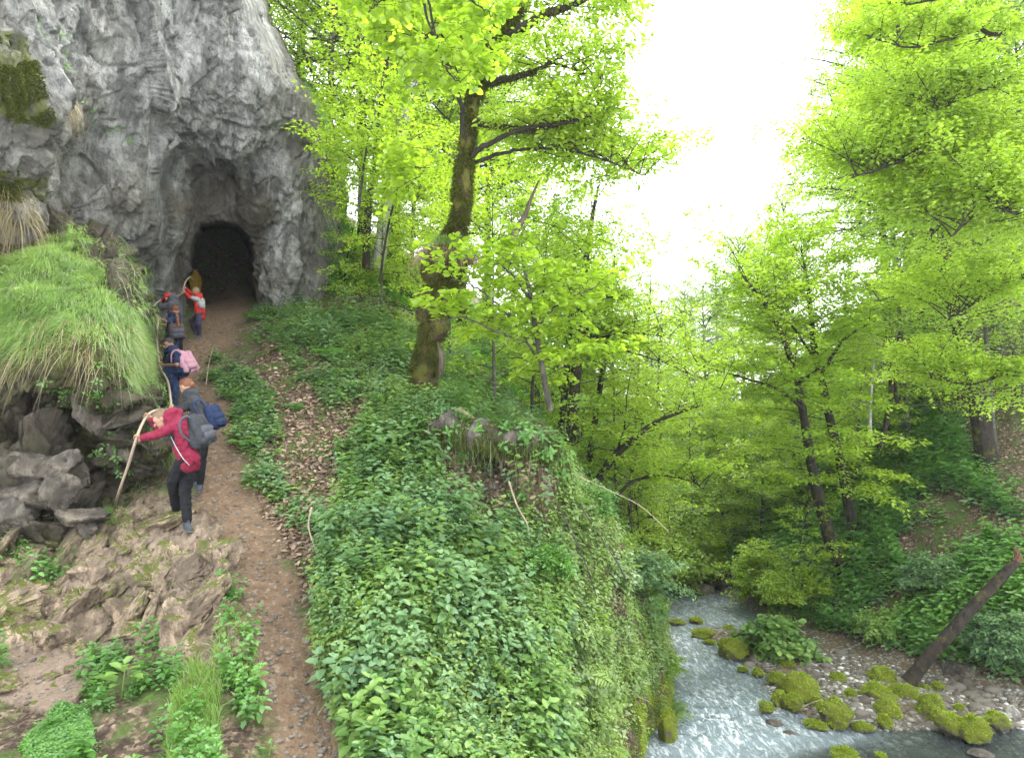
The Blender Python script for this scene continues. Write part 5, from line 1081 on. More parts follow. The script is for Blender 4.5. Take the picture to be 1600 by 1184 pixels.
# moss cushions, the burl with hanging roots and the rotten split of the old tree
def tube_tufts(m, p, r, n, L, wdt, zb=-.3, seed=0, t0=0., t1=1., droop=.5, seg=2):
    g = np.random.default_rng(seed); t = t0 + (t1 - t0) * g.random(n); k = (t * (len(p) - 1)).astype(int); tg = norm(np.gradient(p, axis=0))[k]
    a = g.normal(size=(n, 3)); a = norm(a - tg * (a * tg).sum(-1, keepdims=True)); q = p[k] + a * r[k][:, None] * 1.02
    keep = fbm(q, 3.0, 3, 77 + seed) > zb; q, a = q[keep], a[keep]
    blades(m, q, norm(a + g.normal(size=q.shape) * .5), L * (.5 + g.random(len(q))), wdt, droop, seg, g.random(len(q))); return m
m = M(); tube_tufts(m, mp_[0][0], mp_[0][1] * 1.08, 46000, .065, .012, -.06, 1, 0, .95)
for k in (1, 5, 6): tube_tufts(m, mp_[k][0], mp_[k][1], 2500, .03, .008, -.05, 2 + k, 0, .8)
part('moss', m, L_MOSSD, mt, False)
m = M(); bc = P(700, 402, 11.3); stone(m, bc, (.40, .30, .20), 77, 0, .3, 70); stone(m, P(674, 425, 11.35), (.17, .2, .2), 78, 0, .35, 60); stone(m, P(668, 478, 11.4), (.18, .2, .3), 79, 0, .35, 60); stone(m, P(684, 512, 11.35), (.16, .16, .25), 80, 0, .35, 60)
part('burl', m, B_MOSS, mt); burlV = m.verts(); m = M(); k_ = rng.integers(0, len(burlV), 9000); q = burlV[k_] + rng.normal(size=(9000, 3)) * .015; q = q[fbm(q, 4, 3, 7) > -.1]; blades(m, q, norm(q - P(690, 450, 11.5) * np.array([1, 1, 0]) - q * np.array([0, 0, 1]) + rng.normal(size=q.shape) * .5), .05, .011, .4, 2); part('burl_moss', m, L_MOSSD, mt, False)
m = M(); n_ = 600; a_ = rng.random(n_) * 6.28; q = bc + np.stack([np.cos(a_) * .40, np.sin(a_) * .32, rng.random(n_) * .25 - .08], -1)
blades(m, q, np.stack([np.cos(a_), np.sin(a_), rng.random(n_) * .5], -1), .22 + .2 * rng.random(n_), .006, 1.3, 5); part('hanging_roots', m, L_LITTER, mt, False)
m = M(); n_ = 900; a_ = rng.random(n_) * 6.28; q = bc + np.stack([np.cos(a_) * .3 * rng.random(n_), np.sin(a_) * .3, .18 + 0 * a_], -1)
blades(m, q, np.stack([np.cos(a_) * .5, np.sin(a_) * .5, .8 + 0 * a_], -1), .25 * (.5 + rng.random(n_)), .006, .7, 4); part('grass', m, L_GRASS, mt, False)
m = M(); tube(m, P([684, 690, 690, 686], [535, 555, 575, 590], [11.24, 11.2, 11.2, 11.25]), [.015, .05, .05, .02], 10, rough=.6); part('split_wood', m, B_DEAD, mt)
# pale leaning trunk
custom_tree('leaning_tree', 'tree with smooth pale grey trunk leaning right, left of the mossy tree', 'tree', [[(590,420,17,.17),(600,350,17,.165),(612,280,17,.16),(625,215,17,.15),(640,150,17,.14),(655,90,17,.13),(664,40,17,.12),(672,-60,17,.1)]],
    [[(630,200,17,.04),(610,170,16.9,.03),(590,150,16.8,.012)]], [along(0, 30, 2.4, .11, 8, 26, LEAF4, c0=.25, seed=20)], B_PALE, T_LIME)
custom_tree('slim_tree', 'slim dark tree standing between the cliff and the pale leaning trunk', 'tree', [[(572,420,16.5,.10),(575,330,16.5,.09),(586,250,16.5,.08),(598,150,16.5,.07),(612,20,16.5,.05),(618,-80,16.5,.04)]],
    [[(580,300,16.5,.035),(600,250,16.4,.025),(622,205,16.3,.01)], [(590,215,16.5,.03),(562,190,16.4,.02),(535,180,16.3,.01)]], [along(0, 34, 1.7, .085, 8, 24, c0=.15, seed=21), along(2, 8, .9, .08, 6, 20, c0=.2, seed=22)], B_DARK, T_LIME)
custom_tree('sapling', 'very thin curved sapling in front of the pale leaning trunk', 'tree', [[(594,440,14,.03),(600,390,14,.026),(612,330,14,.022),(630,270,14,.018),(658,205,14,.01)]], [], [along(0, 14, .9, .075, 6, 16, c0=.2, seed=23)], B_DARK, T_LIME)
# dark stems against the sky in the middle
custom_tree('dark_stemmed_tree', 'tree with dark stem and long level limbs against the sky gap', 'tree', [[(884,760,16,.15),(890,700,16,.14),(897,620,16,.13),(903,550,16,.125),(907,510,16,.11),(912,440,16,.09),(922,360,16,.06),(935,290,16,.03)]],
    [[(905,545,16,.06),(930,540,15.8,.05),(955,541,15.6,.03),(1000,555,15.5,.02),(1060,575,15.3,.012),(1130,610,15.1,.006)], [(908,520,16,.06),(940,528,15.9,.05),(965,520,15.8,.035),(1010,522,15.7,.02),(1050,530,15.6,.008)],
     [(908,515,16,.03),(950,512,15.8,.02),(1000,500,15.6,.008)], [(915,460,16,.03),(945,464,15.9,.02),(985,466,15.8,.008)], [(895,640,16,.03),(880,620,16,.02),(868,590,16,.01)]],
    [along(0, 30, 2.1, .085, 8, 20, c0=.55, seed=24), along(1, 16, 1.1, .08, 7, 16, c0=.2, seed=25), along(2, 14, 1.2, .08, 7, 16, c0=.2, seed=26), along(3, 10, 1.1, .08, 7, 16, c0=.2, seed=27), along(4, 10, 1.1, .08, 7, 16, c0=.2, seed=28)], B_DARK, T_LIME)
custom_tree('dark_stemmed_tree', 'thinner dark stem just left of the one with level limbs', 'tree', [[(872,700,17,.10),(880,640,17,.09),(886,570,17,.085),(893,480,17,.07),(900,380,17,.04)]], [], [along(0, 22, 1.9, .085, 8, 20, c0=.5, seed=29)], B_DARK, T_MID)
custom_tree('dark_stemmed_tree', 'slender dark stem just right of the one with level limbs', 'tree', [[(915,760,18,.10),(925,690,18,.09),(935,620,18,.08),(945,560,18,.07),(955,470,18,.05),(960,400,18,.03)]], [], [along(0, 22, 1.9, .085, 8, 20, c0=.35, seed=30)], B_DARK, T_MID)
custom_tree('arching_tree', 'slanting stem arching out to the right over the bend', 'tree', [[(925,770,15.5,.10),(950,725,15.4,.09),(985,690,15.3,.07),(1020,662,15.2,.05),(1060,645,15.1,.035),(1100,632,15,.015)]],
    [[(950,790,15.2,.05),(985,755,15.1,.04),(1030,742,15,.03),(1080,752,14.9,.015),(1100,765,14.8,.006)], [(960,715,15.4,.03),(975,670,15.3,.02),(980,620,15.2,.008)]], [along(0, 22, 1.4, .085, 8, 20, c0=.25, seed=31), along(1, 16, 1.1, .085, 8, 20, c0=.2, seed=32), along(2, 8, .9, .085, 7, 18, c0=.2, seed=33)], B_DARK, T_LIME)
for k, (x, y0, y1, d, lab) in enumerate([(987,840,640,20,'thin straight stem standing at the end of the bluff'),(1020,830,600,24,'thin stem beyond the end of the bluff'),(1003,790,560,22,'thin stem behind the arching one')]):
    custom_tree('thin_tree', lab, 'tree', [[(x - 4, y0, d, .07), (x, (y0 + y1) / 2, d, .06), (x + 8, y1, d, .045), (x + 14, y1 - 130, d, .02)]], [], [along(0, 20, 1.7, .095, 7, 20, LEAF4, c0=.45, seed=34 + k)], B_DARK, T_MID)
# twin dark stems over the right bank
custom_tree('twin_stem_tree', 'left of the two dark leaning stems over the far bank', 'tree', [[(1322,900,18.3,.2),(1302,860,18.5,.17),(1285,800,18.5,.155),(1272,745,18.5,.14),(1262,690,18.5,.12),(1250,620,18.5,.10),(1232,550,18.4,.08),(1205,490,18.2,.06),(1160,430,18,.03)]],
    [[(1275,780,18.4,.035),(1262,800,18.2,.03),(1250,850,18,.01)], [(1300,845,18.4,.04),(1278,860,18,.025),(1262,885,17.8,.01)], [(1255,640,18.4,.05),(1220,610,18,.04),(1160,590,17.6,.03),(1090,570,17.2,.01)], [(1248,600,18.4,.05),(1290,570,18,.03),(1330,560,17.8,.01)]],
    [along(0, 54, 2.3, .115, 9, 38, LEAF4, c0=.30, seed=40, flat=.3), along(3, 20, 1.5, .10, 8, 26, LEAF4, c0=.1, seed=41), along(1, 8, .8, .08, 6, 16, c0=.2, seed=42), along(2, 8, .8, .08, 6, 16, c0=.2, seed=43)], B_DARK, T_LIME, 'twin dark stems over the far bank')
custom_tree('twin_stem_tree', 'right of the two dark leaning stems over the far bank', 'tree', [[(1340,850,19.5,.17),(1328,800,19.5,.15),(1315,730,19.5,.13),(1298,660,19.5,.12),(1285,600,19.5,.11),(1272,540,19.5,.09),(1266,480,19.5,.07),(1260,430,19.5,.04),(1252,390,19.4,.02)]],
    [[(1330,700,19.5,.04),(1360,690,19.2,.05),(1378,680,19,.02)], [(1272,560,19.5,.04),(1230,500,19.2,.03),(1180,460,19,.01)], [(1280,590,19.5,.05),(1320,530,19,.04),(1370,500,18.8,.015)]],
    [along(0, 48, 2.0, .115, 9, 38, LEAF4, c0=.35, seed=44, flat=.3), along(2, 14, 1.4, .10, 8, 26, LEAF4, c0=.1, seed=45), along(3, 14, 1.4, .10, 8, 26, LEAF4, c0=.1, seed=46)], B_DARK, T_LIME, 'twin dark stems over the far bank')
# the big dark trunk high on the right
custom_tree('beech_tree', 'big dark trunk standing on the leaf strewn slope at the right', 'tree', [[(1546,740,19,.34),(1538,690,19,.27),(1530,640,19,.25),(1515,570,19,.24),(1500,510,19,.23),(1484,440,19,.21),(1462,350,19,.18),(1440,250,19,.14),(1420,140,19,.10),(1400,20,19,.06)]],
    [[(1500,500,19,.07),(1470,470,18.5,.05),(1420,460,18,.03),(1370,470,17.5,.01)], [(1470,380,19,.07),(1520,330,18.4,.05),(1570,300,18,.02)], [(1450,300,19,.08),(1380,270,18,.05),(1300,280,17.4,.02)]],
    [along(0, 56, 3.2, .115, 9, 30, LEAF4, c0=.38, seed=47), along(1, 12, 1.5, .1, 8, 24, LEAF4, c0=.2, seed=48), along(2, 12, 1.5, .1, 8, 24, LEAF4, c0=.2, seed=49), along(3, 16, 1.8, .1, 8, 26, LEAF4, c0=.2, seed=50)], B_DARK, T_MID)
custom_tree('thin_tree', 'thin pale stem close beside the big dark trunk', 'tree', [[(1556,725,18.9,.09),(1550,660,18.9,.075),(1546,600,18.9,.07),(1540,520,18.9,.05),(1530,430,18.9,.03)]], [], [along(0, 16, 1.6, .10, 7, 22, LEAF4, c0=.5, seed=51)], B_BEECH, T_MID)
custom_tree('thin_tree', 'curved double stem above the mossy hump', 'tree', [[(1375,700,20.5,.09),(1385,660,20.5,.08),(1392,610,20.5,.07),(1388,540,20.5,.05),(1380,470,20.5,.03)], [(1405,640,20.8,.07),(1398,600,20.8,.06),(1405,520,20.8,.04)]], [], [along(0, 18, 1.7, .10, 7, 22, LEAF4, c0=.4, seed=52)], B_DARK, T_MID)
m = M(); tube(m, P([1360, 1359, 1362, 1366], [680, 640, 600, 560], [20, 20, 20, 20]), [.05, .05, .04, .02], 8); single('bare_trunk', m, B_PALE, P(1360, 680, 20), 'short bleached bare stem on the right slope', 'tree trunk')
# near beech whose trunk stands outside the view on the right; its limbs reach in
NB = [(1790,900,11.5,.3),(1780,700,11.5,.28),(1765,450,11.5,.26),(1755,200,11.5,.24),(1750,-80,11.5,.2),(1750,-400,11.5,.12)]
NL = [[(1760,240,11.5,.07),(1690,165,11.5,.06),(1600,176,11.4,.055),(1545,190,11.3,.05),(1490,210,11.2,.045),(1440,238,11.1,.035),(1390,258,11,.026),(1330,278,11,.012)],
      [(1760,160,11.5,.06),(1680,100,11.2,.05),(1600,115,11,.04),(1540,138,10.9,.033),(1480,165,10.8,.02),(1440,180,10.8,.008)],
      [(1765,400,11.5,.06),(1690,290,11.7,.05),(1600,225,11.9,.04),(1550,245,12,.033),(1510,270,12,.025),(1470,300,12.1,.01)],
      [(1765,420,11.5,.06),(1700,330,11.4,.05),(1600,258,11.2,.035),(1570,300,11,.03),(1530,330,10.8,.022),(1485,370,10.7,.008)],
      [(1755,20,11.5,.06),(1680,-10,11.3,.05),(1600,30,11.1,.04),(1560,55,11,.035),(1530,46,11,.03),(1480,62,11,.022),(1420,75,11,.015),(1355,58,11,.006)],
      [(1765,380,11.5,.05),(1690,350,11,.04),(1620,340,10.6,.03),(1575,330,10.4,.02),(1530,300,10.3,.008)],
      [(1770,560,11.5,.06),(1700,480,12,.05),(1600,430,12.6,.035),(1530,470,12.8,.02),(1480,500,13,.008)],
      [(1775,650,11.5,.05),(1700,620,12,.04),(1600,580,12.5,.03),(1520,600,12.8,.02),(1450,590,13,.006)],
      [(1750,-100,11.5,.06),(1650,-60,11.2,.05),(1560,-20,11,.035),(1460,0,11,.02),(1400,10,11,.01)]]
custom_tree('beech_tree', 'near beech at the right whose long dark limbs reach in from outside', 'tree', [NB], NL, [along(k, n, R, .064, 9, 38, LEAF6, c0=c0, seed=60 + k, side=(-.45, 1, .25), bias=.55, flat=.6)
    for k, n, R, c0 in ((1, 48, 1.35, .4), (2, 34, 1.25, .4), (3, 38, 1.3, .4), (4, 38, 1.25, .35), (5, 22, .8, .4), (6, 34, 1.2, .3), (7, 44, 1.4, .25), (8, 40, 1.2, .25), (9, 14, .8, .3))] , B_DARK, T_LIME)
# near branch of round leaves over the top left, and the hazel spray by the mossy trunk
custom_tree('hazel_tree', 'hazel with round glowing leaves in front of the mossy trunk', 'tree', [[(860,640,10.4,.05),(848,580,10.2,.045),(838,520,10,.04),(828,460,9.8,.03),(815,400,9.6,.015)]],
    [[(845,570,10.2,.02),(800,500,9.9,.018),(745,450,9.6,.014),(705,436,9.4,.006)], [(840,540,10.1,.02),(780,520,9.8,.015),(720,495,9.6,.01),(678,512,9.5,.005)], [(838,510,10,.02),(880,470,10,.015),(930,450,10,.008)], [(845,560,10.1,.02),(900,560,10,.014),(960,570,10,.006)], [(830,470,9.9,.016),(790,420,9.6,.012),(740,400,9.4,.006)]],
    [along(k, n, .62, .085, 5, 11, ROUND, c0=.15, seed=80 + k, rad=.005, flat=.4) for k, n in ((0, 16), (1, 10), (2, 9), (3, 14), (4, 16), (5, 7))], B_BEECH, T_LIME)
custom_tree('hazel_tree', 'hazel branch with large bright leaves hanging in at the top', 'tree', [[(640,-120,8.2,.03),(660,-40,8.1,.022),(665,20,8,.016),(680,60,7.9,.008)]], [[(655,-60,8.1,.02),(610,-10,7.9,.014),(575,20,7.8,.006)], [(660,-60,8.1,.02),(720,-10,8,.014),(770,25,7.9,.006)], [(650,-80,8.1,.02),(690,90,8,.012),(720,130,7.9,.005)]],
    [along(k, n, .5, .08, 5, 10, ROUND, c0=.3, seed=90 + k, rad=.004, flat=.4) for k, n in ((1, 12), (2, 12), (3, 14))], B_DARK, T_LIME)
custom_tree('sapling', 'sapling with small bright leaves hiding the cliff edge', 'tree', [[(560,330,13.5,.03),(566,280,13.3,.025),(575,220,13,.02),(590,160,12.8,.012),(600,110,12.7,.006)]], [[(566,270,13.2,.014),(540,240,13,.01),(505,225,12.9,.005)], [(570,240,13.1,.014),(600,225,13,.01),(630,230,12.9,.005)]],
    [along(k, n, .75, .075, 6, 15, LEAF6, c0=.1, seed=95 + k, rad=.005) for k, n in ((0, 18), (1, 12), (2, 10))], B_BEECH, T_LIME)

# ---- dead wood
m = M(); p = resample(P([797, 806, 820, 828, 842], [388, 360, 338, 315, 282], [11.9] * 5), 20); tube(m, p, np.linspace(.085, .015, 20), 9, rough=.4, seed=3); tube(m, P([806, 800, 798], [362, 350, 330], [11.9] * 3), [.03, .02, .006], 6)
single('dead_snag', m, B_DEAD, P(797, 388, 11.9), 'broken dead branch pointing up beside the mossy trunk', 'branch')
B_DEAD2 = bark('charred_wood', (.010, .008, .006), (.05, .04, .032), .2)
lt = thing('fallen_log', 'charred looking fallen trunk leaning on the right bank above the gravel', 'log', on_plane(1418, 1066, .25))
m = M(); a_, b_ = on_plane(1418, 1066, .22), P(1588, 878, 13.6); p = np.linspace(a_, b_, 40); p += np.sin(np.linspace(0, 3, 40))[:, None] * np.array([0, 0, .06]); tube(m, p, np.interp(np.linspace(0, 1, 40), [0, .1, .8, 1], [.145, .125, .105, .085]), 20, rough=.22, seed=9); part('log', m, B_DEAD2, lt)
m = M(); dr = norm(b_ - a_)
for k in range(9):
    o = rng.normal(size=3) * .04; tube(m, [b_ + o - dr * .05, b_ + o * 1.2 + dr * .1 + np.array([0, 0, .08]), b_ + o * 1.5 + np.array([.02, 0, .22 + rng.random() * .2])], [.045, .035, .006], 5, rough=.4, seed=k)
part('broken_end', m, bark('torn_wood', (.06, .03, .016), (.17, .095, .055), 0), lt)
m = M(); tube(m, [a_ + dr * 1.6, a_ + dr * 1.6 + np.array([-.12, -.1, .12])], [.035, .02], 7, rough=.3); part('knot', m, B_DEAD2, lt)
for k, (pth, r, lab, mt_) in enumerate([
    ([(850,724,10.3),(900,742,10.2),(950,765,10),(1000,790,9.9),(1045,830,9.8)], .008, 'long pale bare twig arching from the ridge towards the stream', B_PATH),
    ([(682,735,9.6),(672,765,9.3),(660,795,9.1),(658,830,9)], .014, 'pale curved stick standing in the herbs left of the hollow', B_PATH),
    ([(795,752,9.6),(808,790,9.3),(824,820,9.1),(826,850,9.1)], .016, 'pale bent branch hanging in the dark hollow', B_PATH),
    ([(838,700,9.9),(846,780,9.5),(858,850,9.2),(866,940,9),(872,1010,8.8)], .022, 'mossy root hanging straight down the bluff', B_MOSS),
    ([(862,775,9.8),(888,820,9.4),(915,880,9.3),(935,940,9.4)], .013, 'grey stem slanting down the middle of the bluff', B_BEECH),
    ([(866,735,10),(920,810,9.8),(965,880,10),(990,930,10.6)], .014, 'long grey stem slanting down the right of the bluff', B_BEECH),
    ([(925,1020,9.1),(932,1060,9),(945,1100,9),(968,1132,9.2)], .011, 'thin pale stem near the water at the foot of the bluff', B_PATH),
    ([(487,792,8.2),(482,820,8.1),(490,850,8),(504,880,7.9)], .014, 'curved brown root between trail and bank', B_PATH),
    ([(600,606,12.2),(575,632,11.9),(548,655,11.6)], .045, 'brown broken log lying on the upper slope', B_PATH),
    ([(718,640,10.2),(745,660,10),(765,682,9.8)], .045, 'short rotten log above the dark hollow', B_PATH),
    ([(800,925,8.6),(840,918,8.7),(880,928,8.9)], .012, 'tangle stick lying across the bluff', B_PATH),
    ([(808,900,8.6),(850,925,8.7),(895,925,9)], .010, 'second tangle stick crossing the first on the bluff', B_PATH),
    ([(322,600,11.8),(326,570,11.9),(333,540,12)], .008, 'thin dry stalk standing at the right edge of the trail', B_PATH),
    ([(1245,1112,12.6),(1262,1100,12.7),(1285,1092,12.8)], .012, 'driftwood stick between the mossy boulders', B_PATH),
    ([(1195,985,17.5),(1215,976,17.8),(1245,982,17.6),(1262,992,17.4)], .035, 'bleached driftwood log lying at the bend', B_PALE)]):
    pa = np.array(pth, float); w_ = P(pa[:, 0], pa[:, 1], pa[:, 2])
    m = M(); tube(m, resample(w_, 24), np.linspace(r, r * .6, 24), 7, rough=.3, seed=k); single('branch' if r < .03 else 'fallen_log', m, mt_, w_[0], lab, 'stick' if r < .03 else 'log')
# the lip of roots and moss above the dark hollow
rt = thing('root_overhang', 'mossy overhanging lip of earth and roots above the dark hollow in the bank', 'roots', P(760, 690, 9.8))
m = M(); p = resample(P([650,690,740,790,835,862,872,876], [672,668,676,686,694,714,750,790], [10.3,10.1,9.95,9.9,9.95,10.05,10.2,10.3]), 120); tube(m, p, .19 * (1 + 1.2 * fbm(p, 2.5, 3, 8)), 26, rough=1.1, seed=4); part('root_mass', m, R_STONE, rt)
m = M(); tube_tufts(m, p, np.full(120, .20), 15000, .06, .010, -.2, 9, droop=1.); part('moss', m, L_MOSSD, rt, False)
m = M(); k_ = rng.integers(4, 118, 700); q = p[k_] + rng.normal(size=(700, 3)) * np.array([.14, .10, .10]); blades(m, q, norm(np.array([0, -.3, .1]) + rng.normal(size=q.shape) * .7), .12 + .3 * rng.random(700), .006, 1.1, 4); part('grass', m, L_GRASS, rt, False)
m = M(); k_ = rng.integers(4, 118, 260); q = p[k_] + rng.normal(size=(260, 3)) * np.array([.1, .08, .05]); plant(m, stalk(5, .2, .075, 91), q, norm(np.array([0, -.4, .6]) + rng.normal(size=q.shape) * .4), rng.random(260) * 6.28, .6 + .8 * rng.random(260), LEAF6); part('herbs', m, L_FERN, rt, False)
for k in range(9):
    x = rng.uniform(700, 850); m = M(); y0 = 695 + (x - 700) * .1; dd0 = 9.85
    tube(m, resample(P([x, x + rng.normal() * 6, x + rng.normal() * 10, x + rng.normal() * 14], [y0, y0 + 30, y0 + 55, y0 + rng.uniform(70, 120)], [dd0, dd0 - .02, dd0, dd0 + .1]), 12), np.linspace(.009, .002, 12), 5, rough=.3); part('root', m, B_DEAD, rt)
for k, (x, y, w_, h_, d_, lab) in enumerate([(745, 770, 95, 90, 10.0, 'dark rock face under the overhanging roots'), (820, 780, 80, 110, 10.2, 'dark rock in the right of the hollow under the roots'), (700, 800, 60, 60, 9.6, 'dark rock low in the left of the hollow'), (780, 845, 60, 40, 9.3, 'small dark rock under the hollow among herbs')]):
    boulder(x, y, w_, h_, lab, 'dark', 720 + k, d=d_, ang=1., yaw=k, cat='rock', grp='rocks in the hollow of the bank')
# leafy shrub over the dark nook on the right, on its mossy rock
def bush(name, label, px_, py_, d, R, n, mat, leaf=.075, seed=1, shape=LEAF6):
    b = P(px_, py_, d); t = thing(name, label, 'bush', b); g = np.random.default_rng(seed); mW, mL = M(), M()
    dv = norm(g.normal(size=(n, 3)) * np.array([1, 1, .6]) + np.array([0, -.3, .7])); foliage(mW, mL, np.repeat(b[None], n, 0), dv, R * (.6 + .6 * g.random(n)), np.full(n, .008), leaf, 7, 20, shape, .45, g, t0=.3); part('stems', mW, B_DARK, t); part('foliage', mL, mat, t, False); return t
bush('bush', 'leafy bush hanging over the dark nook at the right edge', 1568, 1005, 13.9, .68, 110, L_HERB2, .085, 1)
bush('bush', 'bush on the bank left of the fallen trunk', 1375, 985, 16, .5, 34, L_HERB, .08, 2)
bush('bush', 'bush above the middle of the fallen trunk', 1455, 905, 16.0, .6, 36, L_HERB2, .08, 3)
bush('bush', 'pale green butterbur clump beside the inner bank stones', 1215, 1012, 16, .75, 34, L_HERB, .11, 4, ROUND)
bush('bush', 'bush at the tip of the bluff hanging to the water', 1000, 905, 13, .8, 36, L_HERB2, .075, 5)
bush('bush', 'bright bush under the twin dark stems', 1250, 930, 18.6, 1.1, 46, T_LIME, .085, 6)
bush('bush', 'bright green bush behind the dark leaning stems', 1200, 905, 21, 1.2, 40, T_LIME, .09, 7)
bush('bush', 'bush hanging over the dark undercut bank at the bend', 1100, 880, 25, 1.6, 50, T_LIME, .11, 8)
bush('bush', 'pale bush at the left of the undercut bank', 1050, 890, 24, 1.5, 46, T_LIME, .11, 9)
for k, (x, y, R_, lab) in enumerate([(868, 725, .42, 'small bush on the upper corner of the bluff'), (915, 800, .45, 'small bush on the edge of the bluff above its middle'), (958, 872, .45, 'small bush hanging off the middle of the bluff edge'), (1005, 965, .4, 'small bush on the lower edge of the bluff'), (1030, 1040, .32, 'lowest small bush of the bluff edge, close to the water'), (840, 900, .38, 'pale small bush in the middle of the bluff'), (900, 990, .36, 'pale small bush low on the bluff'), (760, 930, .34, 'pale small bush in the dark herbs of the bank')]):
    h_ = hit(x, y, 6); bush('small_bush', lab, x, y - 6, proj(h_)[2], R_, 34, L_FERN if k % 2 else T_MID, .05, 20 + k)
boulder(1525, 1052, 70, 52, 'dark rock with thin moss under the leafy bush at the right', 'dark', 700, d=14.0, depth=.8, cat='rock', ang=.8)
boulder(1600, 1080, 40, 60, 'black wet rock in the nook at the right edge', 'dark', 701, d=13.4, depth=.8, cat='rock')
boulder(1090, 925, 60, 34, 'dark rock of the undercut bank at the bend', 'dark', 702, d=23, depth=.8, cat='rock', ang=.5)
boulder(1140, 905, 40, 24, 'brown rock higher on the undercut bank', 'dark', 703, d=23.5, depth=.8, cat='rock', ang=.5)

# ================================================================== AIR
hz = M(); x0, x1, y0, y1, z0, z1 = -95, 95, -6, 112, -16, 75
hz.add([[x, y, z] for x in (x0, x1) for y in (y0, y1) for z in (z0, z1)], [[0, 1, 3, 2], [4, 6, 7, 5], [0, 4, 5, 1], [2, 3, 7, 6], [0, 2, 6, 4], [1, 5, 7, 3]])
hm, hnt, hout = mat_new('haze'); pv = N(hnt, 'ShaderNodeVolumePrincipled'); pv.inputs['Color'].default_value = (.92, .97, 1, 1); pv.inputs['Density'].default_value = HAZE; pv.inputs['Anisotropy'].default_value = .2
hnt.links.new(pv.outputs[0], hout.inputs['Volume'])
tag(link('haze', mesh_from('haze', hz, False), hm), 'faint bright haze in the gorge', kind='stuff')
# ================================================================== THE HIKERS
def capsule(m, a, b, ra, rb=None, seg=14, flat=None):
    """closed tapered capsule; flat=(axis, factor) squashes it across one direction"""
    rb = ra if rb is None else rb; a = np.asarray(a, float); b = np.asarray(b, float); t = b - a; L = np.linalg.norm(t)
    t = t / L if L > 1e-6 else UPZ; ref = UPZ if abs(t[2]) < .9 else np.array([1., 0, 0]); u = norm(np.cross(t, ref)); v = np.cross(t, u)
    al = np.radians([-78, -50, -22]); al2 = np.radians([22, 50, 78])
    rings = [(a + t * ra * math.sin(x), ra * math.cos(x)) for x in al] + [(a, ra), (b, rb)] + [(b + t * rb * math.sin(x), rb * math.cos(x)) for x in al2]
    an = np.linspace(0, 2 * np.pi, seg, endpoint=False)
    V = np.array([c + r * (np.cos(an)[:, None] * u + np.sin(an)[:, None] * v) for c, r in rings]).reshape(-1, 3); k = len(rings)
    V = np.concatenate([V, [a - t * ra], [b + t * rb]])
    if flat is not None:
        ax = norm(np.asarray(flat[0], float)); mid = (a + b) / 2; V = V - ((V - mid) @ ax)[:, None] * ax * (1 - flat[1])
    off = m.n; m.add(V, grid_faces(k, seg, True)[:, ::-1]); f = []
    s, e = k * seg, k * seg + 1
    for j in range(seg):
        j2 = (j + 1) % seg; f.append((j, j2, s)); f.append(((k - 1) * seg + j2, (k - 1) * seg + j, e))
    m.F.append((np.array(f) + off, np.full(len(f), .5))); return m
def ellip(m, c, A, seg=20):
    """A: rows are the three half axes"""
    D, a, b = ball(seg); V = D.reshape(-1, 3) @ np.asarray(A, float) + np.asarray(c, float); m.add(V, grid_faces(a, b, True)); return m
def fuse(name, m, mat, root, voxel=.01, smooth=4, wrinkle=0., seed=0, sfac=.6):
    """melts the pieces of m into one continuous skin"""
    tmp = bpy.data.objects.new('tmp', mesh_from('tmp', m)); COL.objects.link(tmp)
    r = tmp.modifiers.new('r', 'REMESH'); r.mode = 'VOXEL'; r.voxel_size = voxel; r.use_smooth_shade = True
    s = tmp.modifiers.new('s', 'SMOOTH'); s.factor = sfac; s.iterations = smooth
    dg = bpy.context.evaluated_depsgraph_get(); me = bpy.data.meshes.new_from_object(tmp.evaluated_get(dg)); bpy.data.objects.remove(tmp)
    V = np.zeros(len(me.vertices) * 3, np.float32); me.vertices.foreach_get('co', V); V = V.reshape(-1, 3).astype(float)
    if wrinkle:
        Nn = np.zeros(len(me.vertices) * 3, np.float32); me.vertices.foreach_get('normal', Nn); Nn = Nn.reshape(-1, 3)
        V = V + Nn * ((fbm(V * np.array([1, 1, 1.6]), 9, 3, seed, True) * wrinkle * 1.6 + fbm(V, 26, 2, seed + 3) * wrinkle * .5))[:, None]
    V = V - np.array(root.location); me.vertices.foreach_set('co', V.astype(np.float32).ravel()); me.update(); me.name = name
    me.polygons.foreach_set('use_smooth', np.ones(len(me.polygons), bool))
    return link(name, me, mat, root)
def cloth(name, col, rough=.9, scale=22): return plain(name, col, rough, .35, scale, 1., .15)
SKIN = plain('skin', (0.270, 0.150, 0.101), .55, .06, 25, .1, .35)
SKIN_D = plain('tanned_skin', (0.203, 0.112, 0.075), .55, .06, 25, .1, .35)
EYE = plain('eye_dark', (.02, .015, .012), .3, 0, 10, 0)
LIP = plain('lip', (.22, .07, .06), .5, .05, 30, .05)
BLACK = cloth('black_cloth', (.010, .010, .012)); CHAR = cloth('charcoal_cloth', (.028, .030, .034)); NAVY = cloth('navy_cloth', (.012, .02, .05)); MAROON = cloth('maroon_fleece', (.135, .012, .030)); GREY = cloth('grey_fleece', (.05, .052, .062))
RED = cloth('red_cloth', (0.315, 0.022, 0.019)); WHITE = cloth('light_grey_cloth', (0.240, 0.240, 0.240)); YELLOW = cloth('yellow_cloth', (.30, .19, .02)); PINK = cloth('pink_cloth', (0.338, 0.180, 0.225), scale=140)  # yellow is darkened, the shade of the cave put into the cloth colour
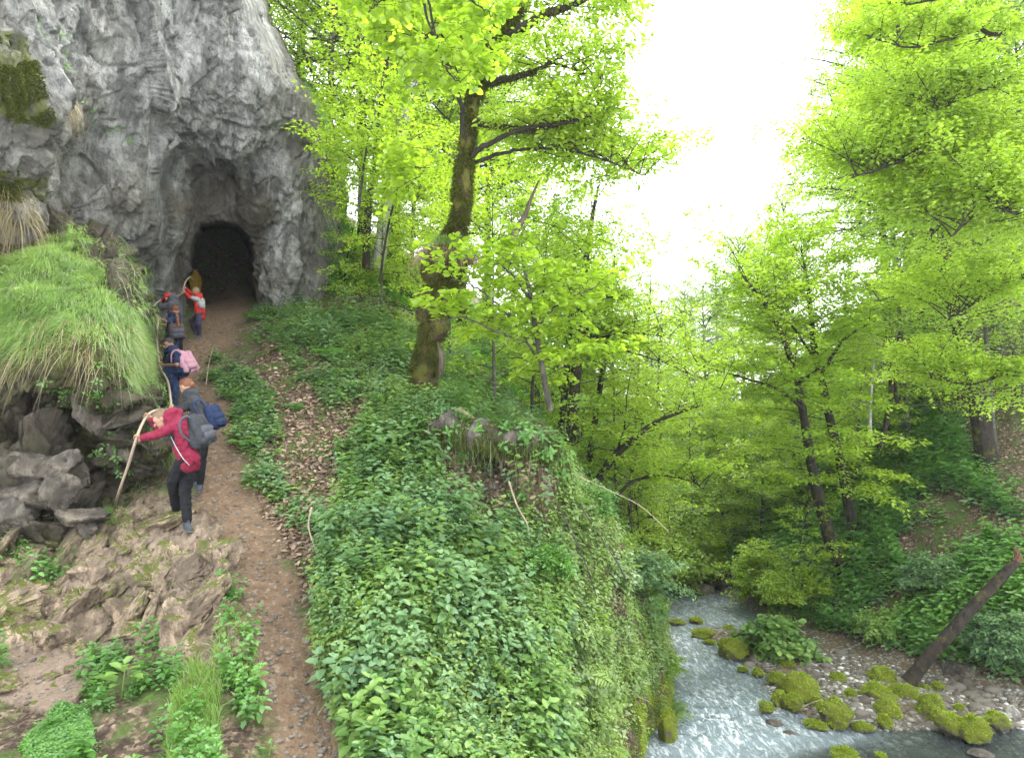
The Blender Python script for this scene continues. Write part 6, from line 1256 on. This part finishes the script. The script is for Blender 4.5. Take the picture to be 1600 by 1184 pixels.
DENIM = cloth('dark_blue_cloth', (.02, .035, .075)); BROWNCL = cloth('patterned_pack_cloth', (.06, .04, .04)); SHOE = plain('shoe_fabric', (.035, .042, .05), .7, .3, 50, .3); SOLE = plain('rubber_sole', (.07, .065, .06), .8); BOOT = plain('dark_boot', (.03, .026, .025), .6, .3, 50, .3)
HB = plain('light_brown_hair', (.13, .085, .05), .6, .5, 120, .6); HR = plain('auburn_hair', (.12, .045, .022), .6, .5, 120, .6); HD = plain('dark_hair', (.022, .016, .012), .6, .4, 120, .6); HBL = plain('dark_blond_hair', (.22, .16, .09), .6, .4, 120, .6)
def unit(v): v = np.asarray(v, float); return v / np.linalg.norm(v)
def head_axes(fwd, up):
    f = unit(fwd); r = unit(np.cross(f, up)); u = np.cross(r, f); return r, u, f
def add_head(m, c, fwd, up, s=1.):
    r, u, f = head_axes(fwd, up)
    ellip(m, c + u * .018 * s, np.array([r * .076, f * .096, u * .098]) * s); ellip(m, c - u * .035 * s + f * .022 * s, np.array([r * .058, f * .070, u * .075]) * s)
    capsule(m, c + f * .088 * s + u * .012 * s, c + f * .112 * s - u * .020 * s, .009 * s, .014 * s, 8)        # nose
    capsule(m, c + f * .078 * s - u * .085 * s - r * .012 * s, c + f * .078 * s - u * .085 * s + r * .012 * s, .020 * s, .020 * s, 8)   # chin
    capsule(m, c + f * .086 * s + u * .030 * s - r * .032 * s, c + f * .086 * s + u * .030 * s + r * .032 * s, .010 * s, .010 * s, 8)   # brow
    for k in (-1, 1): ellip(m, c + r * k * .078 * s - f * .008 * s - u * .005 * s, np.array([r * .010, f * .020, u * .032]) * s, 10)
def face_parts(root, c, fwd, up, s=1.):
    r, u, f = head_axes(fwd, up)
    for k in (-1, 1):
        m = M(); ellip(m, c + f * .090 * s + u * .010 * s + r * k * .031 * s, np.array([r * .013, f * .008, u * .008]) * s, 10); part('eye', m, EYE, root)
    m = M(); ellip(m, c + f * .091 * s - u * .048 * s, np.array([r * .024, f * .010, u * .007]) * s, 12); part('mouth', m, LIP, root)
def hair(root, c, fwd, up, mat, s=1., length=0., seed=3, puff=1.):
    r, u, f = head_axes(fwd, up); m = M()
    ellip(m, c + u * .038 * s - f * .016 * s, np.array([r * .084, f * .094, u * .086]) * s * puff); ellip(m, c + u * .078 * s + f * .035 * s, np.array([r * .064, f * .05, u * .036]) * s)
    if length: ellip(m, c - f * .07 * s - u * length * .4, np.array([r * .06, f * .045, u * (.06 + length * .5)]) * s)
    h = fuse('hair', m, mat, root, .008, 2, .006, seed)
    V = np.zeros(len(h.data.vertices) * 3, np.float32); h.data.vertices.foreach_get('co', V); V = V.reshape(-1, 3) + np.array(root.location); g = np.random.default_rng(seed)
    k = g.integers(0, len(V), 900); k = k[((V[k] - c) @ u > -.01)]; dv = V[k] - (c + u * .02); mm = M(); blades(mm, V[k] - norm(dv) * .004, norm(dv * .6 + (u * .5 - f * .2) + g.normal(size=dv.shape) * .05), .028 * s, .004, .3, 2)
    part('strands', mm, mat, h if False else root, False); return h
def hand(m, c, wrist, axis, s=1., open_=False, flip=1):
    """palm and five fingers closed round a rope that runs through c along axis"""
    t = unit(axis); w_ = wrist - c; w_ = unit(w_ - t * (w_ @ t)); n = np.cross(t, w_) * flip; R = .030 * s
    palm = c + w_ * .040 * s + n * .006; capsule(m, palm + t * .026 * s, palm - t * .026 * s, .017 * s, .015 * s, 10); capsule(m, palm, wrist, .020 * s, .024 * s, 12)
    for i in range(4):
        o = t * (.029 - i * .019) * s; lr = (.0092, .0096, .0092, .0080)[i] * s; a_ = [15, 75, 140, 205 + (8, 14, 6, -12)[i]]
        p = [c + o + R * (math.cos(math.radians(x)) * w_ + math.sin(math.radians(x)) * n) * (1.1 if j == 0 else 1) for j, x in enumerate(a_)]
        for q0, q1 in zip(p[:-1], p[1:]): capsule(m, q0, q1, lr, lr * .94, 8)
    p = [palm + t * .020 * s, c + t * .046 * s + R * (math.cos(math.radians(-55)) * w_ + math.sin(math.radians(-55)) * n), c + t * .038 * s + R * (math.cos(math.radians(-125)) * w_ + math.sin(math.radians(-125)) * n)]
    for q0, q1 in zip(p[:-1], p[1:]): capsule(m, q0, q1, .0115 * s, .0100 * s, 8)
def shoe(root, ankle, toe, mat, s=1., up=UPZ):
    f = np.asarray(toe, float) - ankle; f[2] *= .6; f = unit(f); r = unit(np.cross(f, up)); u = np.cross(r, f); base = ankle - u * .065 * s
    m = M(); capsule(m, base - f * .045 * s + u * .012 * s, base + f * .125 * s, .040 * s, .034 * s, 14); capsule(m, base + u * .01 * s, ankle + u * .02 * s, .042 * s, .042 * s, 12); capsule(m, base + f * .06 * s + u * .012 * s, base + f * .13 * s, .040 * s, .030 * s, 12)
    sh = fuse('shoe', m, mat, root, .009, 3); m = M()
    capsule(m, base - f * .052 * s - u * .022 * s, base + f * .138 * s - u * .026 * s, .042 * s, .040 * s, 14, (u, .42)); so_ = fuse('sole', m, SOLE, root, .008, 2)
    so_.parent = sh; return sh
def person(label, J, fwd, hup, s=1., top=None, top_r=.0, trousers=BLACK, sleeves='long', hairm=HB, hair_len=0., shoe_m=SHOE, skin=SKIN, hands=(), hood=False, puff=1., top_len=.10, cap=None, seed=1, wr=.012, leg_r=1.):
    root = thing('person', label, 'person', J['base']); g = lambda k: np.asarray(J[k], float)
    nk, pe = g('neck'), g('pelvis'); sl, sr, hl, hr = g('sl'), g('sr'), g('hl'), g('hr'); m = M()
    # body: one skin from head to feet
    add_head(m, g('head'), fwd, hup, s); r_, u_, f_ = head_axes(fwd, hup); capsule(m, nk, g('head') - u_ * .05 * s - f_ * .02 * s, .056 * s, .052 * s)
    capsule(m, sl, sr, .055 * s); capsule(m, nk, pe, .095 * s, .10 * s); capsule(m, hl, hr, .08 * s)
    for a, e, w_ in (('sl', 'el', 'wl'), ('sr', 'er', 'wr')): capsule(m, g(a), g(e), .046 * s, .038 * s); capsule(m, g(e), g(w_), .038 * s, .025 * s)
    for h_, k_, an in (('hl', 'kl', 'al'), ('hr', 'kr', 'ar')): capsule(m, g(h_), g(k_), .075 * s, .052 * s); capsule(m, g(k_), g(an), .05 * s, .036 * s)
    for (c, wk, ax, fl) in hands: hand(m, np.asarray(c, float), g(wk), ax, s, flip=fl)
    fuse('body', m, skin, root, .0065, 2)
    face_parts(root, g('head'), fwd, hup, s)
    if cap is None: hair(root, g('head'), fwd, hup, hairm, s, hair_len, seed, puff)
    # clothes
    m = M(); q = .018; capsule(m, sl, sr, .078 * s); capsule(m, nk, pe, .118 * s, .128 * s); up_ = unit(nk - pe); hem = pe - up_ * top_len * s
    for a, b in ((sl, hl), (sr, hr)): capsule(m, a + (b - a) * .08, b + up_ * .03, .084 * s, .096 * s)
    capsule(m, hl - up_ * top_len * .6, hr - up_ * top_len * .6, .092 * s)
    if sleeves == 'long':
        for a, e, w_ in (('sl', 'el', 'wl'), ('sr', 'er', 'wr')): capsule(m, g(a), g(e), .068 * s, .056 * s); capsule(m, g(e), g(e) + (g(w_) - g(e)) * .93, .056 * s, .040 * s)
    else:
        for a, e in (('sl', 'el'), ('sr', 'er')): capsule(m, g(a), g(a) + (g(e) - g(a)) * .62, .070 * s, .064 * s)
    if hood:
        r2, u2, f2 = head_axes(fwd, unit(nk - pe)); hc = nk + unit(nk - pe) * .045 * s - f2 * .03 * s; capsule(m, hc - r2 * .06 * s, hc + r2 * .06 * s, .062 * s); capsule(m, hc, hc - f2 * .07 * s - UPZ * .03, .06 * s, .05 * s)
    tp = fuse('jacket' if sleeves == 'long' else 't_shirt', m, top, root, .011, 5, wr, seed)
    m = M(); capsule(m, hl, hr, .098 * s); capsule(m, pe, pe + up_ * .06, .11 * s)
    for h_, k_, an in (('hl', 'kl', 'al'), ('hr', 'kr', 'ar')): capsule(m, g(h_), g(k_), .098 * s * leg_r, .070 * s * leg_r); capsule(m, g(k_), g(an) + (g(k_) - g(an)) * .05, .070 * s * leg_r, .052 * s * leg_r)
    fuse('trousers', m, trousers, root, .011, 4, wr, seed + 9)
    for an, to in (('al', 'tl'), ('ar', 'tr')):
        if to in J: shoe(root, g(an), g(to), shoe_m, s)
    return root, tp
def pack(label, c, up, back, w_, h_, dpt, mat, mat2, straps, seed=1, strapm=None):
    """rucksack: rounded bag, front pocket, lid, straps over the shoulders"""
    u = unit(up); b = unit(np.asarray(back, float) - u * (np.asarray(back, float) @ u)); r = np.cross(u, b); t = thing('backpack', label, 'backpack', c)
    m = M()
    for i in (-1, 1):
        for j in (-1, 1): capsule(m, c + r * i * (w_ / 2 - .05) + u * (h_ / 2 - .08) + b * j * (dpt / 2 - .05) * .8, c + r * i * (w_ / 2 - .05) - u * (h_ / 2 - .07) + b * j * (dpt / 2 - .05), .055, .062)
    capsule(m, c + u * (h_ / 2 - .09), c - u * (h_ / 2 - .09), dpt * .45, dpt * .5); fuse('bag', m, mat, t, .010, 5, .007, seed)
    m = M(); pc = c + b * dpt * .48 - u * h_ * .14; capsule(m, pc - r * w_ * .2 + u * .03, pc + r * w_ * .2 + u * .03, .055); capsule(m, pc - r * w_ * .2 - u * .05, pc + r * w_ * .2 - u * .05, .055); fuse('pocket', m, mat2, t, .010, 4, .004, seed + 1)
    m = M(); tube(m, [c + u * h_ * .5 - r * .03, c + u * (h_ * .5 + .035), c + u * h_ * .5 + r * .03], .008, 6); part('handle', m, mat2, t)
    for pts in straps:
        m = M(); p = resample(np.array(pts), 16); tube(m, p, .014, 8); part('strap', m, strapm or mat2, t)
    return t
def Pd(x, y, d): return P(x, y, d)

# --- 1: man in the maroon hoodie, nearest
f1 = hit(292, 828, 6.5); D1 = proj(f1)[2]; q = lambda x, y, o=0.: Pd(x, y, D1 + o)
H1a, H1b = q(213.5, 684, -.20), q(229, 651, .22)
J1 = dict(base=f1, head=q(254, 655, -.02), neck=q(270, 652, 0), sl=q(282, 661, -.19), sr=q(272, 660, .19), el=q(249, 677, -.26), er=q(254, 672, .26), wl=q(222, 684.5, -.21), wr=q(235.5, 655, .22),
          pelvis=q(293, 712, .02), hl=q(290, 716, -.08), hr=q(297, 716, .11), kl=q(270, 751, -.15), kr=q(289, 769, .10), al=q(275, 800, -.08), ar=q(293, 815, .05), tl=q(259, 806, -.16), tr=q(301, 823, -.10))
_h = hit(272, 811, 6.5); J1['al'] = _h + np.array([.02, .02, .085]); J1['tl'] = _h + np.array([-.12, -.06, .03]); J1['kl'] = (J1['kl'] + q(270, 751, proj(_h)[2] - D1 - .12)) / 2
ropedir1 = P(213, 684, D1 - .2) - P(200, 728, D1 - .1)
p1, top1 = person('man in maroon hoodie and black trousers leaning down and gripping the rope with both hands', J1, (-.80, -.30, -.62), (-.5, -.1, .85), 1.0, MAROON, trousers=BLACK, hairm=HB, shoe_m=SHOE,
    hands=[(H1a, 'wl', ropedir1, 1), (H1b, 'wr', P(229, 651, D1) - P(221, 666, D1), 1)], hood=True, seed=11, wr=.017, top_len=.14)
m = M(); z0, z1 = q(267, 682, -.16), q(296, 727, -.20); tube(m, resample([z0, q(276, 700, -.24), q(286, 716, -.27), z1], 20), .006, 6); part('zip', m, WHITE, p1)
m = M(); capsule(m, q(283, 700, -.12), q(303, 716, -.10), .085, .075); capsule(m, q(290, 705, .08), q(304, 716, .1), .08, .07); capsule(m, q(284, 706, -.12), q(296, 724, -.16), .05, .035); fuse('hoodie_hem', m, MAROON, p1, .011, 5, .010, 5)
m = M(); capsule(m, q(271, 672, -.05), q(284, 704, -.05), .085, .075); fuse('shirt', m, CHAR, p1, .012, 4, .006, 6)
pack('dark grey backpack worn by the man in the maroon hoodie', q(310, 672, -.02), q(297, 648) - q(322, 695), np.array([.85, -.15, .35]), .30, .44, .20, CHAR, GREY,
     [[q(300, 655, -.14), q(290, 650, -.20), q(281, 660, -.26), q(284, 678, -.24), q(298, 690, -.15)], [q(300, 655, .1), q(288, 648, .16), q(277, 655, .24), q(280, 676, .22)]], 3)
# --- 2: woman in black behind him
f2 = hit(312, 768, 7.5); D2 = proj(f2)[2]; q = lambda x, y, o=0.: Pd(x, y, D2 + o)
H2 = q(266, 637.5, .0)
J2 = dict(base=f2, head=q(291, 604), neck=q(298, 617), sl=q(305, 628, -.16), sr=q(301, 627, .16), el=q(285, 637, -.12), er=q(284, 639, .14), wl=q(272.5, 638, -.02), wr=q(270, 646, .16),
          pelvis=q(318, 666), hl=q(319, 671, -.09), hr=q(315, 671, .09), kl=q(316, 716, -.12), kr=q(303, 712, .12), al=q(313, 756, -.04), ar=q(303, 752, .12), tl=q(309, 763, -.22), tr=q(293, 758, .1))
p2, _ = person('woman in black jacket with auburn hair in a bun reaching for the rope', J2, (-.85, .35, -.25), (-.15, 0, 1), .95, CHAR, trousers=BLACK, wr=.014, hairm=HR, hands=[(H2, 'wl', P(266, 637, D2) - P(250, 640, D2), 1)], seed=21, puff=1.0, leg_r=.86)
m = M(); ellip(m, q(299, 601, -.01), np.eye(3) * .045); fuse('hair_bun', m, HR, p2, .007, 2, .006, 3)
pack('navy blue backpack on the back of the woman in the black jacket', q(332, 651, -.02), q(324, 632) - q(338, 668), np.array([.8, -.25, .3]), .27, .38, .18, NAVY, NAVY,
     [[q(324, 638, -.12), q(312, 624, -.17), q(303, 630, -.24), q(310, 648, -.2), q(322, 662, -.12)]], 4, DENIM)
# --- 3: man with dark hair, pink pack
f3 = hit(271, 638, 9); D3 = min(proj(f3)[2], 11.9); f3 = q_ = P(271, 638, D3); q = lambda x, y, o=0.: Pd(x, y, D3 + o)
H3a, H3b = q(249.5, 570, -.10), q(247.5, 556, .12)
J3 = dict(base=f3, head=q(264, 538), neck=q(269, 549), sl=q(276, 555, -.18), sr=q(264, 553, .17), el=q(276, 570, -.26), er=q(258, 566, .22), wl=q(255.5, 570.5, -.14), wr=q(251.5, 560, .15),
          pelvis=q(272, 583), hl=q(275, 586, -.07), hr=q(268, 586, .09), kl=q(273, 611, -.12), kr=q(266, 610, .08), al=q(273, 633, -.04), ar=q(267, 632, .1), tl=q(266, 637, -.1), tr=q(259, 636, .06))
p3, _ = person('dark haired man in navy t-shirt looking down, holding the rope with both hands', J3, (-.45, -.80, -.35), (-.1, -.1, 1), .98, NAVY, trousers=DENIM, sleeves='short', hairm=HD, skin=SKIN_D, shoe_m=BOOT, hands=[(H3a, 'wl', P(249, 570, D3) - P(254, 590, D3), 1), (H3b, 'wr', P(247, 555, D3) - P(249, 570, D3), 1)], seed=31)
m = M(); capsule(m, q(262, 580, -.16), q(288, 578, -.14), .085, .10); capsule(m, q(288, 578, -.1), q(284, 592, -.12), .10, .06); capsule(m, q(266, 584, -.18), q(268, 600, -.2), .07, .05); fuse('tied_jacket', m, NAVY, p3, .012, 4, .014, 8)
pack('pink patterned backpack worn by the dark haired man', q(289, 566, -.05), q(280, 550) - q(298, 586), np.array([.75, -.35, .3]), .33, .44, .20, PINK, PINK, [[q(283, 552, -.16), q(275, 547, -.22), q(268, 553, -.26), q(268, 566, -.24)], [q(280, 549, .1), q(272, 546, .12), q(264, 552, .06)]], 5, PINK)
# --- 4: girl with braid and patterned pack
D4 = 12.5; q = lambda x, y, o=0.: Pd(x, y, D4 + o); H4a, H4b = q(247, 498, -.05), q(249, 505, .15)
gzx = lambda x, y: np.array([x, y, gz(x, y)])
J4 = dict(base=q(277, 600), head=q(273, 486), neck=q(274, 494), sl=q(268, 500, -.12), sr=q(276, 500, .10), el=q(261, 502, -.18), er=q(262, 508, .12), wl=q(252.5, 499, -.08), wr=q(253, 507, .13),
          pelvis=q(268, 528), hl=q(265, 531, -.06), hr=q(271, 531, .08), kl=q(262, 556, -.1), kr=q(274, 556, .05), al=q(265, 582, -.05), ar=q(277, 584, .05), tl=q(258, 588, -.1), tr=q(272, 590, 0))
p4_, _ = person('girl with auburn braid and bare forearms pulling herself up the rope', J4, (-.45, .85, .0), (0, 0, 1), .88, NAVY, trousers=DENIM, sleeves='short', hairm=HR, hands=[(H4a, 'wl', P(247, 498, D4) - P(248, 512, D4), 1)], seed=41)
m = M(); p_ = resample(np.array([q(275, 489, -.1), q(277, 497, -.13), q(278, 505, -.15), q(279, 511, -.16)]), 20); tube(m, p_, .028 + .008 * np.sin(np.arange(20) * 1.6), 8, rough=.2); part('braid', m, HR, p4_)
pack('dark brown patterned backpack of the girl with the braid', q(276, 517, -.12), q(275, 505) - q(278, 530), np.array([.45, -.85, .1]), .26, .33, .17, BROWNCL, GREY, [[q(270, 508, -.16), q(266, 501, -.18), q(262, 508, -.14)]], 6)
# --- 5: boy in grey hoodie and red cap
D5 = 13.5; q = lambda x, y, o=0.: Pd(x, y, D5 + o); H5 = q(249, 470, 0)
J5 = dict(base=q(277, 548), head=q(263.5, 467, 0), neck=q(270, 470, 0), sl=q(267, 476, -.14), sr=q(277, 475, .14), el=q(251, 480, -.18), er=q(258, 476, .2), wl=q(250, 473.5, -.05), wr=q(253, 467, .12),
          pelvis=q(275, 502), hl=q(271, 506, -.07), hr=q(279, 506, .08), kl=q(272, 526, -.1), kr=q(280, 526, .02), al=q(277, 545, 0), ar=q(282, 546, .04), tl=q(272, 548, -.1), tr=q(278, 549, -.06))
p5_, _ = person('boy in grey hoodie and red cap bending towards the rope', J5, (-.75, .35, -.55), (-.5, 0, .85), .93, GREY, trousers=BLACK, hairm=HD, cap=1, hood=True, hands=[(H5, 'wl', P(249, 470, D5) - P(242, 476, D5), 1)], seed=51)
m = M(); r_, u_, f_ = head_axes((-.75, .35, -.55), (-.5, 0, .85)); hc = np.array(J5['head']); ellip(m, hc + u_ * .045, np.array([r_ * .088, f_ * .10, u_ * .075])); capsule(m, hc + f_ * .08 + u_ * .05 - r_ * .03, hc + f_ * .16 + u_ * .04, .03, .03, 10, (u_, .4)); fuse('cap', m, RED, p5_, .008, 2)
# --- 6: child in red and white jacket
f6 = hit(311, 527, 13); D6 = proj(f6)[2]; q = lambda x, y, o=0.: Pd(x, y, D6 + o); H6a, H6b = q(287, 450, .1), q(286.5, 456.5, -.1)
J6 = dict(base=f6, head=q(305.5, 456.5), neck=q(309, 464), sl=q(307, 468, -.13), sr=q(312, 467, .12), el=q(296, 464, -.18), er=q(299, 459, .18), wl=q(289.8, 458.5, -.12), wr=q(290.5, 452, .11),
          pelvis=q(313, 488), hl=q(311, 491, -.07), hr=q(315, 491, .07), kl=q(310.5, 506, -.12), kr=q(299, 502, .1), al=q(311, 522, -.03), ar=q(305, 518, .12), tl=q(304, 527, -.14), tr=q(299, 521, .06))
p6_, t6 = person('blond child in red and white jacket climbing to the cave, both hands on the rope', J6, (-.80, .45, .05), (0, 0, 1), .86, RED, trousers=cloth('dark_violet_cloth', (.035, .03, .05)), hairm=HBL, shoe_m=SHOE, hood=True, hands=[(H6a, 'wr', P(287, 450, D6) - P(286, 457, D6), 1), (H6b, 'wl', P(287, 450, D6) - P(286, 457, D6), 1)], seed=61)
m = M(); capsule(m, q(301, 465.5, -.20), q(309, 468.5, -.17), .045, .06); capsule(m, q(309, 469, -.14), q(315, 478, -.12), .062, .055); capsule(m, q(315, 470, .0), q(317, 480, -.02), .07, .05); fuse('white_panel', m, WHITE, p6_, .010, 3, .005, 4)
# --- 7: figure in yellow in the dark of the cave
D7 = 18.9; q = lambda x, y, o=0.: Pd(x, y, D7 + o)
J7 = dict(base=q(306, 488), head=q(304, 420), neck=q(305, 428), sl=q(300, 433, -.1), sr=q(310, 433, .1), el=q(298, 443, -.12), er=q(313, 443, .1), wl=q(296, 436, -.15), wr=q(312, 452, .1),
          pelvis=q(306, 454), hl=q(303, 457, -.05), hr=q(309, 457, .05), kl=q(302, 471, -.1), kr=q(309, 471, .02), al=q(304, 485, 0), ar=q(309, 485, .04), tl=q(300, 488, -.1), tr=q(305, 488, -.06))
person('person in yellow jacket half hidden in the dark cave mouth', J7, (-.6, .7, .1), (0, 0, 1), .84, YELLOW, trousers=BLACK, hairm=HD, seed=71)
# --- the hand rope
rp = [hit(178, 797, 7), P(186, 768, D1 + .15), P(200, 728, D1 - .05), P(213.5, 684, D1 - .20), P(221, 665, D1 + .05), P(229, 651, D1 + .22), P(238, 643, D1 + .45), P(251, 640, D2 - .3), P(266, 637.5, D2), P(266, 618, D2 + .6), P(262, 596, D3 - .5), P(254, 580, D3 - .2), P(249.5, 570, D3 - .10), P(247.5, 556, D3 + .12), P(245, 530, D3 + .9),
      P(246, 512, D4 - .3), P(247, 498, D4 - .05), P(241, 488, D4 + .4), P(241, 478, D5 - .3), P(249, 470, D5), P(260, 464, D5 + .5), P(275, 463, D5 + 1.0), P(286.5, 456.5, D6 - .1), P(287, 450, D6 + .1), P(290, 440, D6 + .4), P(297, 433, D6 + .9), P(302, 438, D6 + 1.5)]
m = M(); tube(m, resample(np.array(rp), 260), .017, 8); single('rope', m, plain('worn_rope', (.24, .19, .14), .8, .25, 40, .4), rp[0], 'long thick grey brown hand rope running from the rock slab up to the cave', 'rope')
